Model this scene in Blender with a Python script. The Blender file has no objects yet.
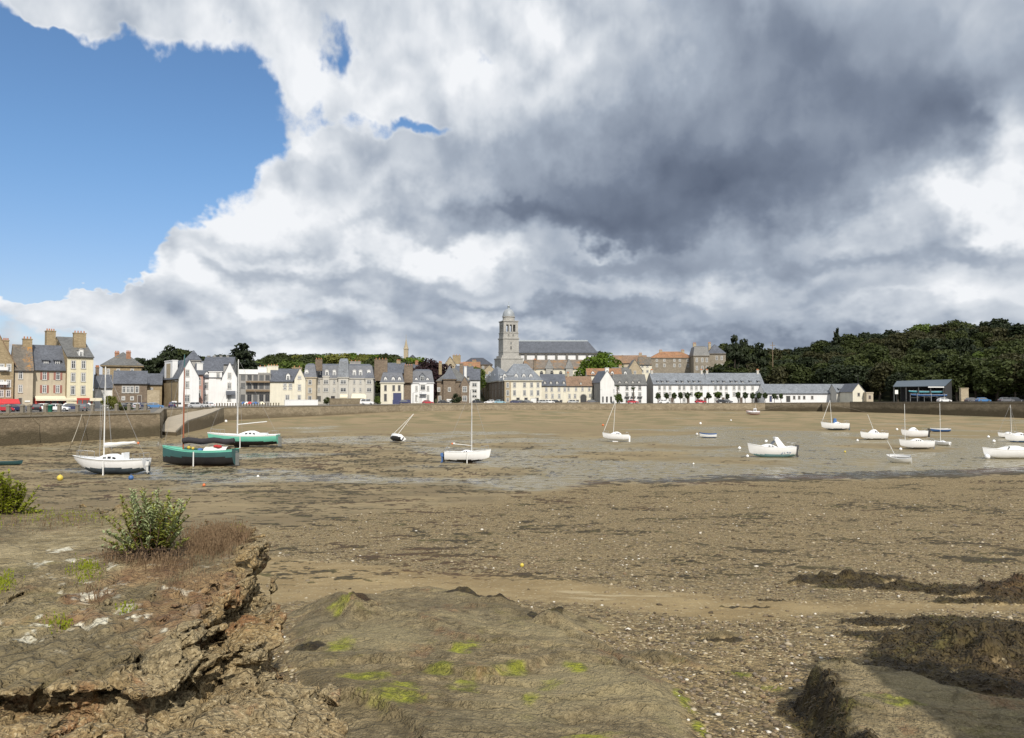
import bpy, bmesh, math, random
import numpy as np
from mathutils import Vector, Matrix, Euler

PI = math.pi
R = math.radians
random.seed(7)
scene = bpy.context.scene
col = scene.collection

# ---------------------------------------------------------------- camera maths
W, H = 1024, 738
F = 796.0
EYE = 7.0
TILT = math.atan(29.0 / F)
CT, ST = math.cos(TILT), math.sin(TILT)

def ray(px, py):
    u = (px - W / 2) / F
    v = (H / 2 - py) / F
    return u, CT - v * ST, ST + v * CT

def at(px, py, Y):
    dx, dy, dz = ray(px, py)
    k = Y / dy
    return Vector((dx * k, Y, EYE + dz * k))

def zat(py, Y):
    return at(512, py, Y).z

def xat(px, Y):
    return at(px, 398, Y).x

def gxy(px, py, D):
    """point of the ray that lies D below the eye"""
    dx, dy, dz = ray(px, py)
    k = -D / dz
    return dx * k, dy * k

# ---------------------------------------------------------------- object helpers
def tag(o, label=None, cat=None, group=None, kind=None):
    if label: o['label'] = label
    if cat: o['category'] = cat
    if group: o['group'] = group
    if kind: o['kind'] = kind
    return o

def empty(name, loc=(0, 0, 0), rz=0.0, label=None, cat=None, group=None):
    o = bpy.data.objects.new(name, None)
    o.empty_display_size = 0.3
    col.objects.link(o)
    o.location = loc
    o.rotation_euler = (0, 0, rz)
    return tag(o, label, cat, group)

def link(name, mesh, parent=None, loc=None, rot=None, scale=None):
    o = bpy.data.objects.new(name, mesh)
    col.objects.link(o)
    if parent is not None: o.parent = parent
    if loc is not None: o.location = loc
    if rot is not None: o.rotation_euler = rot
    if scale is not None: o.scale = scale
    return o

KIDS = {}
def copy_tree(o, parent=None):
    c = o.copy()
    col.objects.link(c)
    c.parent = parent
    for ch in list(o.children):
        copy_tree(ch, c)
    return c

class MB:
    """collects polygons; build() links them as ONE mesh object"""
    def __init__(self):
        self.v, self.f, self.m, self.s = [], [], [], []
    def poly(self, pts, m=0, smooth=False):
        b = len(self.v)
        self.v += [tuple(p) for p in pts]
        self.f.append(tuple(range(b, b + len(pts)))); self.m.append(m); self.s.append(smooth)
    def mesh(self, verts, faces, m=0, smooth=False):
        b = len(self.v)
        self.v += [tuple(p) for p in verts]
        for f in faces:
            self.f.append(tuple(i + b for i in f)); self.m.append(m); self.s.append(smooth)
    def box(self, x0, x1, y0, y1, z0, z1, m=0, taper=0.0):
        t = taper
        v = [(x0, y0, z0), (x1, y0, z0), (x1, y1, z0), (x0, y1, z0),
             (x0 + t, y0 + t, z1), (x1 - t, y0 + t, z1), (x1 - t, y1 - t, z1), (x0 + t, y1 - t, z1)]
        self.mesh(v, [(0, 3, 2, 1), (4, 5, 6, 7), (0, 1, 5, 4), (1, 2, 6, 5), (2, 3, 7, 6), (3, 0, 4, 7)], m)
    def slab(self, pts, th, m=0):
        """a quad / polygon given a thickness along its own normal (upwards)"""
        P = [Vector(p) for p in pts]
        n = (P[1] - P[0]).cross(P[2] - P[0]).normalized()
        if n.z < 0: n = -n
        Q = [p + n * th for p in P]
        k = len(P)
        self.poly(P[::-1], m); self.poly(Q, m)
        for i in range(k):
            j = (i + 1) % k
            self.poly([P[i], P[j], Q[j], Q[i]], m)
    def tube(self, pts, r, n=6, m=0, r1=None, cap=True):
        P = [Vector(p) for p in pts]
        if len(P) < 2: return
        k = len(P)
        verts = []
        for i, p in enumerate(P):
            d = (P[min(i + 1, k - 1)] - P[max(i - 1, 0)]).normalized()
            a = Vector((0, 0, 1)) if abs(d.z) < 0.9 else Vector((1, 0, 0))
            e1 = d.cross(a).normalized(); e2 = d.cross(e1)
            t = i / (k - 1)
            rr = r if r1 is None else r + (r1 - r) * t
            for q in range(n):
                an = 2 * PI * q / n
                verts.append(p + (e1 * math.cos(an) + e2 * math.sin(an)) * rr)
        faces = []
        for i in range(k - 1):
            for q in range(n):
                q2 = (q + 1) % n
                faces.append((i * n + q, i * n + q2, (i + 1) * n + q2, (i + 1) * n + q))
        self.mesh(verts, faces, m, True)
        if cap:
            self.poly(verts[:n][::-1], m); self.poly(verts[-n:], m)
    def lathe(self, prof, n=16, m=0, c=(0, 0), smooth=True, a0=0.0):
        verts, faces = [], []
        k = len(prof)
        for (r, z) in prof:
            for q in range(n):
                an = a0 + 2 * PI * q / n
                verts.append((c[0] + r * math.cos(an), c[1] + r * math.sin(an), z))
        for i in range(k - 1):
            for q in range(n):
                q2 = (q + 1) % n
                faces.append((i * n + q, i * n + q2, (i + 1) * n + q2, (i + 1) * n + q))
        self.mesh(verts, faces, m, smooth)
        if prof[-1][0] > 1e-4: self.poly(verts[-n:], m)
    def ball(self, c, r, m=0, n=10, k=6, sq=1.0):
        prof = [(max(1e-5, r * math.cos(-PI / 2 + PI * i / k)), c[2] + sq * r * math.sin(-PI / 2 + PI * i / k)) for i in range(k + 1)]
        self.lathe(prof, n, m, (c[0], c[1]))
    def data(self, name, mats):
        me = bpy.data.meshes.new(name)
        me.from_pydata(self.v, [], self.f)
        for mt in (mats if isinstance(mats, (list, tuple)) else [mats]):
            me.materials.append(mt)
        me.polygons.foreach_set('material_index', self.m)
        me.polygons.foreach_set('use_smooth', self.s)
        me.update()
        return me
    def build(self, name, mats, parent=None, loc=None, rot=None):
        return link(name, self.data(name, mats), parent, loc, rot)

# ---------------------------------------------------------------- numpy noise
_rng = np.random.RandomState(11)
_perm = _rng.permutation(256)
_perm = np.concatenate([_perm, _perm, _perm])
_ga = _rng.rand(256) * 2 * np.pi
_g2 = np.stack([np.cos(_ga), np.sin(_ga)], 1)

def perlin(x, y):
    xi = np.floor(x).astype(np.int64); yi = np.floor(y).astype(np.int64)
    xf = x - xi; yf = y - yi
    xi &= 255; yi &= 255
    u = xf * xf * xf * (xf * (xf * 6 - 15) + 10)
    v = yf * yf * yf * (yf * (yf * 6 - 15) + 10)
    def g(ix, iy, fx, fy):
        h = _perm[(_perm[ix & 255] + iy) & 511] & 255
        gg = _g2[h]
        return gg[..., 0] * fx + gg[..., 1] * fy
    n00 = g(xi, yi, xf, yf); n10 = g(xi + 1, yi, xf - 1, yf)
    n01 = g(xi, yi + 1, xf, yf - 1); n11 = g(xi + 1, yi + 1, xf - 1, yf - 1)
    a = n00 + u * (n10 - n00); b = n01 + u * (n11 - n01)
    return (a + v * (b - a)) * 1.5

def fbm(x, y, o=5, gain=0.5, lac=2.03):
    s = np.zeros_like(x); a = 1.0; t = 0.0
    for i in range(o):
        s += a * perlin(x + 17.3 * i, y - 9.1 * i); t += a
        x = x * lac; y = y * lac; a *= gain
    return s / t

def ridged(x, y, o=5, gain=0.5):
    s = np.zeros_like(x); a = 1.0; t = 0.0
    for i in range(o):
        s += a * (1 - np.abs(perlin(x + 31.7 * i, y + 5.3 * i)) * 1.6); t += a
        x = x * 2.07; y = y * 2.07; a *= gain
    return s / t

def worley(x, y, jit=0.9):
    xi = np.floor(x).astype(np.int64); yi = np.floor(y).astype(np.int64)
    f1 = np.full(x.shape, 9.0); f2 = np.full(x.shape, 9.0); cid = np.zeros(x.shape)
    for dx in (-1, 0, 1):
        for dy in (-1, 0, 1):
            cx = xi + dx; cy = yi + dy
            h = _perm[(_perm[cx & 255] + (cy & 255)) & 511] & 255
            h2 = _perm[(h + 57) & 511] & 255
            h3 = _perm[(h2 + 113) & 511] & 255
            px = cx + 0.5 + (h / 255.0 - 0.5) * jit; py = cy + 0.5 + (h2 / 255.0 - 0.5) * jit
            d = np.hypot(px - x, py - y)
            m = d < f1
            f2 = np.where(m, f1, np.minimum(f2, d))
            cid = np.where(m, h3 / 255.0, cid)
            f1 = np.where(m, d, f1)
    return f1, f2, cid

_g3 = _rng.randn(256, 3); _g3 /= np.linalg.norm(_g3, axis=1)[:, None]
def perlin3(x, y, z):
    xi = np.floor(x).astype(np.int32); yi = np.floor(y).astype(np.int32); zi = np.floor(z).astype(np.int32)
    xf, yf, zf = x - xi, y - yi, z - zi
    u = xf * xf * xf * (xf * (xf * 6 - 15) + 10); v = yf * yf * yf * (yf * (yf * 6 - 15) + 10); w = zf * zf * zf * (zf * (zf * 6 - 15) + 10)
    def g(a, b, c):
        h = _perm[_perm[_perm[(xi + a) & 255] + ((yi + b) & 255)] + ((zi + c) & 255)]
        G = _g3[h & 255]
        return G[:, 0] * (xf - a) + G[:, 1] * (yf - b) + G[:, 2] * (zf - c)
    x00 = g(0, 0, 0); x00 += u * (g(1, 0, 0) - x00); x10 = g(0, 1, 0); x10 += u * (g(1, 1, 0) - x10)
    x01 = g(0, 0, 1); x01 += u * (g(1, 0, 1) - x01); x11 = g(0, 1, 1); x11 += u * (g(1, 1, 1) - x11)
    x00 += v * (x10 - x00); x01 += v * (x11 - x01)
    return (x00 + w * (x01 - x00)) * 1.4
def fbm3(x, y, z, o=4, gain=0.5):
    s = 0; a = 1.0; t = 0.0
    for i in range(o):
        s = s + a * perlin3(x + 13.7 * i, y - 7.3 * i, z + 3.1 * i); t += a
        x, y, z = x * 2.03, y * 2.03, z * 2.03; a *= gain
    return s / t
def ridged3(x, y, z, o=4, gain=0.5):
    s = 0; a = 1.0; t = 0.0
    for i in range(o):
        s = s + a * (1 - np.abs(perlin3(x + 13.7 * i, y - 7.3 * i, z + 3.1 * i)) * 1.8); t += a
        x, y, z = x * 2.07, y * 2.07, z * 2.07; a *= gain
    return s / t
def worley3(x, y, z, jit=0.9):
    xi = np.floor(x).astype(np.int32); yi = np.floor(y).astype(np.int32); zi = np.floor(z).astype(np.int32)
    f1 = np.full(x.shape, 9.0); f2 = np.full(x.shape, 9.0); cid = np.zeros(x.shape)
    for dx in (-1, 0, 1):
        for dy in (-1, 0, 1):
            for dz in (-1, 0, 1):
                cx, cy, cz = xi + dx, yi + dy, zi + dz
                h = _perm[_perm[_perm[cx & 255] + (cy & 255)] + (cz & 255)] & 255
                h2 = _perm[h + 57] & 255; h3 = _perm[h2 + 113] & 255
                d = np.sqrt((cx + .5 + (h / 255. - .5) * jit - x) ** 2 + (cy + .5 + (h2 / 255. - .5) * jit - y) ** 2 + (cz + .5 + (h3 / 255. - .5) * jit - z) ** 2)
                m = d < f1
                f2 = np.where(m, f1, np.minimum(f2, d)); cid = np.where(m, _perm[h3 + 31] / 255., cid); f1 = np.where(m, d, f1)
    return f1, f2, cid

def surface_nets(Fv):
    """zero surface of a 3-D field (positive inside): vertices in grid units, quads"""
    nx, ny, nz = Fv.shape
    ins = Fv > 0
    c = [ins[i:nx - 1 + i, j:ny - 1 + j, k:nz - 1 + k] for i in (0, 1) for j in (0, 1) for k in (0, 1)]
    cnt = sum(q.astype(np.int8) for q in c)
    act = (cnt > 0) & (cnt < 8)
    idx = np.full(act.shape, -1, np.int64)
    I = np.argwhere(act); idx[act] = np.arange(len(I))
    acc = np.zeros((len(I), 3)); num = np.zeros(len(I))
    corners = [(i, j, k) for i in (0, 1) for j in (0, 1) for k in (0, 1)]
    for a in range(8):
        for b in range(a + 1, 8):
            A, B = np.array(corners[a]), np.array(corners[b])
            if np.abs(A - B).sum() != 1: continue
            fa = Fv[I[:, 0] + A[0], I[:, 1] + A[1], I[:, 2] + A[2]]; fb = Fv[I[:, 0] + B[0], I[:, 1] + B[1], I[:, 2] + B[2]]
            m = (fa > 0) != (fb > 0)
            t = np.where(m, fa / np.where(m, fa - fb, 1), 0)
            acc += m[:, None] * (A + t[:, None] * (B - A)); num += m
    V = I + acc / num[:, None]
    quads = []
    for ax in range(3):
        sl0 = [slice(None)] * 3; sl1 = [slice(None)] * 3
        sl0[ax] = slice(0, -1); sl1[ax] = slice(1, None)
        a, b = ins[tuple(sl0)], ins[tuple(sl1)]
        E = np.argwhere(a != b)
        o1, o2 = [q for q in range(3) if q != ax]
        ok = (E[:, o1] > 0) & (E[:, o2] > 0) & (E[:, o1] < Fv.shape[o1] - 1) & (E[:, o2] < Fv.shape[o2] - 1)
        E = E[ok]
        flip = a[E[:, 0], E[:, 1], E[:, 2]]
        q = []
        for (d1, d2) in ((-1, -1), (0, -1), (0, 0), (-1, 0)):
            P = E.copy(); P[:, o1] += d1; P[:, o2] += d2
            q.append(idx[P[:, 0], P[:, 1], P[:, 2]])
        q = np.stack(q, 1)
        if ax == 1: flip = ~flip
        q[~flip] = q[~flip][:, ::-1]
        quads.append(q)
    return V, np.concatenate(quads, 0)

def sstep(a, b, x):
    t = np.clip((x - a) / (b - a), 0, 1)
    return t * t * (3 - 2 * t)

def poly_sdf(x, y, poly):
    """signed distance, positive inside"""
    d = np.full(x.shape, 1e9); inside = np.zeros(x.shape, bool)
    n = len(poly)
    for i in range(n):
        ax, ay = poly[i]; bx, by = poly[(i + 1) % n]
        ex, ey = bx - ax, by - ay
        t = np.clip(((x - ax) * ex + (y - ay) * ey) / (ex * ex + ey * ey), 0, 1)
        d = np.minimum(d, np.hypot(x - ax - t * ex, y - ay - t * ey))
        c = ((ay > y) != (by > y)) & (x < (bx - ax) * (y - ay) / ((by - ay) if by != ay else 1e-9) + ax)
        inside ^= c
    return np.where(inside, d, -d)

# ---------------------------------------------------------------- node helpers
class NT:
    def __init__(self, tree):
        self.t = tree; self.n = tree.nodes; self.l = tree.links
    def new(self, typ, **kw):
        nd = self.n.new(typ)
        for k, v in kw.items(): setattr(nd, k, v)
        return nd
    def put(self, sock, v):
        if v is None: return
        if isinstance(v, (int, float)):
            try: sock.default_value = v
            except Exception: sock.default_value = (v, v, v)
        elif isinstance(v, (tuple, list)):
            v = tuple(v)
            if len(v) == 3 and sock.type == 'RGBA': v = v + (1,)
            sock.default_value = v
        else: self.l.new(v, sock)
    def math(self, op, a, b=None, c=None, clamp=False):
        nd = self.new('ShaderNodeMath', operation=op, use_clamp=clamp)
        self.put(nd.inputs[0], a); self.put(nd.inputs[1], b); self.put(nd.inputs[2], c)
        return nd.outputs[0]
    def add(self, a, b): return self.math('ADD', a, b)
    def mul(self, a, b): return self.math('MULTIPLY', a, b)
    def sub(self, a, b): return self.math('SUBTRACT', a, b)
    def vmath(self, op, a, b=None):
        nd = self.new('ShaderNodeVectorMath', operation=op)
        self.put(nd.inputs[0], a); self.put(nd.inputs[1], b)
        return nd.outputs[0]
    def ss(self, v, a, b, o0=0.0, o1=1.0):
        nd = self.new('ShaderNodeMapRange', interpolation_type='SMOOTHSTEP')
        self.put(nd.inputs[0], v); nd.inputs[1].default_value = a; nd.inputs[2].default_value = b
        nd.inputs[3].default_value = o0; nd.inputs[4].default_value = o1
        return nd.outputs[0]
    def lin(self, v, a, b, o0=0.0, o1=1.0):
        nd = self.new('ShaderNodeMapRange')
        self.put(nd.inputs[0], v); nd.inputs[1].default_value = a; nd.inputs[2].default_value = b
        nd.inputs[3].default_value = o0; nd.inputs[4].default_value = o1
        return nd.outputs[0]
    def mix(self, f, a, b, mode='MIX'):
        nd = self.new('ShaderNodeMix', data_type='RGBA', blend_type=mode)
        nd.clamp_factor = True
        self.put(nd.inputs[0], f); self.put(nd.inputs[6], a); self.put(nd.inputs[7], b)
        return nd.outputs[2]
    def noise(self, vec=None, scale=5, detail=4, rough=0.5, dist=0.0, col=False, dim='3D'):
        nd = self.new('ShaderNodeTexNoise', noise_dimensions=dim)
        if vec is not None: self.l.new(vec, nd.inputs['Vector'])
        nd.inputs['Scale'].default_value = scale; nd.inputs['Detail'].default_value = detail
        nd.inputs['Roughness'].default_value = rough; nd.inputs['Distortion'].default_value = dist
        return nd.outputs['Color' if col else 'Fac']
    def voro(self, vec=None, scale=5, feature='F1', out='Distance', rand=1.0, dim='3D'):
        nd = self.new('ShaderNodeTexVoronoi', feature=feature, voronoi_dimensions=dim)
        if vec is not None: self.l.new(vec, nd.inputs['Vector'])
        nd.inputs['Scale'].default_value = scale
        nd.inputs['Randomness'].default_value = rand
        return nd.outputs[out]
    def mapv(self, vec, scale=(1, 1, 1), rot=(0, 0, 0), loc=(0, 0, 0)):
        nd = self.new('ShaderNodeMapping')
        self.l.new(vec, nd.inputs[0])
        nd.inputs[1].default_value = loc; nd.inputs[2].default_value = rot; nd.inputs[3].default_value = scale
        return nd.outputs[0]
    def attr(self, name, out='Fac'):
        nd = self.new('ShaderNodeAttribute', attribute_name=name)
        return nd.outputs[out]
    def bump(self, h, strength=0.3, dist=0.05, normal=None):
        nd = self.new('ShaderNodeBump')
        nd.inputs['Strength'].default_value = strength; nd.inputs['Distance'].default_value = dist
        self.l.new(h, nd.inputs['Height'])
        if normal is not None: self.l.new(normal, nd.inputs['Normal'])
        return nd.outputs[0]

def new_mat(name):
    m = bpy.data.materials.new(name)
    m.use_nodes = True
    t = NT(m.node_tree)
    bs = m.node_tree.nodes['Principled BSDF']
    return m, t, bs

def paint(name, c, rough=0.5, var=0.12, scale=1.2, streak=0.0, spec=0.5, metal=0.0, fine=0.0, coat=0.0):
    m, t, bs = new_mat(name)
    oc = t.new('ShaderNodeTexCoord').outputs['Object']
    n = t.noise(oc, scale, 5, 0.6)
    k = t.lin(n, 0.3, 0.7, 1 - var, 1 + var)
    if fine:
        n2 = t.noise(oc, scale * 14, 3, 0.6)
        k = t.mul(k, t.lin(n2, 0.3, 0.7, 1 - fine, 1 + fine))
    if streak:
        st = t.noise(t.mapv(oc, (2.2, 2.2, 0.16)), 1.0, 4, 0.7)
        k = t.mul(k, t.lin(st, 0.35, 0.7, 1.0, 1 - streak))
    cc = t.vmath('SCALE', tuple(c)); t.l.new(k, cc.node.inputs['Scale'])
    t.l.new(cc, bs.inputs['Base Color'])
    bs.inputs['Roughness'].default_value = rough
    bs.inputs['Specular IOR Level'].default_value = spec
    bs.inputs['Metallic'].default_value = metal
    if coat: bs.inputs['Coat Weight'].default_value = coat
    return m

def stone(name, c1, c2, scale=1.6, mortar=None, rough=0.9):
    m, t, bs = new_mat(name)
    oc = t.new('ShaderNodeTexCoord').outputs['Object']
    w = t.vmath('ADD', oc, t.vmath('SCALE', t.noise(oc, 2.0, 2, 0.5, col=True)))
    w.node.inputs[1].links[0].from_node.inputs['Scale'].default_value = 0.25
    v = t.mapv(w, (1, 1, 1.9))
    cell = t.voro(v, scale, 'F1', 'Color')
    sep = t.new('ShaderNodeSeparateColor'); t.l.new(cell, sep.inputs[0])
    big = t.noise(oc, 0.35, 4, 0.6)
    f = t.add(t.mul(sep.outputs[0], 0.55), t.mul(t.lin(big, 0.3, 0.7), 0.45))
    c = t.mix(f, c1, c2)
    edge = t.voro(v, scale, 'DISTANCE_TO_EDGE', 'Distance')
    mo = mortar if mortar else tuple(0.7 * (a + b) * 0.5 for a, b in zip(c1, c2))
    c = t.mix(t.ss(edge, 0.0, 0.07, 0.75, 0.0), c, mo)
    t.l.new(c, bs.inputs['Base Color'])
    t.l.new(t.bump(t.ss(edge, 0, 0.1), 0.5, 0.05), bs.inputs['Normal'])
    bs.inputs['Roughness'].default_value = rough
    bs.inputs['Specular IOR Level'].default_value = 0.2
    return m

def slate(name, c, lichen=None, lich=0.0, rough=0.55):
    m, t, bs = new_mat(name)
    oc = t.new('ShaderNodeTexCoord').outputs['Object']
    cell = t.voro(t.mapv(oc, (3.2, 3.2, 4.5)), 1.0, 'F1', 'Color')
    sep = t.new('ShaderNodeSeparateColor'); t.l.new(cell, sep.inputs[0])
    k = t.mul(t.lin(sep.outputs[0], 0, 1, 0.75, 1.25), t.lin(t.noise(oc, 0.5, 5, 0.65), 0.3, 0.7, 0.8, 1.2))
    cc = t.vmath('SCALE', tuple(c)); t.l.new(k, cc.node.inputs['Scale'])
    out = cc
    if lichen:
        ln = t.add(t.mul(t.noise(oc, 0.22, 5, 0.7), 0.7), t.mul(t.noise(oc, 2.5, 3, 0.6), 0.3))
        out = t.mix(t.ss(ln, 0.62 - 0.3 * lich, 0.72 - 0.3 * lich), cc, lichen)
    t.l.new(out, bs.inputs['Base Color'])
    w = t.new('ShaderNodeTexWave', wave_type='BANDS', bands_direction='Z', wave_profile='SAW')
    t.l.new(oc, w.inputs['Vector']); w.inputs['Scale'].default_value = 1.3
    t.l.new(t.bump(w.outputs['Fac'], 0.25, 0.03), bs.inputs['Normal'])
    bs.inputs['Roughness'].default_value = rough
    return m

def leafmat(name, c1, c2, trans=0.25, rough=0.6, scale=1.0):
    m, t, bs = new_mat(name)
    oc = t.new('ShaderNodeTexCoord').outputs['Object']
    oi = t.new('ShaderNodeObjectInfo').outputs['Random']
    geo = t.new('ShaderNodeNewGeometry').outputs['Random Per Island']
    n = t.noise(oc, scale, 3, 0.6)
    f = t.add(t.add(t.mul(t.lin(n, 0.3, 0.7), 0.45), t.mul(geo, 0.3)), t.mul(oi, 0.4))
    c = t.mix(t.math('MINIMUM', f, 1.0), c1, c2)
    t.l.new(c, bs.inputs['Base Color'])
    bs.inputs['Roughness'].default_value = rough
    bs.inputs['Specular IOR Level'].default_value = 0.25
    tr = t.new('ShaderNodeBsdfTranslucent'); t.l.new(c, tr.inputs[0])
    mx = t.new('ShaderNodeMixShader'); mx.inputs[0].default_value = trans
    t.l.new(bs.outputs[0], mx.inputs[1]); t.l.new(tr.outputs[0], mx.inputs[2])
    out = [n_ for n_ in t.n if n_.type == 'OUTPUT_MATERIAL'][0]
    t.l.new(mx.outputs[0], out.inputs[0])
    return m

M = {}
M['white'] = paint('white_render', (0.72, 0.72, 0.70), 0.8, 0.06, 0.5, 0.14)
M['white_clean'] = paint('white_wash', (0.76, 0.76, 0.755), 0.8, 0.05, 0.4, 0.08)
M['cream'] = paint('cream_render', (0.68, 0.62, 0.44), 0.85, 0.06, 0.5, 0.12)
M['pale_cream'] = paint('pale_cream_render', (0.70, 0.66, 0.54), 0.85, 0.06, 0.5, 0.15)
M['beige'] = paint('beige_render', (0.50, 0.43, 0.32), 0.85, 0.09, 0.5, 0.15)
M['greige'] = paint('grey_render', (0.52, 0.50, 0.45), 0.85, 0.06, 0.4, 0.15)
M['grey_wall'] = paint('grey_cement_and_shade_wall', (0.33, 0.32, 0.30), 0.9, 0.1, 0.4, 0.2)
M['pink_wall'] = paint('pinkish_brick', (0.45, 0.27, 0.22), 0.9, 0.12, 0.7, 0.1)
M['stone_ochre'] = stone('ochre_rubble_stone', (0.26, 0.20, 0.12), (0.40, 0.32, 0.20), 1.5)
M['stone_brown'] = stone('brown_rubble_and_shade_stone', (0.14, 0.11, 0.085), (0.26, 0.205, 0.15), 1.5)
M['stone_grey'] = stone('grey_granite', (0.32, 0.312, 0.29), (0.46, 0.445, 0.41), 1.1)
M['stone_quay'] = stone('quay_stone', (0.155, 0.125, 0.085), (0.29, 0.24, 0.165), 1.1)
M['stone_taupe'] = stone('taupe_stone', (0.20, 0.175, 0.14), (0.33, 0.29, 0.23), 1.1)
M['stone_dark'] = stone('dark_wet_quay_stone', (0.06, 0.055, 0.042), (0.13, 0.11, 0.08), 1.1)
M['stone_tan'] = stone('tan_dressed_stone', (0.34, 0.28, 0.19), (0.46, 0.39, 0.28), 1.2)
M['slate'] = slate('grey_slate', (0.088, 0.096, 0.115))
M['slate_pale'] = slate('pale_grey_slate', (0.17, 0.185, 0.205))
M['slate_dark'] = slate('dark_slate', (0.055, 0.06, 0.075))
M['slate_lichen'] = slate('lichen_slate', (0.12, 0.105, 0.085), (0.34, 0.17, 0.04), 0.32)
M['slate_olive'] = slate('weathered_slate', (0.12, 0.12, 0.115), (0.27, 0.17, 0.06), 0.1)
M['tile'] = slate('orange_tile', (0.27, 0.140, 0.072), (0.15, 0.115, 0.08), 0.3, 0.8)
M['aisle_tile'] = slate('weathered_aisle_tile', (0.17, 0.145, 0.12), (0.30, 0.155, 0.055), 0.40, 0.8)
M['tile_brown'] = slate('brown_tile', (0.20, 0.13, 0.085), (0.32, 0.16, 0.05), 0.2, 0.8)
M['zinc'] = paint('zinc_sheet', (0.42, 0.46, 0.48), 0.4, 0.1, 0.8, 0.1)
M['brick_red'] = paint('chimney_brick', (0.33, 0.17, 0.10), 0.9, 0.15, 1.5, 0.1)
M['pot'] = paint('terracotta', (0.42, 0.18, 0.09), 0.8, 0.1, 2)
M['frame'] = paint('white_window_frame', (0.75, 0.75, 0.73), 0.5, 0.03, 1)
M['frame_dark'] = paint('dark_window_frame', (0.08, 0.07, 0.065), 0.5, 0.05, 1)
M['surround'] = paint('granite_surround', (0.40, 0.38, 0.34), 0.85, 0.1, 2)
M['shutter'] = paint('faded_red_shutter', (0.30, 0.13, 0.10), 0.6, 0.08, 2)
M['door'] = paint('painted_door', (0.10, 0.075, 0.06), 0.5, 0.1, 2)
M['door_blue'] = paint('blue_painted_wood', (0.045, 0.055, 0.13), 0.5, 0.1, 2)
M['awning_red'] = paint('red_awning_cloth', (0.55, 0.045, 0.05), 0.7, 0.08, 1)
M['awning_cream'] = paint('cream_awning_cloth', (0.70, 0.64, 0.48), 0.7, 0.06, 1)
M['red_paint'] = paint('red_shopfront', (0.42, 0.05, 0.035), 0.5, 0.1, 1)
M['black'] = paint('black_rubber', (0.018, 0.018, 0.018), 0.7, 0.1, 3)
M['iron'] = paint('dark_iron', (0.045, 0.045, 0.045), 0.6, 0.1, 3)
M['steel'] = paint('galvanised_steel', (0.42, 0.43, 0.44), 0.35, 0.06, 3, metal=0.7)
M['wood'] = paint('weathered_wood', (0.22, 0.16, 0.10), 0.8, 0.15, 3, 0.1)
M['bark'] = paint('bark', (0.10, 0.08, 0.06), 0.9, 0.2, 3, 0.1)
M['bark_pale'] = paint('pale_bark', (0.24, 0.20, 0.15), 0.9, 0.2, 3, 0.1)
def glassmat():
    m, t, bs = new_mat('window_glass')
    oi = t.new('ShaderNodeObjectInfo').outputs['Random']
    c = t.mix(t.ss(oi, 0.1, 0.95), (0.025, 0.028, 0.032), (0.16, 0.165, 0.165))
    t.l.new(c, bs.inputs['Base Color'])
    bs.inputs['Roughness'].default_value = 0.08
    return m
M['glass'] = glassmat()
# ---------------------------------------------------------------- camera, sun, sky
cam_d = bpy.data.cameras.new('camera')
cam_d.sensor_width = 36.0
cam_d.lens = F / W * 36.0
cam_d.clip_start = 0.1
cam_d.clip_end = 20000
cam = bpy.data.objects.new('camera', cam_d)
col.objects.link(cam)
cam.location = (0, 0, EYE)
cam.rotation_euler = (PI / 2 + TILT, 0, 0)
scene.camera = cam

SUN_AZ = R(165)      # clockwise from +Y (the view direction)
SUN_EL = R(41)
sdir = Vector((math.sin(SUN_AZ) * math.cos(SUN_EL), math.cos(SUN_AZ) * math.cos(SUN_EL), math.sin(SUN_EL)))
sun_d = bpy.data.lights.new('sun', 'SUN')
sun_d.energy = 4.3
sun_d.angle = R(0.55)
sun_d.color = (1.0, 0.94, 0.85)
sun = bpy.data.objects.new('sun', sun_d)
col.objects.link(sun)
sun.rotation_euler = (-sdir).to_track_quat('-Z', 'Y').to_euler()
sun.location = sdir * 50

scene.view_settings.view_transform = 'Standard'
scene.view_settings.look = 'None'
scene.view_settings.gamma = 1.0
scene.view_settings.exposure = 0.0
scene.view_settings.use_curve_mapping = False

def azel(px, py):
    dx, dy, dz = ray(px, py)
    return math.atan2(dx, dy), math.atan2(dz, math.hypot(dx, dy))

def px2(px):            # radius in pixels -> radians (approximate, near the picture's middle)
    return px / F

cy = scene.cycles
cy.max_bounces = 4; cy.diffuse_bounces = 2; cy.glossy_bounces = 2; cy.transmission_bounces = 2; cy.transparent_max_bounces = 4
cy.caustics_reflective = False; cy.caustics_refractive = False

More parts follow.
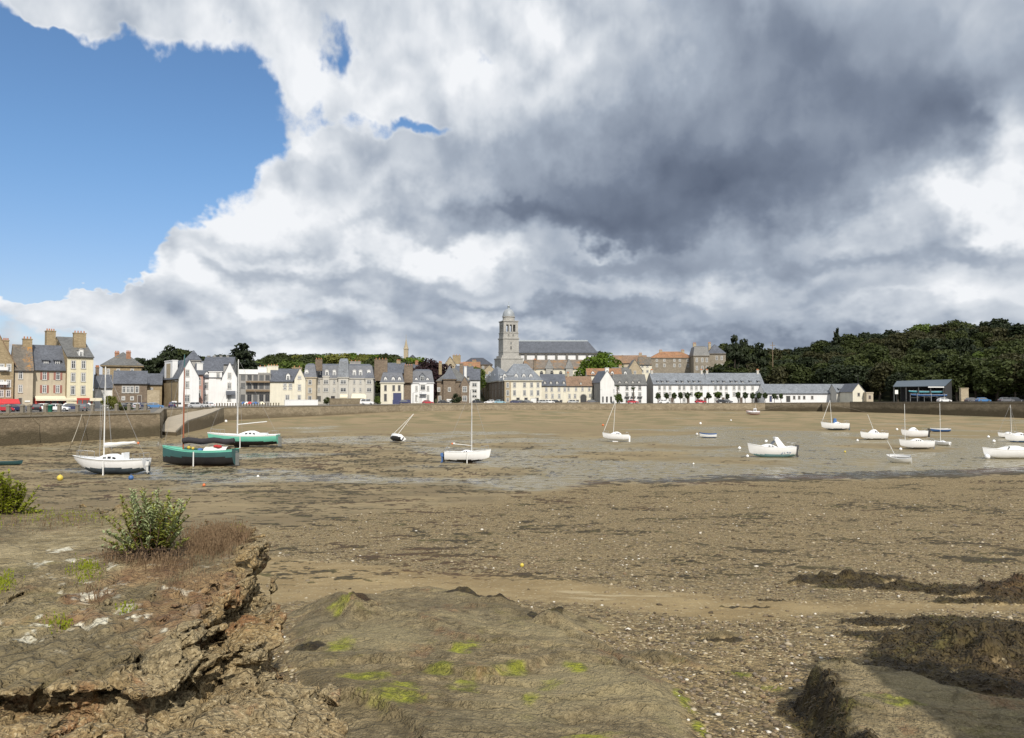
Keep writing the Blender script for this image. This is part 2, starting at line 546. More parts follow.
def build_world():
    w = bpy.data.worlds.new('World')
    scene.world = w
    w.use_nodes = True
    t = NT(w.node_tree)
    bg = w.node_tree.nodes['Background']
    sky = t.new('ShaderNodeTexSky', sky_type='NISHITA')
    sky.sun_disc = False
    sky.sun_elevation = SUN_EL
    sky.sun_rotation = SUN_AZ
    sky.air_density = 1.0; sky.dust_density = 0.6; sky.ozone_density = 2.2
    d = t.new('ShaderNodeTexCoord').outputs['Generated']
    sp = t.new('ShaderNodeSeparateXYZ'); t.l.new(d, sp.inputs[0])
    az = t.math('ARCTAN2', sp.outputs[0], sp.outputs[1])
    el = t.math('ARCSINE', sp.outputs[2])

    # ---- field of cloud: a group used several times at shifted elevations
    g = bpy.data.node_groups.new('cloud_field', 'ShaderNodeTree')
    g.interface.new_socket('Az', in_out='INPUT', socket_type='NodeSocketFloat')
    g.interface.new_socket('El', in_out='INPUT', socket_type='NodeSocketFloat')
    g.interface.new_socket('Field', in_out='OUTPUT', socket_type='NodeSocketFloat')
    g.interface.new_socket('Smooth', in_out='OUTPUT', socket_type='NodeSocketFloat')
    g.interface.new_socket('WAz', in_out='OUTPUT', socket_type='NodeSocketFloat')
    g.interface.new_socket('WEl', in_out='OUTPUT', socket_type='NodeSocketFloat')
    G = NT(g)
    gi = G.new('NodeGroupInput'); go = G.new('NodeGroupOutput')
    A, E = gi.outputs[0], gi.outputs[1]
    # clouds flatten towards the horizon: stretch the noise there
    El = G.math('LOGARITHM', G.add(G.math('MAXIMUM', E, 0.0), 0.27), 2.718)
    def vec(a, b, c=0.0):
        nd = G.new('ShaderNodeCombineXYZ')
        G.put(nd.inputs[0], a); G.put(nd.inputs[1], b); G.put(nd.inputs[2], c)
        return nd.outputs[0]
    P = vec(A, G.mul(El, 0.56))
    wn = G.noise(P, 6.0, 5, 0.6, col=True, dim='2D')
    ws = G.new('ShaderNodeSeparateXYZ'); G.l.new(wn, ws.inputs[0])
    wa = G.add(A, G.mul(G.sub(ws.outputs[0], 0.5), 0.20))
    we = G.add(E, G.mul(G.sub(ws.outputs[1], 0.5), 0.15))
    n1 = G.noise(P, 8.0, 8, 0.62, 0.1, dim='2D')
    # billows: inverted cells in a warped space
    wv = G.vmath('SCALE', G.vmath('SUBTRACT', wn, (0.5, 0.5, 0.5))); wv.node.inputs['Scale'].default_value = 0.16
    Pw = G.vmath('ADD', P, wv)
    def cell(sc, sm=0.25):
        nd = G.new('ShaderNodeTexVoronoi', feature='SMOOTH_F1', voronoi_dimensions='2D')
        G.l.new(Pw, nd.inputs['Vector']); nd.inputs['Scale'].default_value = sc
        nd.inputs['Smoothness'].default_value = sm
        return G.sub(0.55, nd.outputs['Distance'])
    bil = G.add(G.mul(cell(8.0), 0.60), G.mul(cell(21.0), 0.36))
    f = G.add(G.mul(n1, 0.80), G.mul(bil, 0.50))
    sm = G.add(G.mul(G.noise(P, 6.0, 3, 0.55, 0.1, dim='2D'), 0.75), G.mul(bil, 0.55))
    G.l.new(f, go.inputs[0]); G.l.new(sm, go.inputs[1]); G.l.new(wa, go.inputs[2]); G.l.new(we, go.inputs[3])

    def field(dE, dA=0.0):
        nd = t.new('ShaderNodeGroup'); nd.node_tree = g
        t.l.new(t.add(az, dA), nd.inputs[0]); t.l.new(t.add(el, dE), nd.inputs[1])
        return nd.outputs
    f0 = field(0.0); f1 = field(0.042, 0.014)
    wa, we = f0[2], f0[3]

    wv2 = t.new('ShaderNodeCombineXYZ'); t.l.new(wa, wv2.inputs[0]); t.l.new(we, wv2.inputs[1])
    def total(lst, start=0.0):
        out = start
        for (wgt, px, py, rx, ry, *_) in lst:
            ca, ce = azel(px, py); kx, ky = 1 / px2(rx), 1 / px2(ry)
            v = t.new('ShaderNodeVectorMath', operation='MULTIPLY_ADD')
            t.l.new(wv2.outputs[0], v.inputs[0]); v.inputs[1].default_value = (kx, ky, 0); v.inputs[2].default_value = (-ca * kx, -ce * ky, 0)
            q = t.new('ShaderNodeVectorMath', operation='DOT_PRODUCT')
            t.l.new(v.outputs[0], q.inputs[0]); t.l.new(v.outputs[0], q.inputs[1])
            e_ = t.math('POWER', 0.36788, q.outputs['Value'])
            out = t.math('MULTIPLY_ADD', e_, wgt, out)
        return out
    # where the blue shows
    blue = total([
        (1.30, 70, 105, 165, 60, -6), (1.3, 20, 185, 150, 85), (0.95, 165, 165, 90, 62), (0.9, 10, 270, 120, 45), (0.35, 225, 115, 50, 40), (0.5, 75, 235, 80, 60),
        (0.66, 405, 136, 80, 13, 5), (0.40, 300, 100, 26, 50), (0.32, 345, 40, 30, 26), (0.30, 470, 75, 30, 14), (0.50, 480, 50, 20, 16), (0.35, 335, 55, 22, 30), (0.2, 365, 105, 30, 18),
        (-0.45, 290, 80, 40, 40), (-1.0, 30, -12, 110, 17), (-1.3, 5, 208, 42, 9), (-0.32, 62, 58, 9, 9), (-0.9, 65, 165, 24, 6), (-0.8, 10, 181, 28, 5), (-0.3, 50, 265, 18, 5),
        (0.30, 60, 335, 120, 22), (-1.1, 85, 300, 70, 11), (-0.6, 165, 262, 30, 18), (-0.5, 190, 240, 25, 20), (-0.7, 215, 215, 45, 28), (-0.5, 270, 165, 40, 40), (-0.3, 120, 330, 60, 10), (-1.0, 150, 298, 50, 22), (-0.7, 100, 322, 90, 16), (0.5, 40, 262, 60, 22), (-0.5, 345, 185, 60, 35), (-0.45, 720, 150, 330, 190), (-0.3, 560, 290, 330, 60),
    ])
    cov = t.sub(t.add(0.98, t.mul(t.sub(f0[0], 0.50), 1.9)), t.mul(blue, 1.05))
    cover = t.ss(cov, 0.28, 0.70)
    # thick and thin: broad light and shade of the cloud deck
    shade = total([
        (-0.62, 690, 195, 210, 48), (-0.30, 580, 222, 130, 20), (-0.46, 860, 50, 250, 95), (-0.36, 970, 125, 90, 36), (-0.30, 470, 212, 70, 12), (-0.34, 400, 272, 120, 16),
        (-0.28, 640, 255, 90, 18), (-0.30, 830, 262, 140, 12), (-0.26, 530, 305, 120, 10), (-0.20, 300, 342, 140, 9), (-0.26, 690, 335, 200, 10), (-0.2, 620, 150, 110, 45), (-0.16, 330, 300, 60, 8),
        (-0.14, 420, 150, 60, 20), (-0.20, 730, 90, 180, 60), (-0.2, 900, 335, 140, 9), (-0.18, 260, 265, 50, 8),
        (0.22, 230, 216, 60, 18), (0.20, 325, 203, 60, 18), (-0.2, 270, 240, 60, 8), (-0.16, 350, 228, 60, 8), (0.25, 255, 300, 60, 9), (0.22, 430, 245, 60, 9), (0.26, 520, 55, 90, 60), (0.10, 250, 60, 90, 50), (0.22, 390, 185, 50, 14),
        (0.60, 965, 205, 40, 20), (0.50, 1018, 150, 26, 36), (0.3, 1000, 225, 40, 16), (0.18, 870, 218, 36, 12), (-0.24, 820, 320, 260, 30), (-0.16, 640, 300, 200, 30), (-0.2, 1000, 250, 60, 14), (0.26, 620, 240, 45, 6), (0.26, 690, 292, 70, 8), (0.2, 480, 262, 60, 8), (0.2, 560, 330, 90, 7), (0.2, 300, 310, 80, 8), (0.22, 290, 150, 40, 16), (0.2, 420, 215, 40, 10), (0.22, 190, 283, 70, 10), (0.2, 330, 255, 50, 8),
        (0.12, 900, 300, 120, 6), (-0.12, 430, 352, 260, 18), (-0.07, 740, 315, 320, 50), (0.05, 60, 15, 120, 30), (0.18, 560, 270, 50, 6),
    ])
    # tops catch the light, bases lie in shade: compare with the cloud just above
    rim = t.mul(t.sub(f0[1], f1[1]), 1.15)
    hard = t.lin(t.math('MAXIMUM', 0.0, t.mul(shade, -1.0)), 0.0, 0.5, 1.0, 0.35)
    br = t.add(t.add(0.745, shade), t.add(t.mul(t.mul(rim, hard), 1.0), t.mul(t.sub(f0[0], 0.5), 0.16)))
    # thin edges are bright
    br = t.add(br, t.mul(t.sub(1.0, t.ss(cov, 0.45, 0.9)), 0.16))
    ramp = t.new('ShaderNodeValToRGB')
    cr = ramp.color_ramp
    cr.elements[0].position = 0.0; cr.elements[0].color = (0.110, 0.138, 0.198, 1)
    cr.elements[1].position = 1.0; cr.elements[1].color = (0.90, 0.92, 0.95, 1)
    for p, c in ((0.25, (0.195, 0.235, 0.312)), (0.5, (0.375, 0.430, 0.515)), (0.75, (0.63, 0.675, 0.735))):
        e_ = cr.elements.new(p); e_.color = c + (1,)
    t.l.new(t.lin(br, -0.22, 1.0), ramp.inputs[0])
    cloudc = t.vmath('SCALE', ramp.outputs[0]); cloudc.node.inputs['Scale'].default_value = 10.0
    tint = t.mix(t.ss(el, 0.02, 0.30), (1.02, 0.98, 1.12), (0.90, 1.10, 1.26))
    blueS = t.vmath('MULTIPLY', sky.outputs[0], tint)
    c = t.mix(cover, blueS, cloudc)
    t.l.new(c, bg.inputs['Color'])
    bg.inputs['Strength'].default_value = 0.1
    w.cycles.sampling_method = 'NONE'
build_world()
# ---------------------------------------------------------------- the quay line: (px, Y, z of its top)
QUAY = [(-420, 66, 4.4), (-250, 78, 4.4), (-120, 91, 4.4), (0, 106, 4.4), (80, 118, 4.42), (160, 131, 4.45), (164, 180, 4.5), (216, 191, 4.6), (300, 212, 4.75), (400, 246, 4.85), (480, 262, 4.9),
        (600, 281, 4.95), (700, 288, 5.05), (765, 288, 5.15), (850, 272, 5.4), (930, 240, 5.6), (1024, 214, 5.8), (1150, 186, 5.9), (1400, 150, 6.0)]
QP = np.array(QUAY)
QU = (QP[:, 0] - 512) / F

def ywall(u): return np.interp(u, QU, QP[:, 1])
def ztop(u): return np.interp(u, QU, QP[:, 2])

_PY = [0, 4, 6, 9, 12.6, 17, 22, 28, 36, 45, 58, 72, 100, 150, 200, 250, 300, 500]
_PD = [2.5, 2.72, 2.88, 3.08, 3.38, 3.95, 4.5, 5.05, 5.6, 6.1, 6.6, 6.95, 7.0, 6.6, 5.95, 5.3, 4.95, 4.9]

def base_height(x, y):
    D = np.interp(y, _PY, _PD)
    u = x / np.maximum(y, 0.5)
    q = y / ywall(u)
    px = u * F + 512
    A = np.interp(px, [-300, 0, 160, 215, 330, 420, 580, 680, 780, 900, 1100], [0.5, 0.55, 0.5, 0.6, 0.9, 1.25, 1.0, 0.55, 0.35, 0.45, 0.4])
    D = D - A * sstep(0.78, 1.0, q)
    z = EYE - D
    amp = np.interp(y, [3, 12, 40, 100, 300], [0.03, 0.06, 0.12, 0.10, 0.08])
    z = z + amp * fbm(x * 0.09 + 3, y * 0.07, 4)
    z = z + np.interp(y, [3, 15, 60, 120], [0.02, 0.035, 0.035, 0.0]) * fbm(x * 0.8, y * 0.8, 4)
    return z

def P_(lst): return [gxy(*p) for p in lst]
S1 = P_([(-260, 700, 1.64), (-60, 706, 1.64), (20, 702, 1.63), (60, 697, 1.62), (100, 692, 1.62), (135, 672, 1.6), (180, 652, 1.58), (208, 634, 1.55), (222, 614, 1.5),
         (240, 588, 1.48), (258, 564, 1.45), (268, 543, 1.42), (240, 528, 1.42), (180, 527, 1.44), (110, 512, 1.46), (40, 507, 1.5), (0, 513, 1.5), (-260, 515, 1.5)])
S1B = P_([(165, 672, 1.76), (210, 632, 1.74), (240, 600, 1.72), (264, 586, 1.74), (276, 640, 1.82), (272, 664, 1.84), (245, 680, 1.84), (200, 690, 1.82)])
S2 = P_([(-260, 690, 1.75), (0, 690, 1.75), (150, 672, 1.76), (268, 660, 1.84), (285, 690, 1.95), (325, 706, 2.05), (345, 740, 2.1), (362, 800, 2.15), (360, 1150, 2.2), (-420, 1150, 2.2)])
S3 = P_([(285, 600, 2.95), (320, 585, 3.0), (380, 578, 3.05), (440, 574, 3.08), (500, 588, 3.05), (560, 604, 3.0), (610, 626, 2.95), (650, 648, 2.9), (690, 676, 2.85), (706, 705, 2.8),
         (708, 740, 2.75), (700, 800, 2.7), (640, 1100, 2.6), (330, 1100, 2.6), (330, 760, 2.65), (300, 700, 2.75), (270, 640, 2.85)])
S4 = P_([(793, 669, 2.72), (812, 662, 2.72), (880, 667, 2.72), (930, 674, 2.7), (990, 690, 2.68), (1100, 690, 2.7), (1400, 720, 2.6), (1400, 1100, 2.5), (900, 1100, 2.5), (858, 760, 2.6), (838, 720, 2.65), (815, 690, 2.7)])

CREASES = [(d_, e_, [gxy(px, py, 2.80) for (px, py) in p_]) for (d_, e_, p_) in (
    (0.040, 0.05, [(322, 650), (370, 649), (412, 655), (461, 664), (485, 667)]), (0.045, 0.06, [(500, 661), (530, 656), (563, 644), (600, 645)]),
    (0.035, 0.03, [(335, 612), (368, 596), (412, 601), (461, 622), (505, 629), (548, 630)]), (0.030, 0.09, [(573, 614), (612, 634), (642, 654), (682, 668)]),
    (0.0, 0.10, [(329, 690), (331, 715), (336, 745)]), (0.05, 0.06, [(340, 692), (372, 697), (398, 712), (418, 740)]), (0.03, 0.035, [(480, 703), (554, 712), (612, 705), (675, 702)]),
    (0.03, 0.04, [(600, 690), (640, 684), (690, 690)]), (0.025, 0.04, [(420, 640), (450, 634), (480, 645), (500, 640)]))]

def gauss(x, y, c, rx, ry, rot=0.0):
    dx, dy = x - c[0], y - c[1]
    if rot:
        cs, sn = math.cos(rot), math.sin(rot)
        dx, dy = dx * cs + dy * sn, dy * cs - dx * sn
    return np.exp(-(dx / rx) ** 2 - (dy / ry) ** 2)

def splot(x, y, px, py, D, rpx, rpy, rot=0.0):
    """soft patch around the ground point seen there; sizes as seen, turned into metres on the ground"""
    X, Y = gxy(px, py, D)
    X2, Y2 = gxy(px, py - rpy, D); X3, Y3 = gxy(px + rpx, py, D)
    return gauss(x, y, (X, Y), max(0.02, X3 - X), max(0.03, Y2 - Y), rot)

def top1(X, Y): return EYE - (1.575 - 0.070 * np.clip(Y - 4.3, 0, 2.4) + 0.05 * sstep(9.5, 11.5, Y))
def top2(X, Y): return EYE - (1.665 + 0.03 * (4.9 - Y) + 0.30 * np.maximum(0, X + 2.2))

def outcrop_masks(x, y):
    n = x.size
    X = x + 0.10 * fbm(x * 2.3, y * 2.3, 4); Y = y + 0.16 * fbm(x * 2.3 + 40, y * 2.3, 4)
    lichen = np.zeros(n)
    for (px, py, D, rx, ry) in ((95, 602, 1.53, 22, 5), (85, 594, 1.53, 14, 4), (132, 616, 1.53, 16, 7), (140, 625, 1.54, 12, 4), (108, 628, 1.54, 18, 3), (25, 645, 1.57, 20, 5), (40, 636, 1.57, 16, 3), (40, 577, 1.52, 16, 4), (70, 570, 1.5, 7, 3),
                                (85, 627, 1.54, 14, 3), (38, 625, 1.56, 5, 3), (110, 577, 1.5, 6, 3), (160, 634, 1.55, 8, 3), (220, 545, 1.45, 6, 9), (60, 560, 1.5, 20, 5), (10, 590, 1.53, 12, 3), (195, 588, 1.48, 3, 2), (120, 590, 1.5, 20, 3)):
        lichen = np.maximum(lichen, splot(X, Y, px, py, D, rx, ry))
    spots = sstep(0.30, 0.42, 0.8 * fbm(x * 4.2, y * 4.2, 3) + 0.5 * fbm(x * 15, y * 15, 3)) * np.maximum.reduce([splot(X, Y, 60, 600, 1.52, 90, 45), splot(X, Y, 150, 600, 1.5, 60, 30)])
    lichen = 0.8 * sstep(0.50, 0.66, lichen * 0.62 + 0.42 * fbm(x * 10, y * 10, 4, 0.65) + 0.22 * fbm(x * 34, y * 34, 2) + 0.06)
    lichen = np.maximum(lichen, 0.55 * spots)
    red = np.zeros(n)
    for (px, py, D, rx, ry) in ((195, 600, 1.5, 50, 26), (90, 605, 1.53, 26, 8), (215, 545, 1.45, 30, 16), (150, 580, 1.5, 40, 14), (80, 625, 1.55, 22, 8), (180, 622, 1.55, 26, 14)):
        red = np.maximum(red, splot(X, Y, px, py, D, rx, ry))
    red = sstep(0.3, 0.7, red + 0.3 * fbm(x * 5, y * 5, 4))
    tan = sstep(0.3, 0.7, np.maximum.reduce([splot(X, Y, 70, 545, 1.46, 70, 18), splot(X, Y, 20, 565, 1.48, 40, 12), splot(X, Y, 150, 570, 1.48, 40, 10)]) + 0.2 * fbm(x * 4, y * 4, 4))
    return dict(lichen=lichen, red=red, tan=tan)

def near_field(x, y, outcrop=True):
    """rocks within 20 m: height, sideways push, masks"""
    n = x.size
    z = base_height(x, y)
    wx = 0.16 * fbm(x * 1.3, y * 1.3, 4) + 0.04 * fbm(x * 6 + 9, y * 6, 2)
    wy = 0.16 * fbm(x * 1.3 + 40, y * 1.3, 4) + 0.04 * fbm(x * 6 + 70, y * 6, 2)
    X, Y = x + wx, y + wy
    rough = fbm(x * 4.5, y * 4.5, 3, 0.5)
    grit = np.zeros(n)
    m_rock = np.zeros(n); ident = np.zeros(n, np.int32)
    # --- middle slab
    d3 = poly_sdf(X, Y, S3)
    xs_ = x + 0.10 * fbm(x * 0.9, y * 0.9, 3); ys_ = y + 0.10 * fbm(x * 0.9 + 7, y * 0.9, 3)
    t3 = sstep(-0.15, 0.55, d3)
    a3 = xs_ * 0.93 - ys_ * 0.36; b3 = xs_ * 0.36 + ys_ * 0.93
    wav = fbm(a3 * 0.45, b3 * 0.9, 4)
    st3 = ridged(a3 * 0.6 + 5, b3 * 1.9, 3, 0.5) - 0.5
    stp = wav
    h3 = EYE - (2.76 + 0.055 * (Y - 6)) + 0.13 * wav + 0.05 * st3 + 0.012 * rough + 0.010 * (ridged(a3 * 1.3, b3 * 3.5 + 3, 2, .6) - .5)
    # fractures and low ledges, each with its lower side towards the eye
    for (drop, dep, pts) in CREASES:
        dmin = np.full(n, 9.0); sg = np.zeros(n)
        for (A, B) in zip(pts[:-1], pts[1:]):
            ex, ey = B[0] - A[0], B[1] - A[1]
            tt = np.clip(((xs_ - A[0]) * ex + (ys_ - A[1]) * ey) / (ex * ex + ey * ey), 0, 1)
            qx, qy = xs_ - A[0] - tt * ex, ys_ - A[1] - tt * ey
            d_ = np.hypot(qx, qy); m_ = d_ < dmin
            dmin = np.where(m_, d_, dmin); sg = np.where(m_, np.sign(ex * qy - ey * qx), sg)
        w_ = np.exp(-dmin / 0.45) * sstep(0.0, 0.09, dmin)
        h3 = h3 + drop * sg * w_ - dep * np.exp(-(dmin / 0.055) ** 2) * (0.5 + 0.5 * sstep(-.2, .3, fbm(x * 1.7, y * 1.7, 2)))
    z = z + np.where(t3 > 0, (np.maximum(h3, z - 0.05) - z) * t3, 0)
    m_rock = np.maximum(m_rock, sstep(0.25, 0.6, t3)); ident[t3 > 0.4] = 2
    # --- small humps at the slab's far edge
    for (px, py, D, lf, rt, ry, hh, ro) in ((558, 613, 3.06, 0.24, 0.8, 0.42, 0.24, -0.35), (352, 606, 2.98, 0.22, 0.55, 0.45, 0.24, 0.5), (470, 589, 3.12, 0.4, 0.9, 0.25, 0.14, -0.2), (425, 580, 3.16, 0.3, 0.9, 0.3, 0.13, -0.1),
                                        (385, 584, 3.15, 0.3, 0.7, 0.3, 0.13, 0), (312, 592, 3.05, 0.4, 0.7, 0.4, 0.14, 0.1), (655, 645, 2.98, 0.5, 0.9, 0.16, 0.12, -0.7), (722, 630, 3.14, 0.3, 0.35, 0.10, 0.12, 0.0), (505, 597, 3.08, .3, .6, .2, .12, -.3)):
        c = gxy(px, py, D)
        dx, dy = X - c[0], Y - c[1]
        u_ = dx * math.cos(ro) + dy * math.sin(ro); v_ = dy * math.cos(ro) - dx * math.sin(ro)
        gg = np.clip(np.where(u_ < 0, 1 + u_ / lf, 1 - u_ / rt), 0, 1) * np.clip(1.25 - np.abs(v_) / ry, 0, 1)
        gg = np.clip(gg * 1.1 + 0.12 * rough * (gg > 0.02), 0, 1)
        z = z + hh * gg * (0.9 + 0.6 * st3)
        m_rock = np.maximum(m_rock, sstep(0.05, 0.3, gg))
    # --- right slab
    d4 = poly_sdf(X, Y, S4)
    trench = gauss(x, y, gxy(825, 715, 3.0), 0.45, 1.2, 0.35)
    z = z - 0.12 * trench
    t4 = sstep(-0.05, 0.22, d4)
    h4 = EYE - (2.66 - 0.012 * (X - 3)) + 0.08 * (ridged(a3 * 0.5, b3 * 1.6 + 8, 3, 0.5) - 0.5) + 0.012 * rough + 0.08 * wav
    z = np.where(t4 > 0, z + (h4 - z) * t4, z)
    m_rock = np.maximum(m_rock, sstep(0.2, 0.6, t4)); ident[t4 > 0.3] = 3
    # --- the left outcrop is a volume of its own; here only a rough copy of its height, for things that stand on it
    px_ = np.zeros(n); py_ = np.zeros(n)
    t1 = sstep(-0.02, 0.035, poly_sdf(X, Y, S1)); t2 = sstep(-0.1, 0.2, poly_sdf(X, Y, S2)); tB = sstep(-0.1, 0.1, poly_sdf(X, Y, S1B))
    if outcrop:
        z = z + (top2(X, Y) - z) * t2; z = z + (EYE - 1.8 - z) * tB; z = z + (top1(X, Y) - z) * t1
    left = np.maximum(np.maximum(t1, tB), t2) if outcrop else np.zeros(n)
    m_rock = np.maximum(m_rock, sstep(0.15, 0.5, left))
    # seaweed heaps
    weed = np.zeros(n)
    for (px, py, D, rx, ry, hh) in ((930, 648, 3.02, 0.85, 0.8, 0.20), (985, 632, 2.95, 1.2, 1.1, 0.32), (1060, 640, 2.9, 1.3, 1.3, 0.35), (905, 628, 3.1, 0.9, 0.5, 0.10), (1010, 668, 2.85, 0.9, 0.6, 0.2), (960, 612, 3.1, 1.0, 0.6, 0.18),
                                    (835, 573, 3.75, 1.1, 0.55, 0.26), (870, 580, 3.7, 1.2, 0.5, 0.16), (925, 584, 3.65, 1.2, 0.5, 0.22), (985, 588, 3.6, 1.4, 0.45, 0.20), (1040, 592, 3.6, 1.4, 0.5, 0.2), (1015, 576, 3.65, 0.8, 0.5, 0.34),
                                    (1040, 572, 3.65, 0.8, 0.5, 0.3), (548, 612, 3.06, 0.30, 0.28, 0.05), (500, 597, 3.08, .35, .16, .05), (462, 590, 3.1, .5, .14, .05), (432, 578, 3.15, .45, .16, .05), (400, 583, 3.15, .3, .16, .04), (362, 603, 3.0, .22, .22, .04), (310, 640, 2.9, .25, .2, .04), (722, 631, 3.1, .4, .08, .05), (850, 568, 3.75, 1.4, .5, .3), (1000, 600, 3.5, 1.5, .3, .16), (880, 612, 3.15, 0.6, .3, .12), (900, 660, 2.95, .5, .4, .16), (772, 601, 3.6, 0.3, 0.1, 0.06), (742, 608, 3.5, 0.5, 0.09, 0.06)):
        gg = gauss(X, Y, gxy(px, py, D), rx, ry)
        s = sstep(0.28, 0.62, gg + 0.16 * fbm(x * 2.2, y * 2.2, 4))
        z = z + 0.42 * hh * s * (0.7 + 1.1 * fbm(x * 2.5, y * 2.5, 3)) * (1 - 0.3 * t4)
        weed = np.maximum(weed, s)
    face4 = (1 - sstep(0.10, 0.34, d4 + 0.25 * fbm(x * 2.2, y * 2.2, 3))) * sstep(-0.32, -0.08, d4) * sstep(8.6, 7.9, Y) * (X < 3.7)
    weed = np.maximum(weed, face4)
    z = z + 0.06 * face4 * (0.5 + fbm(x * 5, y * 5, 2))
    z = z + 0.05 * weed * fbm(x * 7, y * 7, 2, 0.6)
    # moss and algae on the rock
    moss = np.zeros(n)
    for (px, py, D, rx, ry) in ((395, 682, 2.75, 42, 12), (408, 690, 2.75, 22, 8), (440, 660, 2.8, 25, 8), (465, 675, 2.78, 16, 9), (365, 668, 2.8, 30, 7), (535, 686, 2.74, 12, 9), (553, 672, 2.76, 14, 9), (512, 660, 2.8, 22, 6),
                                (465, 637, 2.85, 16, 10), (590, 728, 2.66, 36, 9), (665, 735, 2.66, 40, 12), (700, 700, 2.72, 8, 45), (690, 728, 2.68, 14, 14), (610, 722, 2.68, 20, 7), (575, 655, 2.8, 14, 8), (340, 600, 2.95, 12, 10), (345, 640, 2.9, 18, 12), (740, 662, 2.98, 14, 4),
                                (775, 674, 2.95, 12, 4), (880, 700, 2.68, 22, 7), (900, 705, 2.68, 30, 5), (420, 575, 3.1, 40, 6)):
        moss = np.maximum(moss, splot(X, Y, px, py, D, rx, ry))
    moss = sstep(0.34, 0.90, moss + 0.45 * fbm(x * 4, y * 4, 4) + 0.25 * fbm(x * 16, y * 16, 3)) * sstep(-0.5, 0.25, -st3 - 0.2 * wav + 0.15 + rough * 0.4)
    z = z + 0.012 * moss
    # loose sand between the rocks
    z = z + (1 - m_rock) * (1 - weed) * 0.014 * fbm(x * 4, y * 4, 3)
    return z, px_, py_, dict(rock=m_rock, weed=weed, moss=moss), ident

def gravel_mask(x, y):
    px = x / np.maximum(y, 0.5) * F + 512
    yb = np.interp(px, [-400, 150, 280, 420, 520, 600, 700, 850, 1024, 1400], [13, 20, 33, 42, 50, 60, 64, 67, 70, 70])
    w = fbm(x * 0.12, y * 0.12, 4)
    g = sstep(1.10, 0.96, y / yb + 0.10 * w)
    return g

def sand_mask(x, y):
    px = x / np.maximum(y, 0.5) * F + 512
    lo = np.interp(px, [200, 270, 420, 500, 620, 720, 850, 1024, 1200], [13.0, 13.6, 15.0, 14.2, 12.6, 11.8, 12.2, 12.6, 12.5])
    hi = np.interp(px, [200, 270, 420, 500, 620, 720, 850, 1024, 1200], [25.0, 24.0, 20.5, 19.5, 17.2, 15.8, 14.6, 14.0, 13.6])
    w = fbm(x * 0.35 + 4, y * 0.35, 4)
    m = sstep(0.0, 0.8, y - lo + 0.8 * w) * sstep(0.0, 1.2, hi - y + 1.2 * w)
    return m

ROCK_BVH = None
def surface_z(x, y):
    x = np.atleast_1d(np.asarray(x, float)); y = np.atleast_1d(np.asarray(y, float))
    z = base_height(x, y)
    m = y < 20
    if m.any(): z[m] = near_field(x[m], y[m], ROCK_BVH is None)[0]
    if ROCK_BVH is not None:
        for i in np.nonzero(m & (x < -0.4) & (y < 12.5))[0]:
            h = ROCK_BVH.ray_cast(Vector((x[i], y[i], 8.0)), Vector((0, 0, -1)))
            if h[0] is not None: z[i] = max(z[i], h[0].z)
    return z

def ground_hit(px, py):
    """the point of the foreshore seen at that pixel"""
    dx, dy, dz = ray(px, py)
    k = np.geomspace(20 if py < 530 else 3, 420, 2500)
    zz = surface_z(dx * k, dy * k)
    below = np.nonzero(EYE + dz * k < zz)[0]
    i = below[0] if len(below) else -1
    return Vector((dx * k[i], dy * k[i], float(zz[i])))

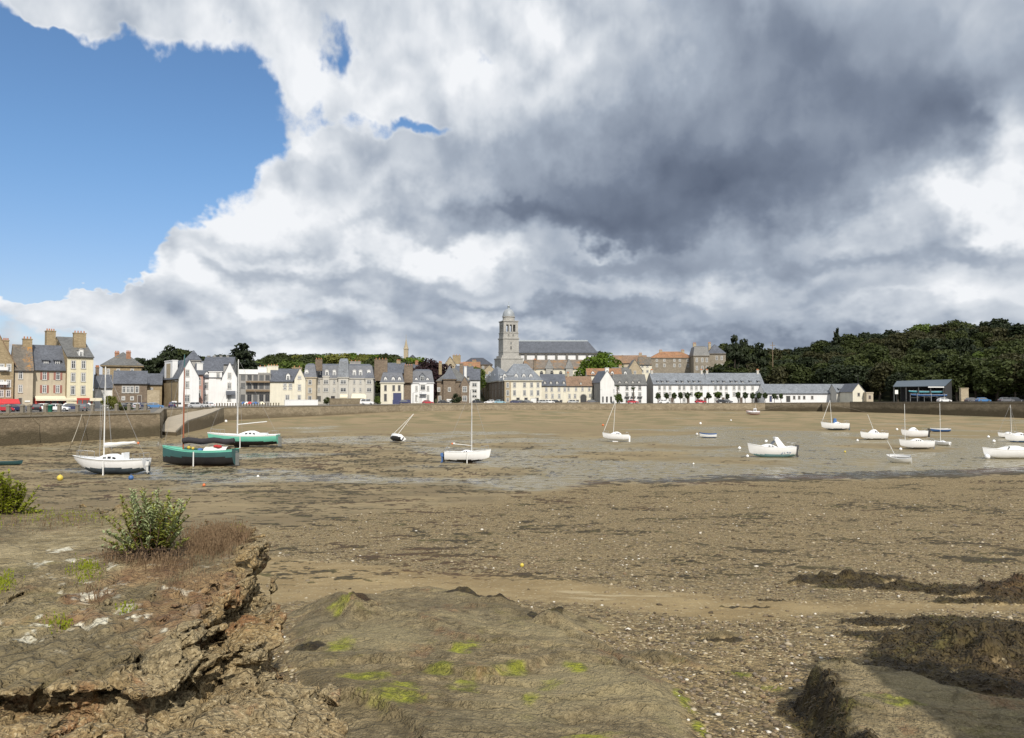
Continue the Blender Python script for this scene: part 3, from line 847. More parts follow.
def build_terrain():
    us = np.concatenate([np.linspace(-1.5, -0.72, 60)[:-1], np.linspace(-0.72, 0.72, 780), np.linspace(0.72, 1.5, 60)[1:]])
    yn = np.geomspace(2.0, 20, 520)
    ym = np.geomspace(20, 62, 240)[1:]
    tf = np.linspace(0, 1, 170)[1:]
    U = us[None, :]
    Yw = ywall(us)[None, :] * 1.012
    rows = [np.repeat(yn[:, None], len(us), 1), np.repeat(ym[:, None], len(us), 1)]
    rows.append(62 * (Yw / 62) ** tf[:, None])
    Y = np.concatenate(rows, 0); X = U * Y
    nr, nc = Y.shape
    x = X.ravel(); y = Y.ravel()
    z = base_height(x, y)
    att = {k: np.zeros(x.size) for k in ('rock', 'weed', 'moss', 'lichen', 'red', 'tan', 'ochre')}
    ident = np.zeros(x.size, np.int32)
    m = y < 20
    zn, px_, py_, mk, idn = near_field(x[m], y[m], False)
    z[m] = zn; ident[m] = idn
    for k in ('rock', 'weed', 'moss'): att[k][m] = mk[k]
    x[m] += px_; y[m] += py_
    dry = np.zeros(x.size)
    for (a_, b_, rx, ry) in ((575, 590, 26, 3.2), (610, 597, 30, 3.2), (590, 605, 26, 3.0), (410, 560, 30, 3), (330, 552, 40, 3), (655, 600, 26, 1.6)):
        dry = np.maximum(dry, splot(x, y, a_, b_, 3.75 if a_ > 500 else 4.3, rx, ry, -.15))
    att['dry'] = sstep(.25, .85, dry + .3 * fbm(x * 2, y * 2, 3))
    att['gravel'] = gravel_mask(x, y); att['sand'] = sand_mask(x, y)
    # weed lying on the flats: patches and drift lines
    px = x / np.maximum(y, 0.5) * F + 512
    w1 = fbm(x * 0.22, y * 0.30, 5, 0.6); w2 = fbm(x * 0.9 + 8, y * 1.1, 4, 0.6)
    flats = sstep(15, 19, y) * sstep(190, 120, y)
    thr = np.interp(px, [-300, 120, 330, 520, 700, 1024], [-0.02, -0.03, -0.06, 0.02, 0.14, 0.15]) + np.interp(y, [17, 24, 45, 60, 95, 130, 180], [0.12, 0.07, 0.06, 0.0, -0.02, 0.06, 0.22])
    w3 = fbm(x * 2.6, y * 2.2, 3, 0.6)
    w4 = fbm(x * 6.5, y * 6, 2)
    fw = sstep(thr, thr + 0.18, 0.42 * w1 + 0.42 * w2 + 0.26 * w3 + 0.14 * w4)
    # the long dark band of weed on the right where shingle meets mud
    yb = np.interp(px, [400, 520, 600, 700, 850, 1024, 1400], [46, 54, 64, 67, 71, 76, 78])
    band = np.exp(-((y - yb) / 7.0) ** 2) * np.interp(px, [420, 560, 700, 1100], [0.1, 0.6, 0.85, 1.0])
    fw = np.maximum(fw, sstep(0.48, 0.85, band + 0.75 * (0.5 * w1 + 0.7 * w2)))
    # weedy patches on the shingle
    for (a_, b_, D, rx, ry, s_) in ((985, 552, 4.35, 50, 9, 0.95), (1010, 545, 4.5, 50, 7, 0.9), (660, 560, 4.4, 70, 14, 0.62), (760, 520, 5.4, 110, 10, 0.55), (640, 505, 5.8, 70, 6, 0.65), (900, 505, 5.9, 130, 9, 0.7), (980, 520, 5.4, 80, 9, 0.62), (430, 545, 4.7, 50, 6, 0.55), (680, 575, 4.1, 60, 8, 0.55)):
        gg = splot(x, y, a_, b_, D, rx, ry) * s_
        fw = np.maximum(fw, sstep(0.45, 0.80, gg + 1.0 * (0.2 * w1 + 0.5 * w2 + .6 * w3 + .5 * w4)))
    mott = sstep(-0.02, 0.34, 0.75 * w1 + 0.45 * w2 + 0.45 * w3 + 0.45 * w4) * gravel_mask(x, y) * sstep(14, 19, y)
    fw = np.maximum(fw, 0.72 * mott)
    fw = fw * flats
    z = z + 0.05 * fw * (0.4 + w2) * sstep(120, 50, y)
    att['weed'] = np.maximum(att['weed'], fw)
    # standing film of water on the mud
    wet = sstep(0.0, 0.28, fbm(x * 0.035 + 5, y * 0.05, 4) + np.interp(y, [30, 58, 75, 110, 150, 200], [-0.5, 0.05, 0.22, 0.2, 0.0, -0.4]) + np.interp(px, [0, 250, 420, 600, 1024], [-0.25, -0.08, 0.02, 0.12, 0.14]))
    att['wet'] = wet * (1 - att['gravel'])
    me_v = np.stack([x, y, z], 1)
    ii = (np.arange(nr - 1)[:, None] * nc + np.arange(nc - 1)[None, :])
    quads = np.stack([ii, ii + 1, ii + 1 + nc, ii + nc], -1).reshape(-1, 4)
    fid = ident[quads].max(1)
    names = {0: ('tidal_flat', 'shingle, sand and wet mud of the drained bay'),
             2: ('rock_slab', 'wide flat grey brown rock slab with bright green moss'), 3: ('rock_shelf', 'low rock shelf edged with dark seaweed')}
    for k, (nm, lb) in names.items():
        q = quads[fid == k]
        used, inv = np.unique(q.ravel(), return_inverse=True)
        me = bpy.data.meshes.new(nm)
        me.vertices.add(len(used)); me.vertices.foreach_set('co', me_v[used].astype(np.float32).ravel())
        nq = len(q)
        me.loops.add(nq * 4); me.loops.foreach_set('vertex_index', inv.astype(np.int32).ravel())
        me.polygons.add(nq)
        me.polygons.foreach_set('loop_start', np.arange(0, nq * 4, 4, dtype=np.int32))
        me.polygons.foreach_set('loop_total', np.full(nq, 4, np.int32))
        me.polygons.foreach_set('use_smooth', np.ones(nq, bool))
        for an, av in att.items():
            at_ = me.attributes.new(an, 'FLOAT', 'POINT')
            at_.data.foreach_set('value', av[used].astype(np.float32))
        me.materials.append(M['shore'])
        me.update(); me.validate()
        o = link(nm, me)
        tag(o, lb, kind='structure')

def shore_material():
    m, t, bs = new_mat('foreshore')
    oc = t.new('ShaderNodeTexCoord').outputs['Object']
    A = {k: t.attr(k) for k in ('rock', 'weed', 'moss', 'lichen', 'red', 'tan', 'ochre', 'gravel', 'sand', 'wet')}
    n_big = t.noise(oc, 0.12, 4, 0.6, dim='2D')
    n_mid = t.noise(oc, 0.9, 5, 0.62)
    n_fine = t.noise(oc, 6.0, 4, 0.68)
    n_vf = t.noise(oc, 40.0, 2, 0.6)
    wob = t.vmath('SCALE', t.noise(oc, 2.2, 3, 0.6, col=True)); wob.node.inputs['Scale'].default_value = 0.35
    rb_ = t.voro(t.mapv(t.vmath('ADD', oc, wob), (0.9, 1.5, 2.2), (0, 0, 0.45)), 1.5, 'DISTANCE_TO_EDGE', 'Distance')
    # mud and silt
    mud = t.mix(t.ss(n_big, 0.35, 0.65), (0.158, 0.124, 0.078), (0.230, 0.184, 0.116))
    mud = t.mix(t.mul(t.ss(n_mid, 0.45, 0.7), 0.5), mud, (0.120, 0.105, 0.070))
    wetmud = t.mix(t.ss(n_mid, 0.4, 0.65), (0.180, 0.160, 0.112), (0.240, 0.215, 0.155))
    farsand = t.mix(t.ss(n_big, 0.4, 0.62), (0.235, 0.182, 0.118), (0.160, 0.138, 0.080))
    far_v = t.new('ShaderNodeVectorMath', operation='LENGTH'); t.l.new(oc, far_v.inputs[0])
    far = t.ss(far_v.outputs['Value'], 130.0, 210.0)
    c = t.mix(far, mud, farsand)
    c = t.mix(t.mul(A['wet'], 0.85), c, wetmud)
    # shingle: grains of many tones with broken shell
    peb = t.voro(oc, 26.0, 'F1', 'Color', dim='2D')
    sp = t.new('ShaderNodeSeparateColor'); t.l.new(peb, sp.inputs[0])
    pebL = t.voro(oc, 9.0, 'F1', 'Color', dim='2D')
    sl = t.new('ShaderNodeSeparateColor'); t.l.new(pebL, sl.inputs[0])
    gr = t.mix(sp.outputs[0], (0.088, 0.066, 0.036), (0.345, 0.268, 0.155))
    gr = t.mix(t.mul(t.ss(sl.outputs[0], 0.3, 1.0), 0.55), gr, (0.165, 0.122, 0.074))
    gr = t.mix(t.mul(t.ss(sp.outputs[1], 0.88, 0.97), 0.85), gr, (0.47, 0.41, 0.30))
    gr = t.mix(t.mul(t.ss(sl.outputs[1], 0.80, 0.95), 0.7), gr, (0.05, 0.042, 0.028))
    gr = t.mix(t.mul(t.ss(n_mid, 0.5, 0.72), 0.5), gr, (0.135, 0.112, 0.07))
    c = t.mix(A['gravel'], c, gr)
    sand = t.mix(t.ss(n_mid, 0.35, 0.7), (0.215, 0.160, 0.086), (0.300, 0.232, 0.135))
    sand = t.mix(t.mul(t.ss(sp.outputs[1], 0.95, 0.99), 0.5), sand, (0.5, 0.46, 0.38))
    sand = t.mix(t.mul(t.attr('dry'), 0.85), sand, (0.40, 0.335, 0.235))
    sand = t.mix(t.mul(t.ss(n_vf, 0.45, 0.75), 0.35), sand, (0.13, 0.10, 0.07))
    c = t.mix(t.mul(A['sand'], 0.92), c, sand)
    # rock
    rk = t.mix(t.ss(n_fine, 0.3, 0.7), (0.100, 0.079, 0.047), (0.265, 0.216, 0.138))
    rk = t.mix(t.mul(t.ss(n_mid, 0.42, 0.66), 0.6), rk, (0.150, 0.130, 0.088))
    rk = t.mix(t.mul(t.ss(t.noise(oc, 1.7, 4, 0.7), 0.54, 0.70), 0.50), rk, (0.150, 0.138, 0.045))
    rk = t.mix(t.mul(t.ss(t.noise(t.mapv(oc, loc=(9, 4, 0)), 1.3, 4, 0.7, dim='2D'), 0.58, 0.72), 0.5), rk, (0.200, 0.105, 0.062))
    rk = t.mix(t.mul(t.ss(n_vf, 0.46, 0.34), 0.5), rk, (0.055, 0.044, 0.027))
    rk = t.mix(t.mul(t.ss(n_vf, 0.54, 0.72), 0.5), rk, (0.31, 0.265, 0.185))
    och = t.mix(t.ss(n_fine, 0.3, 0.68), (0.125, 0.085, 0.042), (0.300, 0.220, 0.120))
    och = t.mix(t.mul(t.ss(n_mid, 0.42, 0.62), 0.75), och, (0.235, 0.198, 0.135))
    och = t.mix(t.mul(t.ss(t.noise(t.mapv(oc, loc=(3, 8, 0)), 2.2, 4, 0.7, dim='2D'), 0.56, 0.70), 0.6), och, (0.225, 0.105, 0.055))
    och = t.mix(t.mul(t.ss(n_vf, 0.54, 0.68), 0.6), och, (0.46, 0.39, 0.28))
    och = t.mix(t.mul(t.ss(n_vf, 0.46, 0.34), 0.65), och, (0.075, 0.052, 0.03))
    pl = t.noise(oc, 0.55, 4, 0.6)
    rk = t.mix(t.mul(t.ss(pl, 0.50, 0.64), 0.65), rk, (0.250, 0.214, 0.135))
    rk = t.mix(t.mul(t.ss(pl, 0.50, 0.38), 0.50), rk, (0.092, 0.073, 0.042))
    rk = t.mix(A['ochre'], rk, och)
    tan = t.mix(t.ss(n_fine, 0.35, 0.65), (0.185, 0.150, 0.090), (0.320, 0.270, 0.180))
    rk = t.mix(t.mul(A['tan'], 0.85), rk, tan)
    redc = t.mix(t.ss(n_fine, 0.4, 0.6), (0.130, 0.070, 0.042), (0.225, 0.150, 0.085))
    rk = t.mix(t.mul(A['red'], 0.75), rk, redc)
    rk = t.mix(t.mul(t.ss(t.add(rb_, t.mul(t.sub(n_fine, .5), .10)), 0.030, 0.0), t.ss(n_mid, 0.40, 0.60, 0.0, 0.6)), rk, (0.07, 0.056, 0.033))
    c = t.mix(A['rock'], c, rk)
    # seaweed: dark olive brown with yellower ends
    wd = t.mix(t.ss(n_fine, 0.38, 0.68), (0.018, 0.013, 0.007), (0.068, 0.052, 0.022))
    wd = t.mix(t.mul(t.ss(n_mid, 0.5, 0.7), 0.6), wd, (0.105, 0.098, 0.028))
    wd = t.mix(t.mul(t.ss(n_big, 0.5, 0.66), 0.5), wd, (0.090, 0.045, 0.025))
    wm = t.ss(t.add(A['weed'], t.mul(t.sub(n_fine, 0.5), 1.1)), 0.32, 0.66)
    c = t.mix(t.mul(wm, 0.93), c, wd)
    ms = t.mix(t.ss(n_fine, 0.35, 0.65), (0.105, 0.112, 0.022), (0.270, 0.285, 0.036))
    c = t.mix(A['moss'], c, ms)
    lc = t.mix(t.ss(n_fine, 0.3, 0.6), (0.42, 0.41, 0.37), (0.66, 0.65, 0.61))
    c = t.mix(A['lichen'], c, lc)
    c = t.vmath('MULTIPLY', c, (1.12, 1.085, 0.93))
    t.l.new(c, bs.inputs['Base Color'])
    # wetness -> gloss
    ro = t.sub(0.92, t.mul(t.mul(A['wet'], t.ss(n_mid, 0.34, 0.56)), 0.70))
    ro = t.sub(ro, t.mul(A['weed'], 0.12))
    t.l.new(ro, bs.inputs['Roughness'])
    bs.inputs['Specular IOR Level'].default_value = 0.30
    crs = t.math('ABSOLUTE', t.sub(t.noise(oc, 11.0, 3, 0.6), 0.5))
    hg = t.add(t.add(t.mul(n_fine, 0.7), t.mul(n_vf, 0.45)), t.mul(t.mul(A['rock'], t.math('MINIMUM', crs, 0.10)), 4.0))
    vb = peb.node.outputs['Distance']
    loose = t.mul(t.mul(A['gravel'], t.sub(1.0, A['rock'])), t.sub(1.0, A['sand']))
    hh = t.add(hg, t.mul(t.mul(loose, t.sub(1.0, vb)), 0.8))
    hh = t.add(hh, t.mul(A['rock'], t.add(t.mul(n_mid, 1.6), t.mul(t.ss(t.add(rb_, t.mul(t.sub(n_fine, .5), .10)), 0.0, 0.05), 0.35))))
    hh = t.mul(hh, t.sub(1.0, t.mul(A['wet'], 0.9)))
    t.l.new(t.bump(hh, 0.9, 0.045), bs.inputs['Normal'])
    return m
M['shore'] = shore_material()
build_terrain()

def build_outcrop():
    """rock outcrop on the left: a solid, meshed from a 3-D field so that ledges can overhang"""
    global ROCK_BVH
    us = np.arange(-0.80, -0.14, 0.0040); ls = np.arange(math.log(2.9), math.log(11.4), 0.0054); zs = np.arange(4.55, 5.80, 0.0140)
    U, Lg, Zg = len(us), len(ls), len(zs)
    Y2 = np.exp(ls)[None, :] + 0 * us[:, None]; X2 = us[:, None] * Y2
    xw = X2.ravel(); yw = Y2.ravel()
    wx = 0.14 * fbm(xw * 1.3, yw * 1.3, 4); wy = 0.14 * fbm(xw * 1.3 + 40, yw * 1.3, 4)
    xa, ya = xw + wx, yw + wy
    d1 = poly_sdf(xa, ya, S1).reshape(U, Lg); d2 = poly_sdf(xa, ya, S2).reshape(U, Lg); dB = poly_sdf(xa, ya, S1B).reshape(U, Lg)
    h1 = top1(xa, ya).reshape(U, Lg); h2 = top2(xa, ya).reshape(U, Lg)
    hB = EYE - 1.74 + 0 * h1
    dC = poly_sdf(xa, ya, P_([(40, 690, 1.66), (100, 676, 1.66), (150, 664, 1.66), (190, 652, 1.66), (205, 668, 1.70), (190, 690, 1.70), (150, 704, 1.68), (100, 702, 1.67)])).reshape(U, Lg)
    hC = h2 + 0.10
    hB = hB + 0.06
    Fv = np.empty((U, Lg, Zg), np.float32)
    lipn = (0.5 + 0.7 * sstep(-0.3, 0.3, fbm(xw * 1.1 + 8, yw * 1.1, 3))).reshape(U, Lg)
    for k, z in enumerate(zs):
        rec = 0.22 * lipn * sstep(h1 - 0.055, h1 - 0.10, z) * np.where(Y2 < 5.6, 1, .35)
        f1 = np.minimum(np.minimum((d1 - rec) * 0.9, h1 - z), 10.6 - Y2)
        f2 = np.minimum(d2 * 0.8, h2 - z - 0.05 * np.exp(-(d1 / 0.16) ** 2))
        fB = np.minimum((dB - 0.20 * sstep(hB - 0.07, hB - 0.13, z) * (Y2 < 5.45)) * 0.9, hB - z)
        fC = np.minimum((dC - 0.17 * sstep(hC - 0.05, hC - 0.085, z)) * 0.9, hC - z)
        f2 = f2 - 0.10 * np.exp(-(np.minimum(dC, 0.1) / 0.14) ** 2) * (dC < .16) - 0.08 * np.exp(-(dB / 0.14) ** 2) * (Y2 < 5.45)
        Fv[:, :, k] = np.maximum(np.maximum(np.maximum(f1, f2), fB), fC)
    # fine relief only near the surface
    near = np.argwhere(np.abs(Fv) < 0.18)
    y = np.exp(ls[near[:, 1]]); x = us[near[:, 0]] * y; z = zs[near[:, 2]]
    fv = Fv[near[:, 0], near[:, 1], near[:, 2]].astype(float)
    dd = d1[near[:, 0], near[:, 1]]; hh1 = h1[near[:, 0], near[:, 1]]
    top = sstep(0.05, 0.35, dd) * sstep(-0.14, -0.04, z - hh1)          # flat top of the upper slab
    soil = top * sstep(6.0, 7.4, y)
    # beds dip towards the right-hand front
    s1 = x * 0.52 + y * 0.74 + z * 0.42; s2 = -x * 0.80 + y * 0.60 - z * 0.1; s3 = z * 0.90 - x * 0.30 - y * 0.30
    bed = ridged3(s1 * 1.1, s2 * 1.9, s3 * 6.5, 4, .55) - 0.55
    f1_, f2_, cid = worley3(s1 * 2.1 + .3 * perlin3(x * 3, y * 3, z * 3), s2 * 2.9, s3 * 5.2 + .3 * perlin3(x * 3 + 9, y * 3, z * 3))
    g1_, g2_, gid = worley3(s1 * 6.5 + .4 * perlin3(x * 8, y * 8, z * 8), s2 * 8.5, s3 * 15)
    fine = fbm3(x * 9, y * 9, z * 13, 3, .6)
    crag = sstep(-0.30, 0.02, dB[near[:, 0], near[:, 1]]) + sstep(.45, .1, np.abs(dd)) * sstep(4.7, 5.2, y)
    brk = (0.42 + 0.68 * np.clip(crag, 0, 1)) * (1 - 0.72 * top)
    e = (0.085 * bed + 0.13 * (cid - 0.5) - 0.12 * (1 - sstep(0.0, 0.16, f2_ - f1_)) + 0.065 * (gid - .5) - 0.06 * (1 - sstep(0, .18, g2_ - g1_))) * brk + 0.028 * fine
    e = e + top * (1 - soil) * (0.06 * (ridged3(s1 * 1.6, s2 * 5.0, s3 * 5, 4, .55) - .55) - 0.04 * (1 - sstep(0.0, .10, np.abs(perlin3(s1 * 1.1, s2 * 2.4, s3 * 2.0)))))
    e = e * (1 - .55 * soil)
    for (px, py, D, rx, ry, rz) in ((172, 710, 1.72, 0.19, 0.20, 0.12), (226, 674, 1.77, 0.24, 0.20, 0.11), (262, 604, 1.85, .10, .4, .3), (256, 600, 1.92, 0.09, 0.5, 0.30), (206, 645, 1.76, 0.09, 0.22, 0.10), (120, 682, 1.70, 0.12, 0.16, 0.06), (150, 668, 1.68, 0.14, 0.16, 0.05), (60, 697, 1.66, .16, .14, .045)):
        cx, cy = gxy(px, py, D); cz = EYE - D
        q = np.sqrt(((x - cx) / rx) ** 2 + ((y - cy) / ry) ** 2 + ((z - cz) / rz) ** 2)
        e = np.minimum(e, (q - 1) * rz * 1.4 - fv) if False else np.where(q < 1.25, np.minimum(e, (q - 1) * 0.22 - np.maximum(fv, -0.02)), e)
    Fv[near[:, 0], near[:, 1], near[:, 2]] = fv + e
    V, Q = surface_nets(Fv)
    yy = np.exp(np.interp(V[:, 1], np.arange(Lg), ls)); uu = np.interp(V[:, 0], np.arange(U), us)
    P = np.stack([uu * yy, yy, np.interp(V[:, 2], np.arange(Zg), zs)], 1)
    me = bpy.data.meshes.new('rock_outcrop')
    me.vertices.add(len(P)); me.vertices.foreach_set('co', P.astype(np.float32).ravel())
    nq = len(Q)
    me.loops.add(nq * 4); me.loops.foreach_set('vertex_index', Q.astype(np.int32).ravel())
    me.polygons.add(nq)
    me.polygons.foreach_set('loop_start', np.arange(0, nq * 4, 4, dtype=np.int32)); me.polygons.foreach_set('loop_total', np.full(nq, 4, np.int32)); me.polygons.foreach_set('use_smooth', np.ones(nq, bool))
    mk = outcrop_masks(P[:, 0], P[:, 1])
    i0 = np.clip(V[:, 0].round().astype(int), 0, U - 1); i1 = np.clip(V[:, 1].round().astype(int), 0, Lg - 1)
    dv = d1[i0, i1] ; hv = h1[i0, i1]
    onTop = sstep(-0.02, 0.10, dv) * sstep(-0.16, -0.08, P[:, 2] - hv)
    edge = sstep(0.55, 0.1, dv) * sstep(-2.9, -2.3, P[:, 0]) * sstep(4.8, 5.3, P[:, 1])
    mk['ochre'] = np.clip(np.maximum(1 - onTop, edge), 0, 1)
    for k in ('lichen', 'red', 'tan'): mk[k] = mk[k] * onTop
    mk['rock'] = np.ones(len(P))
    for an in ('rock', 'weed', 'moss', 'lichen', 'red', 'tan', 'ochre', 'gravel', 'sand', 'wet'):
        at_ = me.attributes.new(an, 'FLOAT', 'POINT')
        at_.data.foreach_set('value', mk.get(an, np.zeros(len(P))).astype(np.float32))
    me.materials.append(M['shore'])
    me.update(); me.validate()
    tag(link('rock_outcrop', me), 'lichen spotted ochre rock outcrop carrying the leafy bush', kind='structure')
    from mathutils.bvhtree import BVHTree
    ROCK_BVH = BVHTree.FromPolygons(P.tolist(), Q.tolist())
build_outcrop()
# ---------------------------------------------------------------- hills and town ground
# crest line of the ground behind the town (px, crest height z, distance where the slope starts, crest distance)
HILL = [(-500, 10, 260, 420), (-100, 9, 260, 420), (60, 9, 280, 430), (160, 13, 300, 430), (260, 16, 320, 440), (400, 16, 350, 470), (470, 19, 350, 450), (520, 21, 350, 425), (600, 20, 352, 430),
        (650, 24, 355, 440), (700, 26, 350, 440), (760, 21, 340, 440), (800, 21, 330, 435), (830, 25, 318, 430), (900, 29, 295, 420), (960, 32, 280, 410), (1024, 31.5, 262, 400), (1150, 30, 245, 390), (1500, 28, 230, 380)]
HP = np.array(HILL, float); HU = (HP[:, 0] - 512) / F

def town_z(x, y):
    u = x / np.maximum(y, 1.0)
    zt = ztop(u)
    cz = np.interp(u, HU, HP[:, 1]); y0 = np.interp(u, HU, HP[:, 2]); y1 = np.interp(u, HU, HP[:, 3])
    h = zt + (cz - zt) * sstep(y0, y1, y)
    h = h + 1.2 * fbm(x * 0.03, y * 0.03, 3) * sstep(y0, y1, y)
    return h

def tz(x, y): return float(town_z(np.array([float(x)]), np.array([float(y)]))[0])

def grid_mesh(name, us, Ys, zf, mat, kind='structure', label=None):
    nr, nc = Ys.shape
    X = us[None, :] * Ys
    Z = zf(X, Ys)
    v = np.stack([X, Ys, Z], -1).reshape(-1, 3)
    ii = (np.arange(nr - 1)[:, None] * nc + np.arange(nc - 1)[None, :])
    q = np.stack([ii, ii + 1, ii + 1 + nc, ii + nc], -1).reshape(-1, 4)
    me = bpy.data.meshes.new(name)
    me.from_pydata(v.tolist(), [], q.tolist())
    me.polygons.foreach_set('use_smooth', np.ones(len(q), bool))
    me.materials.append(mat); me.update()
    o = link(name, me); tag(o, label, kind=kind)
    return o

M['asphalt'] = paint('road_and_pavement', (0.13, 0.122, 0.11), 0.9, 0.15, 0.3, 0, fine=0.1)
M['turf'] = paint('rough_hillside_turf', (0.045, 0.052, 0.022), 0.95, 0.3, 0.15, 0, fine=0.2)
M['slip'] = paint('concrete_slipway', (0.36, 0.31, 0.235), 0.9, 0.12, 0.6, 0, fine=0.1)

us = np.linspace(-1.5, 1.5, 600)
y0 = ywall(us)[None, :] + 0.4
k = np.linspace(0, 1, 40)[:, None]
yq = np.interp(us, HU, HP[:, 2])[None, :]
grid_mesh('quay_road', us, y0 + (yq + 2 - y0) * k, lambda x, y: ztop(x / y) + 0 * y, M['asphalt'], label='grey road and pavement behind the quay wall')
k = np.concatenate([np.linspace(0, 1, 50), np.array([1.3, 2, 4, 10, 40])])[:, None]
grid_mesh('hill', us, yq + (260 * k), town_z, M['turf'], label='wooded rising ground behind the town')
mb = MB()
mb.poly([(-9000, -9000, -1.2), (9000, -9000, -1.2), (9000, 12000, -1.2), (-9000, 12000, -1.2)])
# rough ground around and behind the viewer, plus an added unseen peak that casts shade
tag(mb.build('sea_bed', M['asphalt']), 'flat bed of the bay', kind='structure')
ub = np.linspace(-6, 6, 60)
grid = MB()
gx = np.linspace(-14, 14, 113); gy = np.linspace(-14, 2.4, 67)
GX, GY = np.meshgrid(gx, gy)
GZ = EYE - 2.35 + 9.0 * np.exp(-((GX - 6.9) / 1.6) ** 4 - ((GY + 1.6) / 1.9) ** 4) * (1 + .12 * fbm(GX * 1.3, GY * 1.3, 3)) + 0.15 * fbm(GX * 0.6, GY * 0.6, 4) - 0.5 * sstep(0.5, 2.4, GY)  # tall peak on the right is unseen, added to throw the corner shadow
verts = np.stack([GX, GY, GZ], -1).reshape(-1, 3).tolist()
fa = [(i * 113 + j, i * 113 + j + 1, (i + 1) * 113 + j + 1, (i + 1) * 113 + j) for i in range(66) for j in range(112)]
grid.mesh(verts, fa, 0, True)
M['bank'] = paint('bank_rock', (0.18, 0.15, 0.10), 0.95, 0.25, 0.8, 0, fine=0.2)
tag(grid.build('bank_and_shade_peak', M['bank']), 'bare rock around the viewpoint with an added unseen peak casting the corner shadow', kind='structure')

# ---------------------------------------------------------------- quay walls
def quaymat(name, c1, c2, base, tide, scale=0.9):
    m = stone(name, c1, c2, scale * 1.7)
    t = NT(m.node_tree); bs = t.n['Principled BSDF']
    src = bs.inputs['Base Color'].links[0].from_socket
    oc = t.new('ShaderNodeTexCoord').outputs['Object']
    sp = t.new('ShaderNodeSeparateXYZ'); t.l.new(oc, sp.inputs[0])
    n = t.noise(t.mapv(oc, (0.25, 0.25, 0.6)), 1.0, 5, 0.65)
    lvl = t.add(sp.outputs[2], t.mul(t.sub(n, 0.5), 3.0))
    c = t.mix(t.ss(lvl, tide - 0.5, tide + 0.9, 0.82, 0.0), src, base)
    c = t.mix(t.mul(t.ss(t.noise(oc, 0.6, 4, 0.65), 0.55, 0.75), 0.5), c, (0.11, 0.095, 0.06))
    t.l.new(c, bs.inputs['Base Color'])
    return m
M['quay_l'] = quaymat('left_quay_stone', (0.17, 0.135, 0.09), (0.31, 0.25, 0.17), (0.070, 0.058, 0.034), 2.3)
M['quay_m'] = quaymat('middle_quay_stone', (0.19, 0.155, 0.105), (0.34, 0.285, 0.20), (0.12, 0.095, 0.06), 2.6)
M['quay_r'] = quaymat('right_quay_stone', (0.125, 0.105, 0.075), (0.235, 0.195, 0.135), (0.062, 0.050, 0.030), 3.6)
M['coping'] = paint('coping_stone', (0.20, 0.175, 0.135), 0.9, 0.15, 0.8, 0, fine=0.1)

def quay_section(label, pts, mat, cat='quay wall', base=-0.5, parapet=0.0, lo=None):
    """pts: (px, Y, top)"""
    P = [Vector((xat(p[0], p[1]), p[1], p[2])) for p in pts]
    wall = MB(); cop = MB()
    fine = []
    for i in range(len(P) - 1):
        for k_ in range(8): fine.append(P[i].lerp(P[i + 1], k_ / 8))
    fine.append(P[-1])
    th = 0.9
    nrm = []
    for i in range(len(fine)):
        d = fine[min(i + 1, len(fine) - 1)] - fine[max(i - 1, 0)]
        n = Vector((d.y, -d.x, 0)).normalized()          # towards the bay
        nrm.append(n)
    for i in range(len(fine) - 1):
        a, b = fine[i], fine[i + 1]; na, nb = nrm[i], nrm[i + 1]
        ta, tb = a.z + parapet, b.z + parapet
        bat = 0.35
        A0 = Vector((a.x, a.y, base)) + na * bat; B0 = Vector((b.x, b.y, base)) + nb * bat
        A1 = Vector((a.x, a.y, ta)); B1 = Vector((b.x, b.y, tb))
        A2 = A1 - na * th; B2 = B1 - nb * th
        A3 = Vector((A2.x, A2.y, base)); B3 = Vector((B2.x, B2.y, base))
        wall.poly([A0, B0, B1, A1]); wall.poly([A1, B1, B2, A2]); wall.poly([A2, B2, B3, A3])
        o = 0.12
        c0, c1, c2, c3 = A1 + na * o, B1 + nb * o, B2 - nb * 0.05, A2 - na * 0.05
        up = Vector((0, 0, 0.16)); z1 = Vector((0, 0, 0.003))
        cop.poly([c0 + up, c1 + up, c2 + up, c3 + up]); cop.poly([c0 + z1, c1 + z1, c1 + up, c0 + up]); cop.poly([c3 + up, c2 + up, c2 + z1, c3 + z1])
        cop.poly([c3 + z1, c2 + z1, c1 + z1, c0 + z1])
    root = empty('quay_wall', (0, 0, 0), 0, label, cat)
    wall.build('wall_face', mat, root)
    cop.build('coping', M['coping'], root)
    return root

quay_section('long sunlit stone quay wall on the left below the parked cars', [q for q in QUAY if q[0] <= 160], M['quay_l'])
quay_section('stone quay wall on the far side of the slipway below the white houses', [(160, 131.3, 4.45), (164, 180, 4.5), (216, 191, 4.6), (300, 212, 4.75), (400, 246, 4.85)], M['quay_m'])
quay_section('low pale quay wall before the church and the long white rows', [q for q in QUAY if 400 <= q[0] <= 765], M['quay_m'])
quay_section('dark weedy quay wall below the wooded hill', [q for q in QUAY if q[0] >= 765], M['quay_r'])

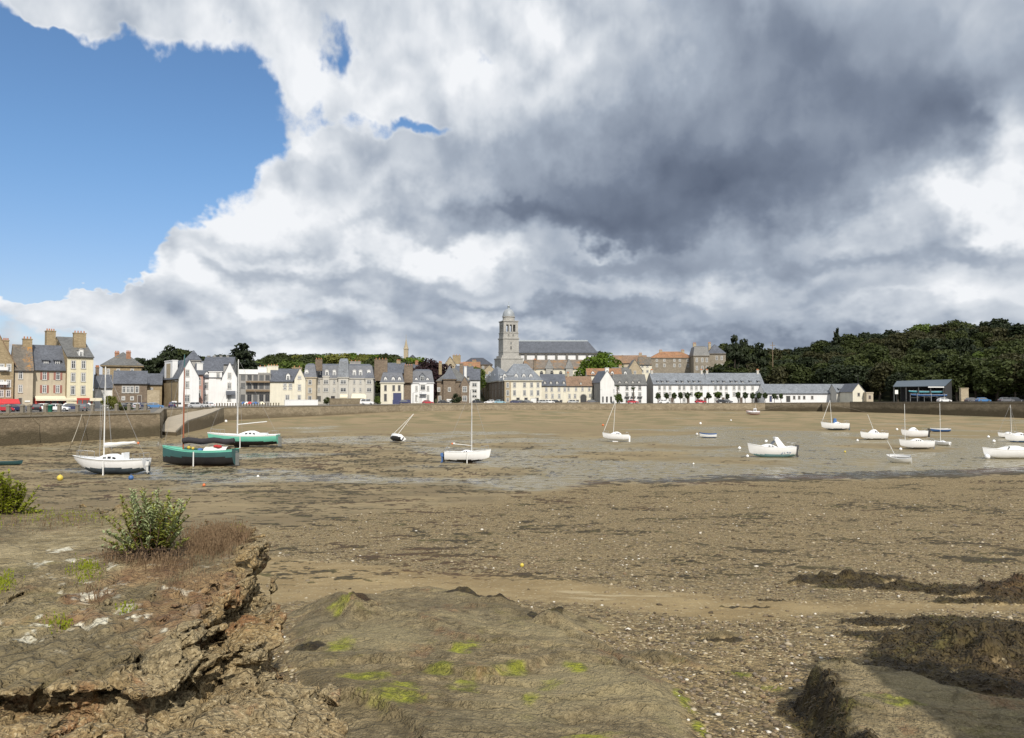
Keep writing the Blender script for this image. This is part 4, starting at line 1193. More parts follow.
# slipway: a wedge that runs down to the mud
def slipway():
    ramp = MB()
    # lower edge line from the road end down to the toe, upper edge against the left wall
    lo = [Vector((xat(224, 186), 186, 4.62)), Vector((xat(214, 172), 172, 3.8)), Vector((xat(203, 162), 162, 3.15)), Vector((xat(188, 152), 152, 2.5)), Vector((xat(177, 141), 141, 0.95))]
    hi = [Vector((xat(216, 190.5), 190.5, 4.62)), Vector((xat(204, 187.5), 187.5, 4.3)), Vector((xat(188, 184), 184, 3.7)), Vector((xat(168, 176), 176, 2.7)), Vector((xat(160, 144), 144, 1.0))]
    for i in range(4):
        ramp.poly([lo[i], hi[i], hi[i + 1], lo[i + 1]])
    wall = MB()
    for i in range(4):
        a, b = lo[i], lo[i + 1]
        wall.poly([Vector((a.x + .3, a.y - .3, -0.5)), Vector((b.x + .3, b.y - .3, -0.5)), b, a])
    wall.poly([Vector((lo[4].x, lo[4].y, -0.5)), Vector((hi[4].x, hi[4].y, -0.5)), hi[4], lo[4]])
    kerb = MB()
    for i in range(4):
        a, b = lo[i], lo[i + 1]
        d = (hi[i] - a).normalized() * 0.5
        kerb.slab([a, b, b + d, a + d], 0.22)
    root = empty('slipway', (0, 0, 0), 0, 'pale concrete slipway running down to the mud behind the boats', 'slipway')
    ramp.build('ramp', M['slip'], root); wall.build('side_wall', M['quay_m'], root); kerb.build('kerb', M['coping'], root)
slipway()

# two narrower ramps on the far right wall
def wall_ramp(px0, px1, lbl):
    n = 12; ramp = MB()
    L = []
    for i in range(n + 1):
        px = px0 + (px1 - px0) * i / n
        u = (px - 512) / F
        Y = float(ywall(u)) - 0.5
        z = float(ztop(u)) + (2.0 - float(ztop(u))) * i / n
        L.append((Vector((u * Y, Y, z)), Vector((u * (Y - 2.2), Y - 2.2, z))))
    for i in range(n):
        a, b = L[i], L[i + 1]
        ramp.poly([a[0], b[0], b[1], a[1]])
        ramp.poly([a[1], b[1], Vector((b[1].x, b[1].y, 0)), Vector((a[1].x, a[1].y, 0))], 1)
    root = empty('stone_ramp', (0, 0, 0), 0, lbl, 'ramp')
    ramp.build('ramp_slope', [M['slip'], M['quay_r']], root)
wall_ramp(822, 870, 'narrow stone ramp slanting down the dark quay wall near the white gable')
wall_ramp(800, 752, 'narrow stone ramp slanting down the dark quay wall before the low white shed')

# ---------------------------------------------------------------- building kit
WIN = {}
def window_data(w, h, frame='frame', sur=True, arch=False, bars=True):
    key = (round(w, 1), round(h, 1), frame, sur, arch, bars)
    if key in WIN: return WIN[key]
    mb = MB()
    f = 0.09 if w > 0.7 else 0.06
    s = 0.14
    x0, x1 = -w / 2, w / 2
    if sur:
        mb.box(x0 - s, x0, -0.04, 0.05, -0.02, h + s, 2); mb.box(x1, x1 + s, -0.04, 0.05, -0.02, h + s, 2)
        mb.box(x0, x1, -0.045, 0.05, h, h + s, 2); mb.box(x0 - s - 0.03, x1 + s + 0.03, -0.12, 0.05, -0.14, -0.021, 2)
    mb.box(x0, x0 + f, -0.03, 0.04, 0, h, 0); mb.box(x1 - f, x1, -0.03, 0.04, 0, h, 0)
    mb.box(x0 + f, x1 - f, -0.03, 0.04, 0, f, 0); mb.box(x0 + f, x1 - f, -0.03, 0.04, h - f, h, 0)
    if bars:
        mb.box(-0.04, 0.04, -0.028, 0.04, f, h - f, 0)
        mb.box(x0 + f, -0.04, -0.026, 0.04, h * 0.66, h * 0.66 + 0.06, 0); mb.box(0.04, x1 - f, -0.026, 0.04, h * 0.66, h * 0.66 + 0.06, 0)
    mb.poly([(x0 + f, -0.008, f), (x1 - f, -0.008, f), (x1 - f, -0.008, h - f), (x0 + f, -0.008, h - f)], 1)
    if arch:
        n = 8
        pts = [(w / 2 * math.cos(PI * i / n), -0.012, h + w / 2 * math.sin(PI * i / n)) for i in range(n + 1)]
        mb.poly(pts, 1)
    WIN[key] = mb.data('window', [M[frame], M['glass'], M['surround']])
    return WIN[key]

SHUT = {}
def shutter_data(w, h):
    key = (round(w, 1), round(h, 1))
    if key not in SHUT:
        mb = MB(); mb.box(-w / 2, w / 2, -0.06, -0.005, 0, h)
        for k_ in range(6): mb.box(-w / 2 + .06, w / 2 - .06, -0.075, -0.06, h * (k_ + .2) / 6, h * (k_ + .75) / 6)
        SHUT[key] = mb.data('shutter', M['shutter'])
    return SHUT[key]

DORM = {}
def dormer_data(w, h, style, wallm, roofm):
    key = (round(w, 1), round(h, 1), style, wallm, roofm)
    if key in DORM: return DORM[key]
    mb = MB(); dp = 2.4
    mb.box(-w / 2, w / 2, 0, dp, -1.0, h, 0)
    if style == 'gable':
        e = 0.18
        zr = h + w * 0.55
        mb.poly([(-w / 2, 0, h), (w / 2, 0, h), (0, 0, zr)], 0)
        mb.slab([(-w / 2 - e, -e, h - e * .9), (0, -e, zr + 0.03), (0, dp, zr + 0.03), (-w / 2 - e, dp, h - e * .9)], 0.1, 1)
        mb.slab([(w / 2 + e, -e, h - e * .9), (w / 2 + e, dp, h - e * .9), (0, dp, zr + 0.03), (0, -e, zr + 0.03)], 0.1, 1)
    elif style == 'arch':
        n = 8; r = w / 2
        pts = [(r * math.cos(PI * i / n), 0, h + r * 0.8 * math.sin(PI * i / n)) for i in range(n + 1)]
        mb.poly(pts, 0)
        for i in range(n):
            a = [c * 1.14 for c in (pts[i][0], pts[i + 1][0])]
            za, zb = h + (pts[i][2] - h) * 1.2, h + (pts[i + 1][2] - h) * 1.2
            mb.poly([(a[0], -0.15, za), (a[1], -0.15, zb), (a[1], dp, zb), (a[0], dp, za)], 1)
            mb.poly([(pts[i][0], -0.15, pts[i][2]), (pts[i + 1][0], -0.15, pts[i + 1][2]), (a[1], -0.15, zb), (a[0], -0.15, za)], 0)
    else:   # shed
        mb.slab([(-w / 2 - .2, -.3, h), (w / 2 + .2, -.3, h), (w / 2 + .2, dp + 1.2, h + 0.9), (-w / 2 - .2, dp + 1.2, h + 0.9)], 0.12, 1)
    DORM[key] = mb.data('dormer', [M[wallm], M[roofm]])
    return DORM[key]

class Bld:
    def __init__(s, name, label, cat, xc, Y, xr, rot=0.0, depth=9.0, xl=None, base=None, group=None, ground=True):
        s.a = R(rot); s.Y = Y
        X0 = xat(xc, Y)
        ca, sa = math.cos(s.a), math.sin(s.a)
        ur = (xr - 512) / F
        s.w = (ur * Y - X0) / (ca - ur * sa)
        s.d = depth
        if xl is not None:
            ul = (xl - 512) / F
            s.d = (X0 - ul * Y) / (sa + ul * ca)
        s.xc, s.xr = xc, xr
        gz = tz(X0, Y) if base is None else base
        if base is None:
            for (lx, ly) in ((s.w, 0), (0, s.d), (s.w, s.d)):
                gz = min(gz, tz(X0 + lx * ca - ly * sa, Y + lx * sa + ly * ca))
        s.base = gz
        s.root = empty(name, (X0, Y, gz), s.a, label, cat, group)
        s.wall, s.roof, s.trim = MB(), MB(), MB()
        s.wm = []; s.rm = []
        s.later = []
    def lx(s, px):
        u = (px - 512) / F; ca, sa = math.cos(s.a), math.sin(s.a)
        X0 = xat(s.xc, s.Y)
        return (u * s.Y - X0) / (ca - u * sa)
    def lz(s, py, lx=None, ly=0.0):
        if lx is None: lx = s.w / 2
        Yp = s.Y + lx * math.sin(s.a) + ly * math.cos(s.a)
        return zat(py, Yp) - s.base
    def wmi(s, m):
        if m not in s.wm: s.wm.append(m)
        return s.wm.index(m)
    def rmi(s, m):
        if m not in s.rm: s.rm.append(m)
        return s.rm.index(m)
    def block(s, wallm, roofm, eave, ridge, kind='eaves', x=None, y=(0.0, None), oh=0.35, inset=None, z0=-3.0, zmid=None, front_m=None, side_m=None):
        """x: pixel range along the front; eave, ridge: pixel rows"""
        x0, x1 = (0.0, s.w) if x is None else (s.lx(x[0]), s.lx(x[1]))
        y0, y1 = y[0], (s.d if y[1] is None else y[1])
        ze = s.lz(eave, (x0 + x1) / 2, y0)
        ym = (y0 + y1) / 2
        mw = s.wmi(wallm); mf = s.wmi(front_m) if front_m else mw; ms = s.wmi(side_m) if side_m else mw
        W_, Rf = s.wall, s.roof
        mr = s.rmi(roofm)
        q = [(x0, y0), (x1, y0), (x1, y1), (x0, y1)]
        for i in range(4):
            a, b = q[i], q[(i + 1) % 4]
            W_.poly([(a[0], a[1], z0), (b[0], b[1], z0), (b[0], b[1], ze), (a[0], a[1], ze)], mf if i == 0 else ms)
        t = 0.14
        if kind == 'flat':
            zr = ze
            W_.box(x0 - .12, x1 + .12, y0 - .12, y1 + .12, ze, ze + 0.45, mw)
            Rf.poly([(x0 + .3, y0 + .3, ze + .46), (x1 - .3, y0 + .3, ze + .46), (x1 - .3, y1 - .3, ze + .46), (x0 + .3, y1 - .3, ze + .46)], mr)
        elif kind == 'eaves':
            zr = s.lz(ridge, (x0 + x1) / 2, ym)
            k = (zr - ze) / (ym - y0)
            W_.poly([(x1, y0, ze), (x1, y1, ze), (x1, ym, zr)], ms); W_.poly([(x0, y1, ze), (x0, y0, ze), (x0, ym, zr)], ms)
            Rf.slab([(x0 - .12, y0 - oh, ze - oh * k), (x1 + .12, y0 - oh, ze - oh * k), (x1 + .12, ym, zr), (x0 - .12, ym, zr)], t, mr)
            Rf.slab([(x1 + .12, y1 + oh, ze - oh * k), (x0 - .12, y1 + oh, ze - oh * k), (x0 - .12, ym, zr), (x1 + .12, ym, zr)], t, mr)
            s.trim.box(x0 - .1, x1 + .1, y0 - oh - .12, y0 - oh + .02, ze - oh * k - .06, ze - oh * k + .08, 0)
        elif kind == 'gable':
            xm = (x0 + x1) / 2
            zr = s.lz(ridge, xm, y0)
            k = (zr - ze) / (xm - x0)
            W_.poly([(x0, y0, ze), (x1, y0, ze), (xm, y0, zr)], mf); W_.poly([(x1, y1, ze), (x0, y1, ze), (xm, y1, zr)], ms)
            o2 = 0.3
            Rf.slab([(x0 - o2, y0 - .18, ze - o2 * k), (xm, y0 - .18, zr), (xm, y1 + .1, zr), (x0 - o2, y1 + .1, ze - o2 * k)], t, mr)
            Rf.slab([(x1 + o2, y1 + .1, ze - o2 * k), (xm, y1 + .1, zr), (xm, y0 - .18, zr), (x1 + o2, y0 - .18, ze - o2 * k)], t, mr)
        elif kind in ('hip', 'pyramid'):
            ins = (y1 - y0) / 2 if inset is None else inset
            ins = min(ins, (x1 - x0) / 2 - 0.01)
            zr = s.lz(ridge, (x0 + x1) / 2, ym)
            e = oh
            r0, r1 = (x0 + ins, ym, zr), (x1 - ins, ym, zr)
            zz = ze - 0.05
            c = [(x0 - e, y0 - e, zz), (x1 + e, y0 - e, zz), (x1 + e, y1 + e, zz), (x0 - e, y1 + e, zz)]
            Rf.slab([c[0], c[1], r1, r0], t, mr); Rf.slab([c[2], c[3], r0, r1], t, mr)
            Rf.slab([c[1], c[2], r1], t, mr); Rf.slab([c[3], c[0], r0], t, mr)
            W_.box(x0 - e - .04, x1 + e + .04, y0 - e - .04, y1 + e + .04, zz - .25, zz - .02, mw)
        elif kind == 'mansard':
            zr = s.lz(ridge, (x0 + x1) / 2, y0 + 2.0)
            i1 = min(1.7, (x1 - x0) * .3) if inset is None else inset
            zm = ze + (zr - ze) * 0.86
            c = [(x0 - .2, y0 - .25, ze), (x1 + .2, y0 - .25, ze), (x1 + .2, y1 + .2, ze), (x0 - .2, y1 + .2, ze)]
            m_ = [(x0 + i1 * .4, y0 + i1, zm), (x1 - i1 * .4, y0 + i1, zm), (x1 - i1 * .4, y1 - i1, zm), (x0 + i1 * .4, y1 - i1, zm)]
            for i in range(4):
                j = (i + 1) % 4
                Rf.poly([c[i], c[j], m_[j], m_[i]], mr)
            r0, r1 = (x0 + i1, ym, zr), (x1 - i1, ym, zr)
            Rf.poly([m_[0], m_[1], r1, r0], mr); Rf.poly([m_[2], m_[3], r0, r1], mr); Rf.poly([m_[1], m_[2], r1], mr); Rf.poly([m_[3], m_[0], r0], mr)
            W_.box(x0 - .28, x1 + .28, y0 - .33, y1 + .28, ze - .28, ze - .02, mw)
        return ze
    def windows(s, cols, rows, wpx, frame='frame', sur=True, shut=False, arch=False, y=0.0, jit=0.0, bars=True):
        for (pt, pb) in rows:
            for px in cols:
                lx = s.lx(px); zb = s.lz(pb, lx, y); h = s.lz(pt, lx, y) - zb
                w = wpx * s.Y / F
                s.later.append(('window', window_data(w, h, frame, sur, arch, bars), (lx, y - 0.003, zb), 0.0))
                if shut:
                    for sg in (-1, 1):
                        s.later.append(('shutter', shutter_data(w * .55, h), (lx + sg * (w * .5 + w * .30), y - 0.003, zb), 0.0))
    def side_windows(s, n, rows, w=1.1, frame='frame', left=True, sur=True, y0=1.0, y1=None):
        y1 = (s.d - 1.0) if y1 is None else y1
        for (pt, pb) in rows:
            for i in range(n):
                ly = y0 + (y1 - y0) * (i + .5) / n
                lx = 0.0 if left else s.w
                zb = s.lz(pb, 0); h = s.lz(pt, 0) - zb
                s.later.append(('window', window_data(w, h, frame, sur), (lx - .003 if left else lx + .003, ly, zb), -PI / 2 if left else PI / 2))
    def dormers(s, cols, pt, pb, wpx, style='gable', wallm='white', roofm='slate', y=0.5, frame='frame'):
        w = wpx * s.Y / F
        for px in cols:
            lx = s.lx(px); zb = s.lz(pb, lx, y); h = s.lz(pt, lx, y) - zb
            hb = h / (1.45 if style == 'gable' and w < 2 * h else 1.2)
            s.later.append(('dormer', dormer_data(w, hb, style, wallm, roofm), (lx, y, zb), 0.0, window_data(w * .72, hb * .82, frame, False)))
    def chimney(s, px0, px1, pt, pb, y=None, mat='stone_ochre', d=None, pots=3):
        ly = s.d / 2 if y is None else y
        x0, x1 = s.lx(px0), s.lx(px1)
        k = (s.Y + ly * math.cos(s.a)) / s.Y
        x0, x1 = x0 * k, x1 * k
        mb = MB(); dp = 1.0 if d is None else d
        zt, zb = s.lz(pt, x0, ly), s.lz(pb, x0, ly) - 1.0
        mb.box(x0, x1, ly - dp / 2, ly + dp / 2, zb, zt, 0)
        mb.box(x0 - .1, x1 + .1, ly - dp / 2 - .1, ly + dp / 2 + .1, zt, zt + .22, 0)
        for i in range(pots):
            xx = x0 + (x1 - x0) * (i + .5) / pots
            mb.lathe([(.16, zt + .22), (.13, zt + .75)], 8, 1, (xx, ly))
        s.later.append(('chimney', mb.data('chimney', [M[mat], M['pot']]), None, 0.0))
    def chimney_at(s, x0, x1, y0, y1, pt, pb, mat, panel=None):
        mb = MB(); zt, zb = s.lz(pt, 0), s.lz(pb, 0)
        mb.box(x0, x1, y0, y1, zb, zt, 0); mb.box(x0 - .1, x1 + .1, y0 - .1, y1 + .1, zt, zt + .25, 0)
        if panel: mb.box(x0 - .03, x0 - .004, y0 + (y1 - y0) * .25, y0 + (y1 - y0) * .75, zb + .4, zt - .7, 1)
        s.later.append(('chimney', mb.data('chimney', [M[mat], M[panel or mat]]), None, 0.0))
    def box(s, name, px0, px1, pt, pb, y0, y1, mat, taper=0.0, slope=0.0):
        x0, x1 = s.lx(px0), s.lx(px1)
        zt, zb = s.lz(pt, (x0 + x1) / 2, y0), s.lz(pb, (x0 + x1) / 2, y0)
        mb = MB()
        if slope:
            mb.slab([(x0, y0, zb), (x1, y0, zb), (x1, y1, zt), (x0, y1, zt)], 0.07)
            mb.poly([(x0, y0, zb), (x1, y0, zb), (x1, y0, zb - .35), (x0, y0, zb - .35)])
        else: mb.box(x0, x1, y0, y1, zb, zt, 0, taper)
        s.later.append((name, mb.data(name, M[mat]), None, 0.0))
    def door(s, px, pt, pb, wpx, mat='door', y=0.0, arch=False):
        lx = s.lx(px); zb = s.lz(pb, lx, y); h = s.lz(pt, lx, y) - zb
        w = wpx * s.Y / F
        mb = MB()
        mb.box(-w / 2, w / 2, -0.05, 0.05, 0, h, 0)
        mb.box(-w / 2 - .12, -w / 2, -0.07, 0.05, 0, h + .12, 1); mb.box(w / 2, w / 2 + .12, -0.07, 0.05, 0, h + .12, 1); mb.box(-w / 2, w / 2, -0.075, 0.05, h, h + .12, 1)
        s.later.append(('door', mb.data('door', [M[mat], M['surround']]), (lx, y - .003, zb), 0.0))
    def done(s):
        s.wall.build('wall', [M[m] for m in s.wm], s.root)
        rf = None
        if s.roof.f: rf = s.roof.build('roof', [M[m] for m in s.rm], s.root)
        if s.trim.f: s.trim.build('gutter', M['iron'], rf)
        for it in s.later:
            par = rf if it[0] == 'chimney' and rf else s.root
            o = link(it[0], it[1], par, it[2], (0, 0, it[3]) if it[3] else None)
            if len(it) > 4: link('window', it[4], o, (0, -0.003, 0.1))
        return s.root
# ---------------------------------------------------------------- the town, left to right
# apartment block at the picture's edge
b = Bld('apartment_building', 'grey stone apartment block with white balconies at the edge of the quay', 'building', -40, 176, 13.5, 38, 14)
b.block('stone_ochre', 'tile_brown', 362, 334.5, 'gable', x=(-18, 13.5))
b.block('stone_ochre', 'tile_brown', 360, 336, 'eaves', x=(-40, -18))
b.windows((-30, -12, 1.5, 8.5), ((364, 371), (380, 387), (390, 397)), 3.6, 'frame')
for pt in (367, 381.5):
    b.box('balcony', -1.5, 7, pt, pt + 3.2, -1.2, 0, 'white_clean')
b.box('awning', -14, 19, 399.2, 403.8, -3.0, -0.02, 'awning_red', slope=1)
b.door(2, 400, 408, 4)
b.done()

b = Bld('stone_house', 'plain beige house under an orange lichen roof beside the red awning', 'house', 14, 183, 33, 38, 9)
b.block('beige', 'slate_lichen', 369, 345, 'eaves')
b.windows((20.5,), ((371.5, 379), (385, 392.5)), 3.2, 'frame')
b.door(20.5, 398, 406.5, 2.8); b.box('shop_sign', 25, 30.5, 400.5, 402, -.12, -.01, 'frame')
b.chimney(24, 33.5, 339.5, 348, 4.5, 'stone_ochre'); b.chimney(5, 11, 341, 349, 6, 'stone_ochre')
b.done()

b = Bld('stone_house', 'beige house with faded red shutters above the red restaurant front', 'house', 33, 187, 66.5, 38, 9.5)
b.block('beige', 'slate', 369, 345.5, 'eaves')
b.windows((44.5, 57.8), ((372, 379.8), (385, 393)), 3.6, 'frame', True, True)
b.dormers((46.2, 57.8), 359.3, 366.3, 5.6, 'shed', 'slate_dark', 'slate', 0.9)
b.box('awning', 35, 76, 396.2, 399.2, -1.6, -0.02, 'awning_cream', slope=1)
b.box('shop_front', 34, 76, 398.5, 406.5, -0.25, -0.02, 'red_paint')
b.windows((48, 54.5, 61), ((400, 405.5),), 4.6, 'frame_dark', False, y=-0.26)
b.done()

b = Bld('tall_house', 'tall cream house with big stone chimney stacks and a round headed dormer', 'house', 66.5, 190, 93, 41, xl=46)
b.block('cream', 'slate_olive', 356.8, 337.5, 'eaves', side_m='stone_ochre')
b.windows((73, 83.2), ((360.5, 368.5), (373, 381.5), (386, 394.5)), 3.5, 'frame')
b.dormers((80.8,), 349.5, 356.8, 4.2, 'arch', 'white', 'slate_olive', 0.25)
b.chimney(52, 61, 331.5, 350, 7.5, 'stone_ochre', 2.2, 4)
b.chimney(78, 90, 333.5, 346, 5.8, 'stone_ochre', 1.4, 4)
b.box('shop_front', 77, 92.5, 398, 406.5, -0.25, -0.02, 'red_paint')
b.windows((80, 85, 89.5), ((400, 405.5),), 3.6, 'frame_dark', False, y=-0.26)
b.box('shop_sign', 89, 101, 398, 401, -1.3, -0.9, 'awning_cream')
b.done()

b = Bld('cottage', 'small grey roofed cottage with a white end wall behind the boat mast', 'house', 95, 205, 112.5, 30, 8)
b.block('white', 'slate', 387.3, 375, 'eaves')
b.windows((104,), ((389.5, 394.5),), 2.6)
b.door(108, 396, 405, 2.5)
b.chimney(96, 99.5, 368, 378, 4, 'stone_brown')
b.done()

b = Bld('stone_house', 'ochre stone house with a broad hipped roof and two red chimneys', 'house', 102, 236, 141, 24, 14)
b.block('stone_ochre', 'slate_olive', 365.5, 352.5, 'hip', oh=0.6)
b.windows((108, 118, 132), ((369, 375),), 2.4)
b.chimney(113, 117.5, 353.2, 358, 6, 'brick_red'); b.chimney(125, 129.5, 352.8, 361, 3.5, 'brick_red')
b.done()
b = Bld('stone_house', 'low brown stone house with a band of white windows behind the parked cars', 'house', 113, 222, 147, 24, 8)
b.block('stone_brown', 'slate', 383, 371, 'eaves')
b.windows((124, 128.3, 132.2, 137.2), ((386.3, 392.8),), 3.0)
b.door(139.8, 395.5, 404.5, 3.2); b.windows((123.6, 132.3), ((396.5, 400),), 2.6)
b.done()
b = Bld('stone_house', 'long low roofed annexe between the stone house and the white gable', 'house', 139, 232, 162, 22, 8)
b.block('stone_ochre', 'slate', 384, 373.8, 'eaves')
b.windows((151.5,), ((388, 392),), 2.4)
b.done()
# garden wall
mb = MB()
p0, p1 = at(147, 400, 220), at(159.5, 400, 221)
mb.box(0, (p1 - p0).length, 0, .5, -.5, 4.4)
w_ = mb.build('garden_wall', M['stone_tan'], None, (p0.x, p0.y, 4.8), (0, 0, math.atan2(p1.y - p0.y, p1.x - p0.x)))
tag(w_, 'high tan stone garden wall beside the parked blue car', 'wall')

b = Bld('gabled_house', 'narrow white gabled house with a stone side wall and white chimney breast', 'house', 178.5, 226, 199, 38, xl=157)
b.block('white_clean', 'slate', 377.5, 359.5, 'gable', side_m='stone_ochre')
b.windows((187.3,), ((370, 376.5), (381.5, 388)), 3.0); b.windows((187.3,), ((395, 402),), 4.8)
b.chimney_at(-.15, 1.3, b.d * .26, b.d * .62, 360, 379, 'white_clean', 'stone_tan')
b.door(187, 404, 407.5, 4, 'door')
b.done()
b = Bld('brick_house', 'slim pinkish house squeezed between two white gables', 'house', 196, 236, 203, 26, 8)
b.block('pink_wall', 'slate', 374, 364, 'eaves')
b.windows((199.5,), ((378, 385), (390, 397)), 2.2)
b.chimney(197, 203, 363.5, 376, 2.0, 'white', 1.4, 0)
b.done()

b = Bld('gabled_house', 'big white house with a steep gable and a roofed porch', 'house', 201, 243, 237, 20, 11)
b.block('white_clean', 'slate', 377, 361.5, 'eaves', x=(201, 223))
b.block('white_clean', 'slate', 377.5, 362.2, 'gable', x=(222, 237), y=(-0.6, 10))
b.block('white_clean', 'slate', 371, 364, 'hip', x=(208.8, 222), y=(-0.3, 5), oh=.15)
b.windows((206.3, 217.5), ((382.5, 389), (394.5, 401)), 3.0); b.windows((213,), ((394.5, 401),), 3.0)
b.windows((218,), ((373, 378.5),), 2.8, y=-0.3)
b.windows((229.4,), ((373, 378.5), (383, 389), (395, 401)), 3.0, y=-.6)
b.dormers((206.5,), 371.5, 377.5, 3.6, 'gable', 'white_clean', 'slate', 0.5)
b.box('porch_roof', 226, 235.5, 391, 394, -1.9, -.6, 'slate', slope=1)
b.done()
b = Bld('slate_hall', 'dark slate roof with a row of chimneys rising behind the white gable', 'house', 203, 292, 233, 12, 10)
b.block('grey_wall', 'slate', 364, 357, 'eaves')
for x_ in (206, 212, 218.5, 225): b.chimney(x_ - 1.3, x_ + 1.3, 356.2, 360, 5, 'grey_wall', .9, 0)
b.done()
b = Bld('grey_house', 'steep grey roof with a pointed finial left of the white gables', 'house', 185, 285, 200, 20, 9)
b.block('grey_wall', 'slate', 360, 350.5, 'pyramid')
b.done()

b = Bld('cafe', 'dark fronted seafront cafe with rows of flower balconies and a white flat roof', 'cafe', 238, 247, 270.5, 16, 9)
b.block('grey_wall', 'zinc', 374, 370, 'flat')
b.windows((243, 249.5, 255.5, 261.5, 267.5), ((375, 380.5), (383, 389), (394.5, 401.5)), 4.2, 'frame_dark', False)
for (pa, pb_) in ((381, 382.5), (389.5, 391.5)):
    b.box('balcony', 246, 270, pa, pb_, -1.1, -.02, 'wood')
b.box('parapet', 238, 258, 369.4, 374.2, -.25, -.13, 'white_clean')
b.chimney(257, 266, 367.5, 374, 4.5, 'white', 1.4, 2)
b.done()

b = Bld('gabled_house', 'cream house with a cream gable tower behind a white garden wall', 'house', 279, 250, 305.5, 14, 10)
b.block('pale_cream', 'slate', 381, 369, 'eaves', x=(270, 298))
b.block('pale_cream', 'slate', 379, 368, 'gable', x=(294.5, 305.5), y=(-0.8, 9))
b.windows((285, 290.5), ((383.5, 386), (387, 389.5)), 2.8); b.windows((287.5, ), ((395, 401),), 3.6)
b.windows((299.5,), ((376, 379), (384.5, 390.5), (395, 401)), 2.8, y=-.8)
b.dormers((288,), 372.5, 380.8, 4.0, 'gable', 'white', 'slate', 0.3)
b.chimney(266.5, 277.5, 366.5, 380, 5, 'pale_cream', 1.4, 4)
b.chimney(291, 301, 368, 371, 6, 'stone_ochre', 1, 2)
b.done()
mb = MB()
p0, p1 = at(285, 403, 243), at(318, 403, 250)
L_ = (p1 - p0).length
mb.box(0, L_, 0, .4, -.4, 1.55); mb.box(-.05, L_ + .05, -.06, .46, 1.553, 1.66)
tag(mb.build('garden_wall', M['white_clean'], None, (p0.x, p0.y, 4.82), (0, 0, math.atan2(p1.y - p0.y, p1.x - p0.x))), 'low bright white garden wall before the cream house', 'wall')

b = Bld('grey_house', 'narrow beige grey house with dormer beside the long apartment block', 'house', 303.5, 272, 316, 10, 10)
b.block('beige', 'slate', 377, 363, 'mansard')
b.windows((310,), ((380, 384.5), (388, 393)), 3.2); b.windows((310,), ((396, 402),), 3.4)
b.dormers((306.5,), 370, 376.5, 3.4, 'arch', 'white', 'slate', .2)
b.chimney(314, 321, 360, 368, 5, 'stone_brown', 1.2, 3)
b.done()

b = Bld('apartment_building', 'long pale four storey apartment block with a slate roofed tower bay', 'building', 315.5, 280, 373.5, 7, 11)
b.block('greige', 'slate', 378, 363.5, 'mansard')
b.block('greige', 'slate_pale', 377, 358.5, 'mansard', x=(338.6, 348.6), y=(-1.3, 3), inset=.55)
b.block('greige', 'slate', 378, 368.5, 'pyramid', x=(365.5, 373), y=(-0.9, 4), oh=.15)
b.block('greige', 'slate', 377, 373, 'flat', x=(323, 329.5), y=(-0.7, 2))
rows = ((380, 384), (387.8, 391.8))
b.windows((319, 334.3, 354.3, 360.5), rows, 1.8); b.windows((326.2,), rows, 4.6, y=-.7)
b.windows((343.6,), rows, 5.6, y=-1.3); b.windows((369.3,), rows, 4.6, y=-.9)
b.windows((319, 326.2, 333, 369.3), ((396, 401),), 3.8, 'frame_dark')
b.dormers((318.8, 326.8, 334.3, 354.3, 360.5, 368.8), 370, 376.3, 3.3, 'arch', 'white', 'slate', .2)
b.dormers((343.6,), 371.5, 377, 3.6, 'gable', 'white', 'slate_pale', -1.2)
b.box('awning', 340.6, 348, 394.6, 397.2, -2.3, -1.31, 'awning_cream', slope=1)
b.box('awning', 352, 366.5, 394, 398.4, -2.6, -.02, 'awning_cream', slope=1)
b.chimney(372, 385, 360, 378, 7, 'stone_brown', 1.4, 4)
b.chimney(347, 358, 362, 366, 8, 'grey_wall', 1, 3)
b.done()
mb = MB()
p0, p1 = at(330, 403, 258), at(364, 403, 266)
L_ = (p1 - p0).length
mb.box(0, L_, 0, .5, -.4, 1.9); mb.box(-.05, L_ + .05, -.06, .56, 1.903, 2.02)
tag(mb.build('garden_wall', M['stone_quay'], None, (p0.x, p0.y, 4.85), (0, 0, math.atan2(p1.y - p0.y, p1.x - p0.x))), 'low stone garden wall under the cream awnings', 'wall')

b = Bld('cream_house', 'small cream house with a blue garage door and slate mansard', 'house', 380.5, 286, 403.5, 5, 11)
b.block('pale_cream', 'slate', 382.5, 371, 'mansard', side_m='greige')
b.windows((385.5, 393.7, 399.3), ((385.3, 390.8),), 2.2, 'frame_dark'); b.windows((385.5,), ((394, 401),), 2.4, 'frame_dark')
b.dormers((385.5, 393.2, 399.5), 376.3, 382, 3.2, 'gable', 'white', 'slate', .2)
b.door(397.3, 393, 403.5, 8.0, 'door_blue')
b.chimney(403, 411.5, 366, 380, 6, 'stone_brown', 3.5, 4)
b.done()
b = Bld('stone_house', 'bare brown stone side wall between the cream and the blue white house', 'house', 403, 292, 411.5, 5, 9)
b.block('stone_brown', 'slate', 373, 368, 'eaves')
b.done()
mb = MB(); p0, p1 = at(392.5, 403, 279), at(410.5, 403, 281); L_ = (p1 - p0).length
for i in range(22): mb.box(L_ * i / 22 + .02, L_ * (i + 1) / 22 - .02, 0, .06, 0, 1.5 + .05 * (i % 2))
mb.box(0, L_, .063, .12, .3, .42); mb.box(0, L_, .063, .12, 1.1, 1.22)
tag(mb.build('board_fence', M['door_blue'], None, (p0.x, p0.y, 4.86), (0, 0, math.atan2(p1.y - p0.y, p1.x - p0.x))), 'dark blue board fence before the brown side wall', 'fence')

